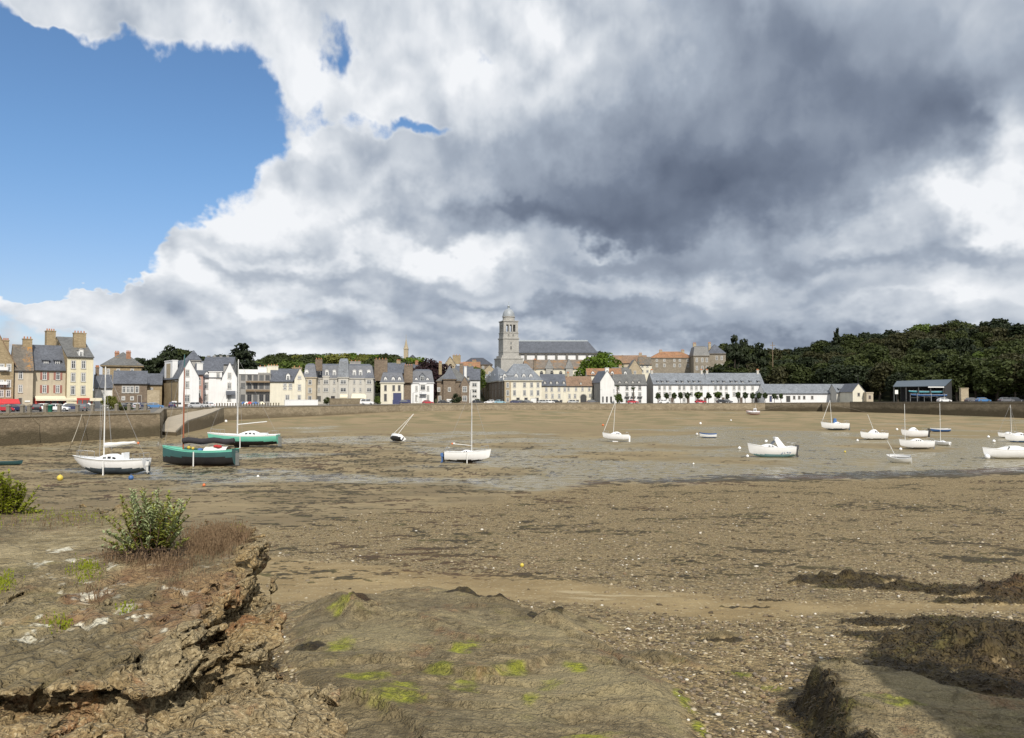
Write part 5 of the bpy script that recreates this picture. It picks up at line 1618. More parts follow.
b = Bld('white_house', 'tidy blue white house with a bay window and three slate dormers', 'house', 411, 292, 433.5, 5, 10)
b.block('white_clean', 'slate', 382.5, 369, 'mansard')
b.windows((416.5, 428), ((386, 391), (395, 401)), 2.0); b.windows((423,), ((385, 390),), 4.4, y=-.5)
b.block('white_clean', 'zinc', 384, 384, 'flat', x=(419.7, 426.3), y=(-.5, .5), z0=b.lz(394))
b.dormers((416.3, 427.6), 377.4, 382.2, 2.8, 'gable', 'white_clean', 'slate', .2); b.dormers((422.3,), 372.5, 382, 4.6, 'gable', 'slate_pale', 'slate', .1)
b.door(418.2, 397, 403.5, 2.4, 'white'); b.box('canopy', 420, 426.5, 394, 395, -1.3, -.51, 'slate')
b.done()

b = Bld('stone_villa', 'brown stone villa with a pointed turret and steep slate roofs', 'villa', 437, 300, 469, 3, 11)
b.block('stone_brown', 'slate_olive', 381, 368.5, 'hip')
b.block('stone_brown', 'slate', 379, 366, 'pyramid', x=(443.5, 455.5), y=(-1.5, 5), oh=.4)
b.block('stone_brown', 'slate', 384, 376.5, 'gable', x=(460.5, 469), y=(-.8, 6))
b.windows((439, 449.5), ((387.5, 391.5),), 2.4, y=-1.5); b.windows((464.8,), ((386.5, 392), (396, 401)), 4.0, y=-.8, sur=True)
b.windows((440,), ((396, 402),), 2.2)
b.dormers((464.8,), 378.5, 382.5, 2.8, 'gable', 'white', 'slate', -.6)
b.chimney(438, 441, 363, 372, 7, 'stone_ochre'); b.chimney(459, 462.5, 364, 374, 5, 'stone_brown')
b.done()
b = Bld('garden_shed', 'white box like garage before the brown stone villa', 'shed', 447, 288, 453.3, 3, 4)
b.block('white_clean', 'zinc', 400.3, 399, 'flat', z0=-.3)
b.door(450, 401.2, 404, 4.5, 'white')
b.done()
b = Bld('white_house', 'plain white house half hidden behind the stone villa', 'house', 469.5, 312, 480, 2, 10)
b.block('white', 'slate', 379.5, 369, 'eaves')
b.windows((474.5,), ((383, 386.5), (389.5, 392.5), (395, 397.5)), 4.4)
b.chimney(464, 466.5, 367, 376, 4, 'white', 1.2, 0)
b.done()
# houses on the rise behind
for (lbl, x0, x1, Y, ev, rd, kd, wm, rm, ch) in (
        ('stone gabled house high behind the copper beech', 442, 458, 372, 368, 356.5, 'gable', 'stone_tan', 'slate_olive', (452, 460, 355.8, 362)),
        ('cream gabled house with orange roof on the rise beside the church tower', 463, 480, 372, 368, 362, 'eaves', 'pale_cream', 'tile', (472, 476, 361, 367)),
        ('slate roofed house tucked behind the brown villa turret', 455, 473, 350, 376, 366, 'eaves', 'greige', 'slate', (468, 471, 364, 370)),
        ('narrow tan house end just left of the church tower', 484, 495, 378, 370, 365, 'gable', 'stone_tan', 'slate', None),
        ('grey house with skylights behind the cream garage house', 386, 404, 330, 374, 363, 'eaves', 'greige', 'slate', (395, 399, 361, 367)),
        ('small pink chimneyed house roof above the blue white house', 405, 420, 335, 372, 364.5, 'eaves', 'greige', 'slate', (414, 417, 362, 368)),
        ('broad dark slate roof on the skyline left of the church tower', 462, 492, 440, 364.5, 358, 'hip', 'stone_brown', 'slate_dark', None)):
    b = Bld('town_house', lbl, 'house', x0, Y, x1, 2, 10)
    b.block(wm, rm, ev, rd, kd)
    n = max(1, int((x1 - x0) / 6))
    b.windows([x0 + (x1 - x0) * (i + .5) / n for i in range(n)], ((ev + 1.6, ev + 5.6),), 2.0)
    if ch: b.chimney(*ch, None, 'brick_red' if 'pink' in lbl else 'stone_ochre')
    b.done()

# far church on the hill
b = Bld('far_church', 'small distant church with a pale pointed spire on the wooded skyline', 'church', 404, 640, 419, 0, 12, base=20)
b.block('greige', 'slate_dark', 361.5, 354.8, 'hip', oh=.4)
lx0, lx1 = b.lx(403), b.lx(407.2)
mb = MB(); zt = b.lz(349); zs = b.lz(338); xm = (lx0 + lx1) / 2; hw = (lx1 - lx0) / 2
mb.box(lx0, lx1, 3, 3 + 2 * hw, -2, zt, 0)
mb.box(lx0 - .3, lx1 + .3, 2.7, 3.3 + 2 * hw, zt, zt + .6, 0)
mb.lathe([(hw * 1.15, zt + .6), (hw * .55, (zt + zs) / 2), (.08, zs)], 8, 0, (xm, 3 + hw), False)
mb.tube([(xm, 3 + hw, zs - .2), (xm, 3 + hw, zs + 3.2)], .12)
b.later.append(('spire', mb.data('spire', M['stone_tan']), None, 0.0))
b.windows((411, 415), ((362.3, 365),), 1.2)
b.done()

# ---------------------------------------------------------------- the church
M['dome'] = paint('weathered_lead', (0.30, 0.325, 0.345), 0.5, 0.12, 0.8, 0.15)
M['pier_stone'] = stone('weathered_pier_stone', (0.13, 0.125, 0.115), (0.22, 0.21, 0.19), 1.1)
def church():
    Y = 392; rot = R(-2)
    X0 = xat(505.5, Y); base = 17.0
    root = empty('church', (X0, Y, base), 0, 'large granite church with a domed square bell tower and a long clerestory nave', 'church')
    def Z(py, y=0): return zat(py, Y + y) - base
    def Xp(px, y=0): return xat(px, Y + y) - X0
    # tower: square on plan, turned so that two faces show
    tw = MB(); ang = R(17.5)
    def sq(cx, cy, r, z0, z1, m=0):
        c = [(cx + r * math.sqrt(2) * math.cos(ang + PI / 4 + k_ * PI / 2), cy + r * math.sqrt(2) * math.sin(ang + PI / 4 + k_ * PI / 2)) for k_ in range(4)]
        v = [(x, y, z0) for x, y in c] + [(x, y, z1) for x, y in c]
        tw.mesh(v, [(0, 1, 5, 4), (1, 2, 6, 5), (2, 3, 7, 6), (3, 0, 4, 7), (4, 5, 6, 7), (3, 2, 1, 0)], m)
    cx, cy = Xp(508.6, 6), 6.0
    k_ = (Y + 6) / F
    W1 = 10.4 * k_ * .78       # half sizes
    sq(cx, cy, 14.2 * k_ * .80, -8, Z(359.5, 6)); sq(cx, cy, 14.8 * k_ * .80, Z(359.5, 6), Z(358.4, 6)); sq(cx, cy, 12.5 * k_ * .79, Z(358.4, 6), Z(356, 6))
    sq(cx, cy, W1, Z(356, 6), Z(339.5, 6)); sq(cx, cy, W1 * 1.07, Z(339.5, 6), Z(338.2, 6)); sq(cx, cy, W1 * 1.04, Z(352.6, 6), Z(351.8, 6))
    sq(cx, cy, W1 * .95, Z(338.2, 6), Z(333.6, 6)); sq(cx, cy, W1 * 1.0, Z(333.6, 6), Z(332.8, 6)); 
    # belfry with real openings: four corner piers, two mullions a side, lintel
    zb, zt = Z(332.8, 6), Z(325.2, 6); Rb = W1 * .92
    ca, sa = math.cos(ang), math.sin(ang)
    def rbox(u0, u1, v0, v1, z0, z1, m=0):
        P = [(u0, v0), (u1, v0), (u1, v1), (u0, v1)]
        c = [(cx + u * ca - v * sa, cy + u * sa + v * ca) for u, v in P]
        v = [(x, y, z0) for x, y in c] + [(x, y, z1) for x, y in c]
        tw.mesh(v, [(0, 1, 5, 4), (1, 2, 6, 5), (2, 3, 7, 6), (3, 0, 4, 7), (4, 5, 6, 7), (3, 2, 1, 0)], m)
    pw = Rb * .36
    for su in (-1, 1):
        for sv in (-1, 1):
            rbox(min(su * Rb, su * (Rb - pw)), max(su * Rb, su * (Rb - pw)), min(sv * Rb, sv * (Rb - pw)), max(sv * Rb, sv * (Rb - pw)), zb, zt)
    mw_ = Rb * .085
    for q in (-1, 1):
        uu = q * Rb * .22
        rbox(uu - mw_, uu + mw_, -Rb, -Rb + .8, zb, zt); rbox(uu - mw_, uu + mw_, Rb - .8, Rb, zb, zt)
        rbox(-Rb, -Rb + .8, uu - mw_, uu + mw_, zb, zt); rbox(Rb - .8, Rb, uu - mw_, uu + mw_, zb, zt)
    rbox(-Rb, Rb, -Rb, Rb, zb, zb + .25)
    sq(cx, cy, Rb, zt, Z(322.2, 6)); sq(cx, cy, Rb * 1.09, Z(322.2, 6), Z(321.2, 6))
    # octagonal drum
    tw.lathe([(Rb * .80, Z(321.2, 6)), (Rb * .80, Z(317.4, 6)), (Rb * .87, Z(317.4, 6)), (Rb * .87, Z(316.6, 6))], 16, 0, (cx, cy), False)
    tw.build('bell_tower', M['stone_grey'], root)
    # blank arch panels and slit windows on the shaft
    for (v, py0, py1, off) in ((0, 342, 345, 0), (0, 346.5, 350, 0), (0, 334.5, 336.5, -.3), (0, 334.5, 336.5, .3)):
        z0, z1 = Z(py1, 6), Z(py0, 6)
        rr = W1 + .01 if py0 > 339 else W1 * .95 + .01
        lx, ly = off * W1, -rr
        link('window', window_data(1.0, z1 - z0, 'surround', True), root, (cx + lx * ca - ly * sa, cy + lx * sa + ly * ca, z0), (0, 0, ang))
    dm = MB()
    n = 9; z0, z1 = Z(316.6, 6), Z(308.8, 6)
    dm.lathe([(Rb * .82 * math.cos(PI / 2 * i / n) ** .85 + (.02 if i == n else 0), z0 + (z1 - z0) * math.sin(PI / 2 * i / n)) for i in range(n)] + [(.55, z1)], 20, 0, (cx, cy))
    d = dm.build('dome', M['dome'], root)
    ln = MB(); ln.lathe([(.55, z1), (.55, z1 + 1.1), (.75, z1 + 1.15), (.1, z1 + 1.9)], 8, 0, (cx, cy)); ln.tube([(cx, cy, z1 + 1.8), (cx, cy, z1 + 3.6)], .07); ln.tube([(cx - .45, cy, z1 + 3.0), (cx + .45, cy, z1 + 3.0)], .07)
    ln.build('lantern', M['zinc'], d)
    # nave
    nv = MB(); xa, xb = Xp(516, 14), Xp(597, 14); zc0, zc1 = Z(372, 14), Z(353.2, 14); zr = Z(341.5, 21)
    yf, yb_ = 14.0, 29.0; ym = (yf + yb_) / 2
    nv.box(xa, xb, yf, yb_, -8, zc1, 0)
    xs = [519.5, 525.8, 536.2, 546.4, 556.6, 567.0, 577.2, 587.3, 595.5]
    for i, px in enumerate(xs):
        x = Xp(px, 14)
        nv.box(x - .55, x + .55, yf - .7, yf - .003, zc0 - 2, zc1 - .02, 1)
    nv.box(xa, xb + .3, yf - .95, yf - .71, zc1 - .35, zc1 - .1, 1)
    nv.build('nave_wall', [M['white_clean'], M['pier_stone']], root)
    rf = MB()
    xr0, xr1 = Xp(519, 21), Xp(588, 21)
    e = .7
    A, B_, C_, D_ = (xa - .3, yf - 1.0, zc1), (xb + .5, yf - 1.0, zc1), (xb + .5, yb_ + 1, zc1), (xa - .3, yb_ + 1, zc1)
    r0, r1 = (xr0 - 3, ym, zr), (xr1, ym, zr)
    rf.slab([A, B_, r1, r0], .2); rf.slab([C_, D_, r0, r1], .2); rf.slab([B_, C_, r1], .2); rf.poly([D_, A, r0])
    r = rf.build('nave_roof', M['slate'], root)
    rd = MB(); rd.box(xr0, xr1, ym - .18, ym + .18, zr + .1, zr + .65)
    for i in range(18):
        x = xr0 + (xr1 - xr0) * (i + .5) / 18
        rd.box(x - .12, x + .12, ym - .1, ym + .1, zr + .65, zr + 1.0)
    rd.build('ridge_crest', M['zinc'], r)
    # aisle chapels: alternating hipped roofs in front of the clerestory
    ai = MB(); al = MB(); ya0, ya1 = 5.0, yf - .8
    ze, zt_ = Z(369, 5), Z(359.8, 12)
    x0, x1 = Xp(524, 5), Xp(586, 5)
    al.box(x0, x1, ya0, ya1, -8, ze, 0)
    al.box(x0 - .1, x1 + .1, ya0 - .12, ya0 - .003, ze - .5, ze - .1, 1)
    cuts = [524, 536, 549, 566, 569, 586]
    ai.slab([(x0, ya0 - .4, ze), (x1 + .4, ya0 - .4, ze), (x1 + .4, ya1, zt_), (x0, ya1, zt_)], .15, 0)
    for (pa, pb_, m) in ((546, 553, 1), (566, 573, 1)):
        xc_ = Xp((pa + pb_) / 2, 4); hw = (Xp(pb_, 4) - Xp(pa, 4)) * .62
        ai.slab([(xc_ - hw, ya0 - 1.2, ze + .2), (xc_, ya0 + 1, zt_), (xc_, ya1, zt_ + .2), (xc_ - hw, ya1, ze + .4)], .15, 1)
        ai.slab([(xc_ + hw, ya1, ze + .4), (xc_, ya1, zt_ + .2), (xc_, ya0 + 1, zt_), (xc_ + hw, ya0 - 1.2, ze + .2)], .15, 1)
        ai.poly([(xc_ - hw, ya0 - 1.2, ze + .2), (xc_ + hw, ya0 - 1.2, ze + .2), (xc_, ya0 + 1, zt_)], 1)
        al.box(xc_ - hw * .8, xc_ + hw * .8, ya0 - 1.0, ya0 - .15, -8, ze + .2, 1)
    al.build('aisle_wall', [M['pale_cream'], M['stone_grey']], root)
    ai.build('aisle_roof', [M['aisle_tile'], M['slate_olive']], root)
    for px in (541.5, 551.8, 560.8, 577):
        link('window', window_data(1.5, 2.0, 'frame_dark', True, True), root, (Xp(px, 5), ya0 - (1.003 if px == 551.8 else .003) , Z(376.5, 5)))
church()

# ---------------------------------------------------------------- seafront rows
b = Bld('hotel_building', 'big cream and white corner building with a broad slate hip roof below the church', 'building', 505, 300, 541.5, 8, xl=481)
b.block('pale_cream', 'slate_pale', 380.3, 364, 'hip', y=(0, 15), inset=4.5, front_m='pale_cream', side_m='stone_brown', oh=.5)  # brown side colour carries the shade of the left facade
b.block('pale_cream', 'slate_pale', 380.3, 366.5, 'hip', x=(505, 523), y=(15, None), inset=5, side_m='stone_brown', oh=.5)  # rear wing side browned for the same shade
b.box('corner_bay', 504.5, 511, 380.6, 404.8, -.22, -.01, 'stone_tan')
b.windows((514.5, 524.5, 531.6, 538), ((382.5, 387.5), (390.2, 395.5)), 2.6); b.windows((507.6,), ((382.5, 387.5), (390.2, 395.5), (398, 402)), 2.4, y=-.23)
b.windows((518, 526, 537), ((397.8, 404),), 3.0, 'frame_dark')
b.side_windows(8, ((382.3, 388), (390, 396), (398, 403)), 1.3, 'surround')
b.dormers((505, 516.5, 524.2, 531.2), 373.6, 378.6, 3.2, 'gable', 'white', 'slate_pale', .8)
for i in range(5):
    y_ = 2 + (b.d - 5) * i / 4.5
    b.later.append(('dormer', dormer_data(1.4, 1.3, 'gable', 'white', 'slate_pale'), (.7, y_, b.lz(378.8, 0, y_)), -PI / 2, window_data(.9, 1.1, 'frame', False)))
b.chimney(536, 538.5, 360.5, 368, 7, 'stone_brown')
b.door(533.5, 398.5, 404.8, 5.5, 'white')
b.done()

b = Bld('terrace_house', 'cream terrace house under a grey roof next to the hotel', 'house', 541.5, 308, 566, 3, 10)
b.block('pale_cream', 'slate', 385.3, 374.3, 'eaves')
b.windows((546.3, 551.7, 559, 564.8), ((387, 391.5),), 2.0); b.windows((546.3, 552.5, 559.2), ((393.8, 398.3),), 2.2)
b.dormers((545, 551, 557.2, 564), 381, 385, 2.2, 'gable', 'greige', 'slate', .3)
b.windows((547, 554, 561), ((400, 403.5),), 2.4, 'frame_dark')
b.done()
b = Bld('terrace_house', 'cream terrace house pierced by a dark arched carriage gateway', 'house', 566, 309, 592.5, 3, 10)
b.block('pale_cream', 'tile_brown', 385.6, 376.5, 'eaves')
b.windows((568.5, 576, 582.5, 589.3), ((387.3, 391),), 1.9); b.windows((569.5, 575), ((394, 398.3),), 2.0); b.windows((590,), ((394, 397),), 1.8)
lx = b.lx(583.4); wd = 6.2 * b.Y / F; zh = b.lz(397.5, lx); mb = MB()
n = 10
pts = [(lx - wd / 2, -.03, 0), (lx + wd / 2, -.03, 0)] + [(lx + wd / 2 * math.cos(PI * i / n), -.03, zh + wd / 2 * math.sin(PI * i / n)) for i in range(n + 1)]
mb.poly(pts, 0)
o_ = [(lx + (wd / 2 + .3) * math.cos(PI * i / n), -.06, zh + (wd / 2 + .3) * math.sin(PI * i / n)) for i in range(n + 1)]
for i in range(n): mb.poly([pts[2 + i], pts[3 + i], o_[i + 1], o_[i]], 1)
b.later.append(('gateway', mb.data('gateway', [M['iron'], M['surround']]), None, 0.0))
b.dormers((581,), 382, 385.3, 1.8, 'gable', 'greige', 'tile_brown', .3)
b.windows((572, 577.5), ((400, 403.5),), 2.2, 'frame_dark')
b.chimney(568.5, 570.5, 373.5, 379, 5, 'stone_tan')
b.done()

b = Bld('gabled_house', 'tall pale gable end with a side coloured grey for its shade next to the gateway', 'house', 600.3, 300, 614.3, 9, xl=591.5)
b.block('white', 'slate', 381.5, 370.5, 'gable', side_m='grey_wall')  # side wall coloured grey to carry its shade
b.windows((602.8, 606.8, 611), ((396.5, 402.5),), 1.8, 'frame_dark', False)
b.chimney(605.5, 609, 368.3, 374, .6, 'white', .9, 0)
b.done()

b = Bld('white_house', 'white three storey house behind the tall palm', 'house', 614.3, 312, 646.5, 0, 10)
b.block('white_clean', 'slate_olive', 384.3, 374.5, 'eaves')
b.windows((618, 627, 633, 639.7), ((386, 390), (392.3, 396.3)), 2.7); b.windows((627, 639.7), ((398.3, 403),), 2.8)
b.dormers((619.8, 626.5, 633, 639.3), 381, 384.2, 2.3, 'gable', 'greige', 'slate', .3)
for px in (627, 633, 639.7): b.box('balcony', px - 2.4, px + 2.4, 396.4, 397.2, -.8, -.02, 'iron')
b.done()

def white_row(label, x0, x1, xl, Y, wins, dorm, door_x):
    b = Bld('terrace_row', label, 'building', x0, Y, x1, 5 if xl else 0, 11, xl=None)
    b.block('white_clean', 'slate_pale', 384, 373.3, 'eaves', side_m='grey_wall')  # grey end walls: their shade is put into the colour
    b.windows(wins, ((385.8, 389.8), (392, 396)), 2.3); b.windows(wins[::2], ((398, 402),), 2.6)
    b.dormers(dorm, 380.6, 383.8, 2.0, 'shed', 'slate_dark', 'slate_pale', .45, 'frame')
    for d_ in door_x: b.door(d_, 397.5, 402.8, 2.4)
    b.chimney(x0 + 1, x0 + 3, 370.8, 376, 5.4, 'greige'); b.chimney(x1 - 4, x1 - 2, 370.8, 376, 5.4, 'greige')
    return b.done()
white_row('long white terrace with pale slate roof behind the row of trimmed trees', 653.3, 708, 646, 312, (659.5, 664.5, 670, 679.5, 684, 691.5, 696.3, 701.2), (658.5, 663, 668.5, 678, 683, 690, 695, 700.5), (672, 688, 705))
white_row('long white terrace with pale slate roof ending beside the low shed', 708.3, 764, None, 314, (715.5, 720.8, 726.2, 734, 739.2, 744.6, 752.5, 760.5), (713.5, 719, 724.5, 732, 737, 743, 751, 759), (723, 741, 756))

b = Bld('low_shed', 'long low white shed with a plain slate roof below the wood', 'shed', 764.5, 306, 838, 0, 9)
b.block('white_clean', 'slate_pale', 393, 384.3, 'eaves')
b.windows((777, 794, 799, 804, 812), ((396, 399),), 1.9, 'frame_dark'); b.door(788, 396, 402, 3.8, 'iron'); b.door(770.5, 396, 401.8, 2.2, 'door_blue')
b.done()
b = Bld('low_house', 'small grey roofed annexe between the low shed and the white gable', 'house', 836.5, 300, 853, 0, 8)
b.block('greige', 'slate_pale', 392, 384.3, 'eaves')
b.dormers((840.5, 845.5, 850), 388.5, 391.5, 2.2, 'shed', 'slate_dark', 'slate_pale', .4)
b.done()
b = Bld('gabled_house', 'little pale gabled house standing alone before the dark wood', 'house', 852.8, 290, 864.3, 4, 10)
b.block('pale_cream', 'slate', 391.2, 383.6, 'gable')
b.windows((858.5,), ((393, 396),), 2.0, 'frame_dark')
b.later.append(('weather_vane', (lambda m_: (m_.tube([(b.w / 2, .3, b.lz(384)), (b.w / 2, .3, b.lz(377))], .06), m_)[1])(MB()).data('weather_vane', M['iron']), None, 0.0))
b.done()
b = Bld('garden_shed', 'tiny flat roofed hut at the foot of the wood', 'shed', 866.5, 288, 873, 0, 4)
b.block('beige', 'zinc', 393.5, 392, 'flat')
b.door(869.5, 395.5, 399, 2)
b.done()

# buildings on the rise to the right of the church
for (lbl, x0, x1, Y, ev, rd, kd, wm, rm, cols, rows, ch) in (
        ('orange tiled house roof with white dormers below the round green tree', 587, 622, 352, 375, 368.6, 'eaves', 'pale_cream', 'tile', (), (), None),
        ('slate roofed house with white dormers above the white seafront house', 613, 632, 356, 375.5, 367.5, 'eaves', 'pale_cream', 'slate_olive', (), (), (620, 623, 366, 370)),
        ('stone gabled house among the crowded roofs right of the church', 628, 642, 360, 370, 359.5, 'gable', 'stone_tan', 'slate_olive', (635,), ((371, 374),), None),
        ('long brown grey house roof on the skyline right of the green tree', 614, 648, 392, 363, 355.5, 'eaves', 'beige', 'tile_brown', (622, 632, 641), ((364, 367.5),), (640, 643, 354, 359)),
        ('cream house with skylight windows beside the stone barracks', 640, 652, 372, 364.5, 357, 'eaves', 'pale_cream', 'slate_lichen', (642.5, 647.5), ((364.8, 367.2), (370, 372.5)), None),
        ('long grey stone barracks with an orange tiled roof', 651.3, 694, 385, 357.8, 351.8, 'hip', 'stone_taupe', 'tile', (657, 664.5, 674.5, 680, 688), ((359, 361.5), (364, 367)), (661, 664, 351, 355)),
        ('tan stone house joined to the end of the orange roofed barracks', 694, 709.5, 376, 355.5, 345.5, 'mansard', 'stone_taupe', 'slate_olive', (697, 702.5, 707), ((358, 362), (366, 370)), (695.5, 698.5, 344, 351)),
        ('grey stone house with a slate roof at the edge of the wood', 709, 726, 378, 353.5, 344.5, 'hip', 'stone_taupe', 'slate', (717, 722), ((356, 360), (364, 368)), (711, 713.5, 343.5, 350))):
    b = Bld('town_house', lbl, 'house', x0, Y, x1, -2, 11)
    b.block(wm, rm, ev, rd, kd)
    if cols: b.windows(cols, rows, 1.9)
    if 'dormers' in lbl: b.dormers([x0 + 6 + 6.5 * i for i in range(int((x1 - x0 - 6) / 6.5))], 371.5, 374.6, 3.0, 'gable', 'white', rm, .4)
    if ch: b.chimney(*ch, None, 'stone_tan')
    if 'orange tiled roof' in lbl: b.chimney(683, 686, 350.8, 355, None, 'stone_tan')
    b.done()

# blue roofed boat shed
def boat_shed():
    Y0 = 262
    root = empty('boat_shed', (xat(892, Y0), Y0, tz(xat(892, Y0), Y0)), 0, 'open sided boat shed with a sloping blue grey roof below the wood', 'shed')
    base = root.location.z
    def X(px, y=0): return xat(px, Y0 + y) - root.location.x
    def Z(py, y=0): return zat(py, Y0 + y) - base
    rf = MB(); 
    rf.slab([(X(892), -.8, Z(387)), (X(944), -.8, Z(386.4)), (X(952.5, 9), 9, Z(379.8, 9)), (X(897, 9), 9, Z(381.5, 9))], .18)
    rf.build('roof', M['shed_roof'], root)
    ps = MB(); 
    for px in (893.5, 905.5, 918, 930, 943): 
        o = MB(); x = X(px); o.box(x - .14, x + .14, -.5, -.22, 0, Z(387)); o.build('post', M['iron'], root)
    bk = MB(); bk.box(X(901, 8), X(948, 8), 8.0, 8.25, 0, Z(385, 8)); bk.build('shade_back_wall', M['iron'], root)  # dark colour stands in for the shade inside the shed
    g = MB(); g.poly([(X(944), -.4, 0), (X(952, 8), 8, 0), (X(952, 8), 8, Z(381, 8)), (X(944), -.4, Z(387))]); g.build('end_wall', M['iron'], root)
    fa = MB(); fa.box(X(927), X(943), -.86, -.8, Z(387.6), Z(386.6)); fa.build('fascia', M['frame'], root)
    return root
M['shed_roof'] = paint('blue_grey_sheet_roof', (0.075, 0.098, 0.122), 0.55, 0.08, 0.5, 0.05)
boat_shed()
# ---------------------------------------------------------------- trees
def crown_data(name, lobes, n, leaf, mat, seed, flat=0.0, shell=0.55):
    """leaf clumps spread through a set of lobes (cx, cy, cz, rx, ry, rz); unit tree: height about 1"""
    rs = np.random.RandomState(seed)
    vol = np.array([l[3] * l[4] * l[5] for l in lobes]) ** 0.67
    pick = rs.choice(len(lobes), n, p=vol / vol.sum())
    L = np.array(lobes)[pick]
    d = rs.randn(n, 3); d /= np.linalg.norm(d, axis=1)[:, None]
    r = shell + (1 - shell) * rs.rand(n) ** 0.6
    r *= 1 + 0.16 * np.sin(d[:, 0] * 5 + L[:, 0] * 9) * np.cos(d[:, 2] * 6 + L[:, 1] * 5)
    c = L[:, :3] + d * r[:, None] * L[:, 3:6]
    nrm = d + rs.randn(n, 3) * 0.55
    nrm[:, 2] += flat
    nrm /= np.linalg.norm(nrm, axis=1)[:, None]
    a = np.cross(nrm, rs.randn(n, 3)); a /= np.linalg.norm(a, axis=1)[:, None]
    b = np.cross(nrm, a)
    s = leaf * (0.55 + 0.9 * rs.rand(n))
    a *= s[:, None]; b *= (s * (0.55 + 0.4 * rs.rand(n)))[:, None]
    bend = nrm * (s * 0.25)[:, None]
    v = np.stack([c - a - bend, c - b * 0.9, c + a - bend, c + b * 0.9 + bend * .5], 1).reshape(-1, 3)
    q = np.arange(n * 4).reshape(-1, 4)
    me = bpy.data.meshes.new(name)
    me.from_pydata(v.tolist(), [], q.tolist())
    me.materials.append(mat); me.update()
    return me

def trunk_data(name, h, r, limbs, mat, seed=0):
    rs = random.Random(seed); mb = MB()
    pts = [(0.02 * rs.uniform(-1, 1) * i, 0.02 * rs.uniform(-1, 1) * i, h * i / 4) for i in range(5)]
    pts[0] = (0, 0, -0.12)
    mb.tube(pts, r, 7, 0, r * .5)
    for (ax, ay, az_, z0) in limbs:
        k_ = z0 / h
        p0 = (pts[2][0], pts[2][1], z0)
        mb.tube([p0, (ax * .5, ay * .5, z0 + (az_ - z0) * .6), (ax, ay, az_)], r * .5, 5, 0, r * .15)
    return mb.data(name, mat)

M['leaf_dark'] = leafmat('dark_evergreen_leaf', (0.010, 0.016, 0.007), (0.030, 0.042, 0.014), 0.12)
M['leaf_wood'] = leafmat('shaded_wood_leaf', (0.030, 0.042, 0.012), (0.072, 0.088, 0.025), 0.28)  # base colour kept dark in place of cloud shade on the wood
M['leaf_wood_brown'] = leafmat('dull_wood_leaf', (0.032, 0.034, 0.013), (0.070, 0.068, 0.027), 0.28)  # browner leaf, darkened for the same cloud shade
M['leaf_mid'] = leafmat('mid_green_leaf', (0.040, 0.070, 0.013), (0.120, 0.160, 0.030), 0.25)
M['leaf_bright'] = leafmat('bright_green_leaf', (0.060, 0.110, 0.010), (0.150, 0.215, 0.022), 0.3)
M['leaf_yellow'] = leafmat('yellow_green_leaf', (0.085, 0.100, 0.016), (0.200, 0.200, 0.045), 0.3)
M['leaf_copper'] = leafmat('copper_beech_leaf', (0.012, 0.006, 0.007), (0.040, 0.018, 0.020), 0.15)
M['leaf_trim'] = leafmat('trimmed_tree_leaf', (0.020, 0.034, 0.012), (0.060, 0.085, 0.025), 0.2)

def lobes_round(seed, n=9, w=0.36, zc=0.60, rz=0.30):
    rs = random.Random(seed)
    L = [(0, 0, zc, w * .85, w * .85, rz)]
    for i in range(n):
        a = 2 * PI * i / n + rs.uniform(-.3, .3); k_ = rs.uniform(.45, .8)
        L.append((w * k_ * math.cos(a), w * k_ * math.sin(a), zc + rs.uniform(-.7, .75) * rz, w * rs.uniform(.32, .52), w * rs.uniform(.32, .52), rz * rs.uniform(.35, .5)))
    L.append((rs.uniform(-.08, .08), rs.uniform(-.08, .08), zc + rz * .85, w * .5, w * .5, rz * .35))
    return L
def lobes_pine(seed, layers=6, w=0.40):
    rs = random.Random(seed); L = []
    for i in range(layers):
        z = 0.42 + 0.5 * i / (layers - 1)
        k_ = 1 - 0.55 * i / layers
        for j in range(3 if i < layers - 1 else 1):
            a = rs.uniform(0, 2 * PI); q = rs.uniform(.35, .7) * w * k_ if i < layers - 1 else 0
            L.append((q * math.cos(a), q * math.sin(a), z + rs.uniform(-.03, .03), w * k_ * rs.uniform(.45, .7), w * k_ * rs.uniform(.45, .7), 0.055))
    return L
def lobes_conifer(seed):
    rs = random.Random(seed)
    return [(rs.uniform(-.02, .02), rs.uniform(-.02, .02), 0.18 + 0.78 * i / 8, 0.24 * (1 - i / 9.5), 0.24 * (1 - i / 9.5), 0.085) for i in range(9)]

LIMBS = [(.16, .05, .55, .28), (-.15, .08, .58, .26), (.05, -.17, .60, .30), (-.06, .15, .66, .34)]
PROTO = {}
def proto(kind, mat, seed, bark='bark'):
    key = (kind, mat, seed)
    if key in PROTO: return PROTO[key]
    if kind == 'round': lb, n, lf = lobes_round(seed), 2300, 0.034
    elif kind == 'tall': lb, n, lf = lobes_round(seed, 10, .27, .58, .36), 2300, 0.032
    elif kind == 'low': lb, n, lf = lobes_round(seed, 9, .45, .5, .38), 2200, 0.038
    elif kind == 'dome': lb, n, lf = lobes_round(seed, 14, .50, .46, .44) + [(0, 0, .5, .5, .5, .46)] * 6, 7000, 0.028
    elif kind == 'pine': lb, n, lf = lobes_pine(seed), 2000, 0.032
    elif kind == 'conifer': lb, n, lf = lobes_conifer(seed), 1800, 0.030
    elif kind == 'mop': lb, n, lf = lobes_round(seed, 7, .25, .66, .26), 520, 0.05
    cr = crown_data('crown', lb, n, lf, M[mat], seed, 0.25 if kind != 'pine' else 0.9, 0.5)
    tr = trunk_data('trunk', 0.62 if kind != 'conifer' else .95, 0.026 if kind != 'mop' else .03, LIMBS if kind not in ('conifer',) else [], M[bark], seed)
    PROTO[key] = (cr, tr)
    return PROTO[key]

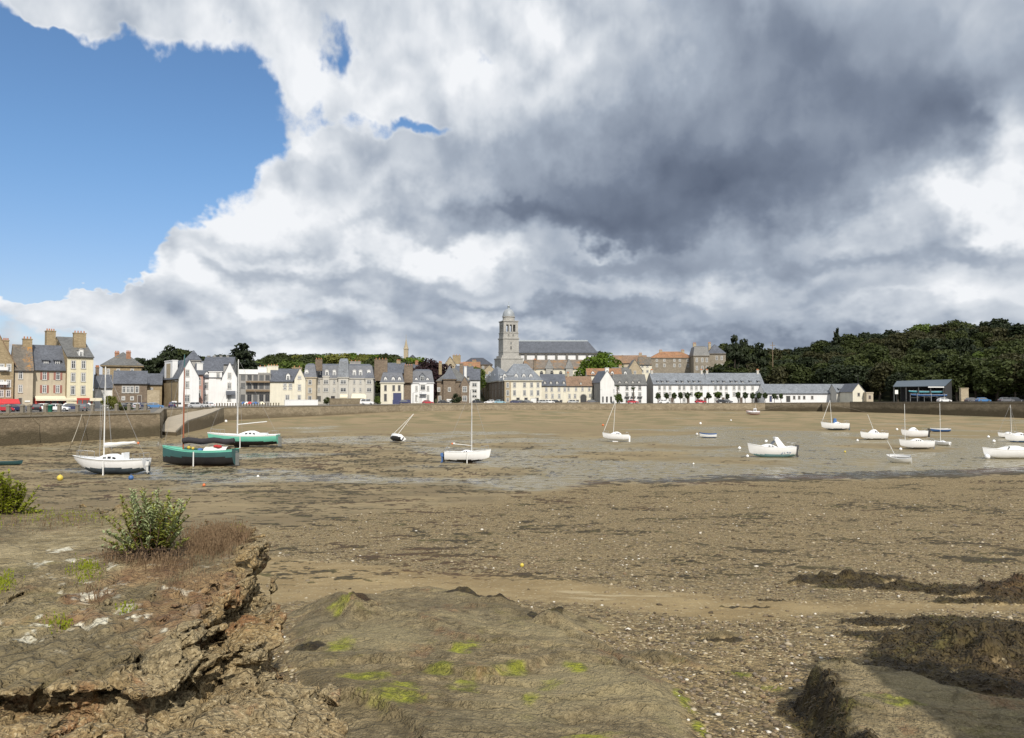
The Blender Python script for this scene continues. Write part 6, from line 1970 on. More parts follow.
def tree(name, label, x, y, z, h, kind, mat, seed, group=None, wide=1.0, bark='bark', cat='tree'):
    cr, tr = proto(kind, mat, seed, bark)
    r = empty(name, (x, y, z), random.uniform(0, 6.28), label, cat, group)
    r.scale = (h * wide, h * wide, h)
    link('trunk', tr, r); link('crown', cr, r)
    return r

def tree_px(name, label, px, ptop, Y, h, kind, mat, seed, group=None, wide=1.0, z=None, **kw):
    """crown top seen at (px, ptop); the foot goes to the ground there unless h would not reach"""
    x = xat(px, Y); zt = zat(ptop, Y)
    g = tz(x, Y)
    h = max(h, (zt - g)) if z is None else h
    return tree(name, label, x, Y, zt - h, h, kind, mat, seed, group, wide * 1.0, **kw)

# --- left: the trees behind the houses
GL = 'trees on the skyline behind the left houses'
tree_px('pine_tree', 'dark flat topped pine standing clear above the white gable roofs', 168.5, 343.5, 330, 15, 'pine', 'leaf_dark', 3, wide=.62)
tree_px('cedar_tree', 'big dark spreading cedar above the white gables', 241, 341, 330, 18, 'pine', 'leaf_dark', 5, wide=.92)
tree_px('copper_beech', 'dark purple copper beech between the blue white house and the villa', 431, 358, 335, 15.5, 'dome', 'leaf_copper', 8, wide=1.0)
tree_px('round_tree', 'big bright green dome shaped tree at the end of the church', 600.5, 351.5, 372, 14, 'dome', 'leaf_bright', 9, wide=1.06)
for (px, pt, Y, h, k_, mt, sd, wd) in (
        (143, 356, 330, 9, 'round', 'leaf_dark', 11, 1.1), (151, 357, 335, 10, 'round', 'leaf_dark', 12, 1.1), (160, 352, 340, 11, 'round', 'leaf_dark', 11, 1.0), (176, 349, 345, 12, 'round', 'leaf_dark', 12, 1.1), (186, 347, 350, 12, 'round', 'leaf_wood', 13, 1.1),
        (196, 353, 340, 10, 'round', 'leaf_dark', 11, 1.0), (206, 355, 350, 10, 'round', 'leaf_wood', 13, 1.0), (222, 352, 352, 11, 'round', 'leaf_dark', 12, 1.0)):
    tree_px('broadleaf_tree', 'dark broadleaf tree in the clump around the flat topped pine', px, pt, Y, h, k_, mt, sd, 'dark trees behind the white gables', wd)
for i in range(34):
    px = 250 + 168 * (i + .3 * random.uniform(-1, 1)) / 33
    pt = 353.5 + random.uniform(-2.6, 3.0) + (3 if px < 270 else 0) + (1.5 if px > 395 else 0)
    Y = random.uniform(395, 450)
    mt = random.choice(['leaf_mid', 'leaf_mid', 'leaf_yellow', 'leaf_wood', 'leaf_bright'] if px > 290 else ['leaf_wood', 'leaf_mid', 'leaf_wood'])
    tree_px('broadleaf_tree', 'green broadleaf tree in the belt of trees behind the long apartment block', px, pt, Y, random.uniform(11, 15), 'round', mt, random.choice([21, 22, 23]), 'tree belt behind the apartment block', random.uniform(.9, 1.3))
for i in range(12):
    px = 255 + 165 * i / 11 + random.uniform(-4, 4)
    tree_px('broadleaf_tree', 'green broadleaf tree low in the belt of trees behind the long apartment block', px, 360.5 + random.uniform(-2, 2), random.uniform(360, 385), 8, 'low', random.choice(['leaf_mid', 'leaf_wood']), random.choice([24, 25]), 'lower trees behind the apartment block', 1.2)
for (px, pt, Y, mt, lbl) in ((377, 352.5, 430, 'leaf_dark', 'dark round conifer on the skyline left of the far spire'), (391, 353, 432, 'leaf_dark', 'second dark round conifer on the skyline, close to the far spire'),
                             (370, 355, 425, 'leaf_yellow', 'pale yellow green tree beside the dark skyline conifers')):
    tree_px('broadleaf_tree', lbl, px, pt, Y, 11, 'round', mt, 22, None, 1.1)
for (px, pt, Y, mt, wd, lbl) in ((621, 354.5, 430, 'leaf_dark', 1.3, 'small dark tree on the skyline right of the green dome tree'), (600, 350, 440, 'leaf_wood', .9, 'bare looking tree top behind the green dome tree'),
                                 (474, 365, 360, 'leaf_mid', 1.0, 'small green tree between the roofs left of the church tower'), (587, 371, 366, 'leaf_wood', .9, 'dark bush like tree at the foot of the church end'),
                                 (722, 365, 370, 'leaf_wood', 1.3, 'dull green tree before the grey stone house at the edge of the wood')):
    tree_px('broadleaf_tree', lbl, px, pt, Y, 7, 'round', mt, 23, None, wd)

# --- right: the wooded hill
RIDGE = [(712, 362), (722, 352), (745, 350), (765, 350), (785, 346), (797, 347), (804, 353), (812, 345), (830, 341), (845, 333), (862, 331), (880, 333), (900, 330), (920, 326), (945, 325), (960, 322), (985, 325), (1005, 322), (1030, 322), (1080, 324), (1140, 328)]
rp, rq = zip(*RIDGE)
GW = 'trees of the wood on the right hill'
rw = random.Random(77)
wood = []
for j in range(13):
    f = j / 12
    px = 722 + rw.uniform(0, 14)
    while px < 1105:
        u = (px - 512) / F
        y0 = float(np.interp(u, HU, HP[:, 2])); y1 = float(np.interp(u, HU, HP[:, 3]))
        Y = (y0 + 2) + (y1 + 12 - y0) * f + rw.uniform(-4, 4)
        if px < 775: Y = max(Y, 338 + 8 * rw.random())
        wood.append((px, Y, f))
        px += rw.uniform(15, 23) * (1.0 if px < 1030 else 1.7) * (1.15 - .15 * f)
for (px, Y, f) in wood:
    x = xat(px, Y); g = tz(x, Y)
    top_ = f > .8
    hh = rw.uniform(11, 15) if top_ else rw.uniform(12, 17)
    mt = rw.choices(['leaf_wood', 'leaf_wood_brown', 'leaf_dark', 'leaf_mid'], [5, 3, 2.5, 1.6 if (f > .6 and px > 840) else .1])[0]
    lab = 'green broadleaf tree along the top of the wooded hill on the right' if top_ else 'dark broadleaf tree within the wood on the right hillside'
    tree('woodland_tree', lab, x, Y, g - .3, hh, rw.choice(['round', 'low', 'round', 'tall']), mt, rw.choice([31, 32]), 'hilltop trees of the wood' if top_ else GW, rw.uniform(1.0, 1.4))
for (px, pt, Y, h, k_, wd, lbl) in ((735, 335, 350, 24, 'pine', .52, 'tall dark pine rising alone behind the white terrace end'), (744, 338.5, 352, 22, 'pine', .5, 'dark pine close against the tallest pine behind the terrace end'),
                                    (760, 342.5, 360, 20, 'pine', .62, 'flat spreading pine right of the two tall pines'), (838, 329, 400, 20, 'conifer', 1.0, 'pointed dark conifer standing above the left shoulder of the wood'),
                                    (957, 319.5, 405, 18, 'pine', .8, 'flat topped pine breaking the skyline of the wooded hill')):
    tree_px('pine_tree' if k_ == 'pine' else 'conifer', lbl, px, pt, Y, h, k_, 'leaf_dark', {'pine': 6, 'conifer': 7}[k_], None, wd)
mb = MB(); p = at(772.5, 342, 356); g_ = tz(p.x, p.y)
mb.tube([(0, 0, 0), (0, 0, p.z - g_)], .22, 6, 0, .14); mb.box(-1.1, 1.1, -.1, .1, p.z - g_ - 1.6, p.z - g_ - 1.35)
tag(mb.build('utility_pole', M['wood'], None, (p.x, p.y, g_)), 'bare utility pole rising out of the dark pines', 'pole')

# --- trimmed trees before the white terrace
for (px, pt, h, mt) in ((658, 392, 4.4, 'leaf_trim'), (666.5, 392, 4.4, 'leaf_trim'), (674, 392, 4.3, 'leaf_trim'), (680.5, 391.6, 4.4, 'leaf_trim'), (687.5, 391.4, 4.5, 'leaf_trim'), (698, 391.2, 4.6, 'leaf_mid'), (708.6, 391.6, 4.5, 'leaf_trim'), (718.3, 391.2, 4.6, 'leaf_mid'),
                        (727.5, 393, 3.9, 'leaf_trim'), (738, 391.2, 4.6, 'leaf_trim'), (745.3, 391.4, 4.5, 'leaf_trim'), (752.5, 392, 4.3, 'leaf_trim'), (759, 391.6, 4.4, 'leaf_trim'), (765, 392, 4.3, 'leaf_trim'), (774.5, 392.8, 4.0, 'leaf_trim'), (781, 393, 4.0, 'leaf_trim')):
    Y = 299; x = xat(px, Y)
    tree('trimmed_tree', 'small trimmed street tree in the row before the white terraces', x, Y, tz(x, Y), zat(pt, Y) - tz(x, Y), 'mop', mt, random.choice([41, 42]), 'trimmed trees before the white terraces', 1.0 + .5 * (mt == 'leaf_mid'))

# --- palms and planted bushes
def palm(label, px, pt, Y, r, n=26, bush=False):
    x = xat(px, Y); g = tz(x, Y); h = zat(pt, Y) - g
    root = empty('palm_tree', (x, Y, g), 0, label, 'palm')
    tr = MB(); tr.tube([(0, 0, -.2), (.05, 0, h * .5), (0, .03, h)], .24, 8, 0, .17); tr.build('trunk', M['bark'], root)
    cr = MB(); rs = random.Random(int(px))
    for i in range(n):
        a = rs.uniform(0, 2 * PI); up = rs.uniform(-.1, 1.0); L = r * rs.uniform(.8, 1.1)
        prev = None
        for k_ in range(7):
            t_ = k_ / 6
            p = Vector((math.cos(a) * L * t_, math.sin(a) * L * t_, h + L * (up * t_ - (.55 + .4 * up) * t_ * t_)))
            w_ = .20 * math.sin(PI * min(1, .15 + .85 * t_)) * L + .02
            s_ = Vector((-math.sin(a), math.cos(a), 0)) * w_ * .5; dn = Vector((0, 0, -w_ * .25))
            if prev:
                cr.poly([prev[0] - prev[1] + prev[2], prev[0], p, p - s_ + dn]); cr.poly([prev[0], prev[0] + prev[1] + prev[2], p + s_ + dn, p])
            prev = (p, s_, dn)
    cr.build('crown', M['leaf_trim'], root)
palm('slim tall palm before the white three storey house', 633.4, 388, 300, 1.35)
palm('taller thin palm beside the pale gable end', 617.3, 386, 299, 1.1, 18)
def bush_thing(label, px, pt, Y, h, mat, sd, wd, cat='bush', name='planted_bush'):
    x = xat(px, Y)
    cr = crown_data('foliage', lobes_round(sd, 8, .5, .42, .4), 1100, .05, M[mat], sd, .1, .4)
    r = empty(name, (x, Y, tz(x, Y)), 0, label, cat)
    hh = zat(pt, Y) - tz(x, Y)
    r.scale = (hh * wd, hh * wd, hh)
    link('foliage', cr, r)
    mb = MB(); [mb.tube([(0, 0, -.05), (.2 * math.cos(a), .2 * math.sin(a), .4)], .02, 5) for a in (0, 1.5, 3.1, 4.6)]
    mb.build('stem', M['bark'], r)
bush_thing('round dark green bush at the foot of the thin palm', 619, 392.3, 298, 4, 'leaf_mid', 51, .8)
bush_thing('bushy green garden palm beside the white sloop mast on the left quay', 110.5, 393.5, 176, 3, 'leaf_yellow', 52, .95)
bush_thing('yellow flowering bush low on the left quay', 116.5, 400, 168, 2, 'leaf_yellow', 53, .9)
bush_thing('low green hedge bush on the left quay behind the bollards', 128, 405.5, 160, 1.3, 'leaf_mid', 54, 2.0)
bush_thing('low orange brown bush near the parked dark cars', 122, 406, 158, 1.2, 'leaf_wood_brown', 55, 1.6)
bush_thing('dark flat topped tree before the brown stone villa', 456, 392, 288, 3, 'leaf_dark', 56, 1.0, 'tree', 'umbrella_tree')
bush_thing('green garden bush beside the brown gable of the cream house', 377.5, 395, 278, 2.5, 'leaf_mid', 57, .8)
bush_thing('dark shrub before the long apartment block', 327, 396, 268, 2, 'leaf_wood', 58, .9)
bush_thing('dark shrub at the foot of the white house behind the villa', 477, 398, 296, 2, 'leaf_wood', 59, .9)
# ---------------------------------------------------------------- boats
M['gel_white'] = paint('white_gelcoat', (0.84, 0.845, 0.85), 0.3, 0.03, 1.0, 0.05)
M['gel_grey'] = paint('grey_white_gelcoat', (0.60, 0.60, 0.58), 0.4, 0.05, 1.0, 0.1)
M['teal'] = paint('teal_hull_paint', (0.045, 0.130, 0.132), 0.4, 0.08, 1.5, 0.08)
M['mint'] = paint('mint_green_hull_paint', (0.17, 0.56, 0.43), 0.35, 0.05, 1.5, 0.05)
M['antifoul_black'] = paint('black_antifouling', (0.022, 0.022, 0.024), 0.7, 0.2, 1.5, 0.2)
M['antifoul_blue'] = paint('faded_blue_antifouling', (0.075, 0.100, 0.125), 0.8, 0.2, 1.5, 0.25)
M['antifoul_grey'] = paint('grey_antifouling', (0.17, 0.17, 0.16), 0.8, 0.2, 1.5, 0.2)
M['boat_blue'] = paint('blue_boat_paint', (0.045, 0.12, 0.30), 0.4, 0.08, 1.5, 0.05)
M['boat_cyan'] = paint('pale_cyan_boat_paint', (0.10, 0.38, 0.46), 0.4, 0.06, 1.5)
M['pinkish'] = paint('faded_pink_boat_paint', (0.55, 0.30, 0.31), 0.5, 0.1, 1.5, 0.1)
M['canvas_black'] = paint('black_sail_cover', (0.028, 0.026, 0.030), 0.85, 0.2, 2)
M['sail_white'] = paint('white_furled_sail', (0.70, 0.69, 0.65), 0.8, 0.06, 3)
M['canvas_blue'] = paint('blue_canvas', (0.05, 0.14, 0.34), 0.8, 0.1, 2)
M['mast_alu'] = paint('white_painted_mast', (0.70, 0.70, 0.68), 0.35, 0.04, 1)
M['mast_rust'] = paint('red_brown_wooden_mast', (0.30, 0.095, 0.045), 0.5, 0.1, 1.5)
M['pale_bottom'] = paint('pale_turquoise_bottom_paint', (0.22, 0.40, 0.44), 0.6, 0.12, 1.5, 0.15)
M['dinghy_teal'] = paint('dark_teal_dinghy_paint', (0.025, 0.075, 0.08), 0.5, 0.1, 1.5)
M['orange'] = paint('orange_plastic', (0.62, 0.16, 0.045), 0.5, 0.05, 2)
M['yellow'] = paint('yellow_plastic', (0.60, 0.47, 0.07), 0.5, 0.05, 2)
M['rope'] = paint('pale_rope', (0.42, 0.37, 0.28), 0.9, 0.1, 4)
M['red_cloth'] = paint('red_cloth', (0.42, 0.03, 0.03), 0.8, 0.1, 3)
M['wire'] = paint('rigging_wire', (0.33, 0.33, 0.33), 0.4, 0.05, 3)

class Hull:
    def __init__(s, L, B, Hh, bow=0.25, transom=0.7, rake=0.18, rocker=0.25, tuck=1.0, full=0.55):
        s.L, s.B, s.H = L, B, Hh; s.bow, s.tr, s.rk, s.ro, s.tuck, s.full = bow, transom, rake, rocker, tuck, full
    def half(s, t):
        f = math.sin(PI * min(1.0, (t * .92 + .08))) ** .0 if False else 1
        if t < .45: k = s.tr + (1 - s.tr) * math.sin(PI / 2 * t / .45)
        else: k = max(0.0, 1 - ((t - .45) / .55) ** 2.3)
        return s.B / 2 * k
    def sheer(s, t): return s.H * (1 + s.bow * (t - .35) ** 2 * (1.0 if t > .35 else .7) / .42)
    def keel(s, t):
        return s.H * s.ro * (max(0, (t - .55) / .45) ** 2.4 * 2.6 + max(0, (.35 - t) / .35) ** 2 * s.tuck)
    def x(s, t, zf): return -s.L / 2 + s.L * t * (1 - s.rk * .0) + s.rk * s.H * zf * max(0, t - .6) / .4 * 1.5 - (s.rk * s.H * 1.5 * max(0, t - .6) / .4) * .5
    def sect(s, t, u):
        """u 0 keel .. 1 sheer"""
        b = s.half(t); zk, zs = s.keel(t), s.sheer(t)
        v = 1 - (1 - u) ** (1.0 + 1.1 * s.full)
        yy = b * min(1.0, v ** .62 * (0.90 + .10 * u) / (.90 + .10))
        zz = zk + (zs - zk) * u ** (1.25 + .5 * s.full)
        return Vector((s.x(t, u), yy, zz))
    def mesh(s, mats, boot, stripe=None, top_m=0, bot_m=1, str_m=2):
        n, k = 22, 14
        mb = MB()
        grid = [[s.sect(i / n, j / k) for j in range(k + 1)] for i in range(n + 1)]
        for sg in (1, -1):
            V = [Vector((p.x, p.y * sg, p.z)) for r_ in grid for p in r_]
            fs = {0: [], 1: [], 2: []}
            for i in range(n):
                for j in range(k):
                    zc = (grid[i][j].z + grid[i + 1][j + 1].z) / 2
                    m = bot_m if zc < boot else top_m
                    if stripe and zc > s.sheer((i + .5) / n) - stripe: m = str_m
                    a, b_, c, d = i * (k + 1) + j, (i + 1) * (k + 1) + j, (i + 1) * (k + 1) + j + 1, i * (k + 1) + j + 1
                    fs[m].append((a, b_, c, d) if sg > 0 else (d, c, b_, a))
            for m, f in fs.items():
                if f: mb.mesh(V, f, m, True)
        tr = grid[0]
        pts = [Vector((p.x, p.y, p.z)) for p in tr] + [Vector((p.x, -p.y, p.z)) for p in tr[::-1]]
        mb.poly(pts[::-1], top_m)
        return mb
    def deck(s, drop=0.06, inset=0.06, open_=False, t0=0.0, t1=1.0):
        mb = MB(); n = 20
        rows = []
        for i in range(n + 1):
            t = t0 + (t1 - t0) * i / n
            p = s.sect(t, 1.0); y = max(0.0, p.y - inset)
            rows.append((Vector((p.x, y, p.z - drop)), Vector((p.x, 0, p.z - drop + (0 if open_ else y * .07))), Vector((p.x, -y, p.z - drop))))
        for i in range(n):
            for j in range(2): mb.poly([rows[i][j], rows[i][j + 1], rows[i + 1][j + 1], rows[i + 1][j]], 0, True)
        # gunwale
        for sg in (1, -1):
            pts = [Vector((s.sect(i / n, 1).x, s.sect(i / n, 1).y * sg, s.sect(i / n, 1).z)) for i in range(n + 1)]
            mb.tube(pts, max(.025, s.B * .016), 5, 1)
        return mb

def cabin_mesh(x0, x1, w0, w1, z0, h, slope_f=0.5, slope_b=0.15, n=3):
    """low coachroof: rounded front, sloped ends"""
    mb = MB(); secs = []
    for i in range(7):
        t = i / 6
        x = x0 + (x1 - x0) * t
        w = w0 + (w1 - w0) * t
        hh = h * min(1.0, .25 + 1.2 * t / max(.05, slope_b * 3)) * (1.0 if t < 1 - slope_f else (1 - .80 * ((t - 1 + slope_f) / slope_f) ** 1.4))
        secs.append([Vector((x, -w, z0)), Vector((x, -w * .90, z0 + hh * .82)), Vector((x, -w * .6, z0 + hh)), Vector((x, w * .6, z0 + hh)), Vector((x, w * .90, z0 + hh * .82)), Vector((x, w, z0))])
    for i in range(6):
        for j in range(5): mb.poly([secs[i][j], secs[i + 1][j], secs[i + 1][j + 1], secs[i][j + 1]], 0, False)
    mb.poly(secs[0], 0); mb.poly(secs[-1][::-1], 0)
    return mb, secs

def outboard(root, x, z, sc=1.0, mat='black', y=0.0):
    mb = MB()
    mb.mesh(*prism_box(x - .42 * sc, x - .05 * sc, y - .14 * sc, y + .14 * sc, z + .05 * sc, z + .5 * sc, .06 * sc), 0)
    mb.box(x - .30 * sc, x - .14 * sc, y - .06 * sc, y + .06 * sc, z - .55 * sc, z + .05 * sc, 0)
    mb.box(x - .42 * sc, x - .10 * sc, y - .03 * sc, y + .03 * sc, z - .62 * sc, z - .54 * sc, 0)
    mb.lathe([(.02, z - .75 * sc), (.05 * sc, z - .6 * sc)], 8, 0, (x - .24 * sc, y))
    return mb.build('outboard_motor', M[mat], root)
def prism_box(x0, x1, y0, y1, z0, z1, t):
    v = [(x0 + t, y0, z0), (x1, y0, z0), (x1, y1, z0), (x0 + t, y1, z0), (x0, y0 + t, z1 - t), (x1 - t, y0 + t, z1), (x1 - t, y1 - t, z1), (x0, y1 - t, z1 - t)]
    return v, [(0, 3, 2, 1), (4, 5, 6, 7), (0, 1, 5, 4), (1, 2, 6, 5), (2, 3, 7, 6), (3, 0, 4, 7)]

def boat(label, px, py, Lpx, yaw, mats, name='sailing_boat', cat='boat', Hf=0.16, Bf=0.34, boot=0.35, heel=0.0, trim=0.0, mast=None, boom=None, cabin=None, keel=None, rudder=True, legs=False,
         motor=None, stripe=None, open_=False, rails=True, bow=.25, transom=.7, rocker=.17, full=.55, deckm='gel_white', lift=0.0, rake=.14, windows=3, stays=True, extra=None, cabm='gel_white', sink=0.05):
    """yaw: degrees of the bow from +X, counter-clockwise (180 = bow to the left)"""
    g = ground_hit(px, py)
    s = g.y / F
    ya = R(yaw)
    L = Lpx * s / max(.35, abs(math.cos(ya)) + .34 * abs(math.sin(ya)))
    Hh = L * Hf; B = L * Bf
    kd = (keel or 0.0) * L
    g = Vector((g.x, g.y + B * .25, g.z))
    zz = float(surface_z([g.x], [g.y])[0])
    root = empty(name, (g.x, g.y, zz - sink), ya, label, cat)
    root.rotation_euler = Euler((R(heel), R(trim), ya), 'XYZ')
    up = kd + lift
    hu = Hull(L, B, Hh, bow, transom, rake, rocker, 1.0, full)
    h = hu.mesh(mats, Hh * boot, stripe * Hh if stripe else None).build('hull', [M[m] for m in mats], root, (0, 0, up))
    d = hu.deck(Hh * (.30 if open_ else .04), B * .03, open_).build('deck', [M[deckm], M[mats[2] if len(mats) > 2 else mats[0]]], root, (0, 0, up))
    zd = lambda t: up + hu.sheer(t) - Hh * .04
    X = lambda t: -L / 2 + L * t
    if keel:
        mb = MB(); c = L * .11
        mb.mesh([(-c, -.05, -kd), (c * .8, -.05, -kd), (c * 1.3, -.07, Hh * .22), (-c * .9, -.07, Hh * .22), (-c, .05, -kd), (c * .8, .05, -kd), (c * 1.3, .07, Hh * .22), (-c * .9, .07, Hh * .22)],
                [(0, 1, 2, 3), (7, 6, 5, 4), (0, 4, 5, 1), (1, 5, 6, 2), (2, 6, 7, 3), (3, 7, 4, 0)])
        mb.build('keel', M[mats[1]], root, (L * .02, 0, up))
    if rudder:
        mb = MB(); c = L * .05
        mb.box(-L / 2 - c, -L / 2 + .02, -.03, .03, -kd * .7 + Hh * .05, Hh * .85); mb.box(-L / 2 - c * .6, -L / 2 + L * .08, -.02, .02, Hh * .9, Hh * .95)
        mb.build('rudder', M[mats[1] if rudder is True else rudder], root, (0, 0, up))
    if legs:
        for sg in (-1, 1):
            mb = MB(); y = sg * (hu.half(.48) + .05)
            mb.box(-.05, .05, y - .05, y + .05, 0.0, up + Hh * .95); mb.box(-.12, .12, y - .12, y + .12, -.02, .05)
            mb.build('beaching_leg', M['mast_alu' if legs is True else legs], root)
    top = None
    if cabin:
        c0, c1, ch = cabin
        mb, secs = cabin_mesh(X(c0), X(c1), hu.half(c0) * .62, hu.half(c1) * .55, min(zd(c0), zd(c1)) - .02, Hh * ch)
        cb = mb.build('cabin', M[cabm], root)
        for sg in (-1, 1):
            for i in range(windows):
                j = 1 + i * 4 / max(windows, 1) * .8
                a, b_ = secs[int(j)], secs[min(6, int(j) + 1)]
                q = lambda S, f_: (S[0].lerp(S[1], f_) if sg < 0 else S[5].lerp(S[4], f_))
                p = [q(a, .35).lerp(q(b_, .35), .15), q(a, .35).lerp(q(b_, .35), .85), q(a, .8).lerp(q(b_, .8), .85), q(a, .8).lerp(q(b_, .8), .15)]
                o = Vector((0, sg * .015, .006))
                w = MB(); w.poly([v + o for v in p]); w.build('window', M['glass'], cb)
    if mast:
        mt, ptop, mm = mast[:3]
        mx = X(mt)
        zb = zd(mt) - .1
        # length of the mast from its top in the picture
        foot = Vector((mx, 0, zb)); r = max(.035, L * .0085)
        hgt = (zat(ptop, g.y) - (zz + zb)) / max(.5, math.cos(R(heel)))
        mb = MB(); rake_ = mast[3] if len(mast) > 3 else 0.0
        tp = Vector((mx + rake_ * hgt, 0, zb + hgt))
        if mm == 'rust':
            mb.tube([foot, foot.lerp(tp, .86)], r * 1.3, 8, 0, r * 1.0); mb.tube([foot.lerp(tp, .86), tp], r * 1.0, 8, 1, r * .7); ml = [M['mast_rust'], M['teal']]
        else:
            mb.tube([foot, tp], r, 8, 0, r * .8); ml = [M['mast_alu']]
        m_ = mb.build('mast', ml, root)
        if mm != 'rust':
            sp = MB(); sp.tube([foot.lerp(tp, .58) + Vector((0, -B * .28, 0)), foot.lerp(tp, .58) + Vector((0, B * .28, 0))], r * .4, 5)
            sp.build('spreader', M['mast_alu'], m_)
        if stays:
            rg = MB(); w = max(.012, g.y * .00011)
            bw = Vector((X(.985), 0, zd(.985))); st = Vector((X(.01), 0, zd(.01)))
            rg.tube([bw, tp], w * (2.6 if stays == 'furl' else 1), 5)
            if stays not in ('lug', 'furl'): rg.tube([st, tp], w, 5)
            for sg in ((-1, 1) if stays != 'furl' else ()):
                rg.tube([Vector((mx - L * .03, sg * hu.half(mt) * .95, zd(mt))), foot.lerp(tp, .92)], w, 5)
                if mm != 'rust': rg.tube([Vector((mx - L * .03, sg * hu.half(mt) * .95, zd(mt))), foot.lerp(tp, .58) + Vector((0, sg * B * .28, 0))], w, 5)
            rg.build('rigging', M['sail_white' if stays == 'furl' else 'wire'], m_)
        if boom:
            bl, bz, cover, tip = boom
            e0 = foot + Vector((-.05, 0, bz * Hh)); e1 = foot + Vector((-bl * L, 0, bz * Hh + bl * L * .10))
            mb = MB(); mb.tube([e0, e1], r * .8, 6)
            bm = mb.build('boom', M['mast_alu'], root)
            if cover:
                cv = MB(); n = 8
                P = [e0.lerp(e1, .02 + .9 * i / n) + Vector((0, .01 * math.sin(i * 2.1), r * 1.6 + .02 * math.sin(i * 1.7))) for i in range(n + 1)]
                cv.tube(P, L * .035, 8, 0, L * .014); cv.build('furled_sail', M[cover], bm)
            if tip:
                tp_ = MB(); tp_.ball(e1 + Vector((-.05, 0, 0)), .11); tp_.build('boom_tip', M[tip], bm)
    if rails:
        rl = MB(); w = max(.015, g.y * .00012); hr = Hh * .42
        def rail(ts, close):
            for sg in (-1, 1):
                P = [Vector((X(t) if t < .95 else X(.97), sg * hu.half(min(t, .97)) * .96, zd(t) + hr)) for t in ts]
                rl.tube(P, w, 5)
                for p in P: rl.tube([p, p - Vector((0, 0, hr))], w, 5)
            a = Vector((X(ts[close]), hu.half(ts[close]) * .96, zd(ts[close]) + hr)); rl.tube([a, Vector((a.x, -a.y, a.z))], w, 5)
        rail([.80, .88, .97], 2); rl.build('bow_rail', M['steel'], root)
        rl = MB(); rail([.03, .12], 0); rl.build('stern_rail', M['steel'], root)
    if motor: outboard(root, -L / 2, up + Hh * .75, motor[0], motor[1])
    if extra: extra(root, hu, X, zd, up, L, B, Hh)
    return root

def letters(root, hu, X, zd, up, L, B, Hh, side, txt_strokes, t0, mat, zf=.62, size=.16):
    """registration marks painted on a hull side, as thin raised strokes"""
    mb = MB()
    for k, strokes in enumerate(txt_strokes):
        for (x0, z0, x1, z1) in strokes:
            P = []
            for (xx, zz) in ((x0, z0), (x1, z1)):
                t = t0 + (k * 1.25 + xx) * size / L
                p = hu.sect(t, zf + zz * size / Hh * .55)
                P.append(Vector((p.x, side * (p.y + .012), p.z + up)))
            mb.tube(P, .028, 4)
    return mb.build('registration_marks', M[mat], root)

# 1 white sloop, nearest
def ex1(root, hu, X, zd, up, L, B, Hh):
    mb = MB(); mb.box(X(.285), X(.31), -B * .22, B * .22, zd(.3) - .05, zd(.3) + Hh * .5); mb.build('companionway', M['gel_white'], root)
    outboard(root, -L / 2 - .15, up + Hh * .6, .9, 'gel_grey', .5)
boat('white sloop with blue grey bottom, three cabin windows and a sail furled on its boom', 107.5, 474.5, 76, 176, ('gel_white', 'antifoul_blue', 'gel_grey'), Hf=.20, Bf=.34, boot=.48, mast=(.60, 366, 'alu', .0), boom=(.47, .95, 'sail_white', 'orange'),
     cabin=(.30, .72, .42), legs=True, rocker=.30, rake=.25, lift=.02, extra=ex1, stripe=.10)
# 2 teal traditional boat
def ex2(root, hu, X, zd, up, L, B, Hh):
    mb = MB(); P = [Vector((X(.72) - (X(.72) - X(.02)) * i / 10, .04 * math.sin(i), zd(.35) + Hh * (.62 + .05 * math.sin(i * 1.3)))) for i in range(11)]
    mb.tube(P, L * .042, 8, 0, L * .036); mb.build('furled_lugsail', M['canvas_black'], root)
    c = MB(); v = []
    for i in range(9):
        t = .10 + .30 * i / 8
        for j in range(6):
            y = (j / 5 - .5) * 2 * hu.half(t) * .75
            v.append((X(t), y, zd(t) + Hh * .26 * (1 - (abs(j / 5 - .5) * 2) ** 2) + .03 * math.sin(i * 2 + j)))
    c.mesh(v, [(i * 6 + j, i * 6 + j + 1, (i + 1) * 6 + j + 1, (i + 1) * 6 + j) for i in range(8) for j in range(5)], 0, True); c.build('white_cover', M['sail_white'], root)
    b2 = MB(); b2.ball((X(.42), -B * .15, zd(.42) + .12), .34, 0, 10, 6, .6); b2.ball((X(.47), B * .1, zd(.45) + .1), .3, 0, 10, 6, .6); b2.build('blue_bundle', M['canvas_blue'], root)
    r2 = MB(); r2.ball((X(.20), B * .2, zd(.2) + .45), .3, 0, 10, 6, .5); r2.ball((X(.25), B * .12, zd(.2) + .48), .3, 0, 10, 6, .5); r2.build('red_cloth', M['red_cloth'], root)
    y2 = MB(); y2.ball((X(.66), -B * .12, zd(.66) + .22), .2); y2.ball((X(.60), -B * .1, zd(.6) + .16), .16); y2.build('yellow_fender', M['yellow'], root)
    rp_ = MB()
    for sg in (-1,):
        rp_.tube([(X(.93), sg * hu.half(.93), zd(.9) - .2), (X(.55), sg * (hu.half(.5) + .1), .1)], .018, 5); rp_.tube([(X(.2), sg * hu.half(.2), zd(.2) - .2), (X(.5), sg * (hu.half(.5) + .1), .1)], .018, 5)
    rp_.build('leg_guy', M['rope'], root)
boat('old teal and black wooden sailing boat with a red brown mast and black furled sail', 196.5, 466, 75, 178, ('teal', 'antifoul_black', 'mint'), name='wooden_sailing_boat', Hf=.215, Bf=.34, boot=.60, mast=(.72, 354, 'rust'), open_=True, legs=True, rails=False,
     bow=.28, transom=.78, rocker=.10, rake=.03, deckm='wood', stripe=.13, stays='lug', rudder='antifoul_grey', extra=ex2, full=.5)
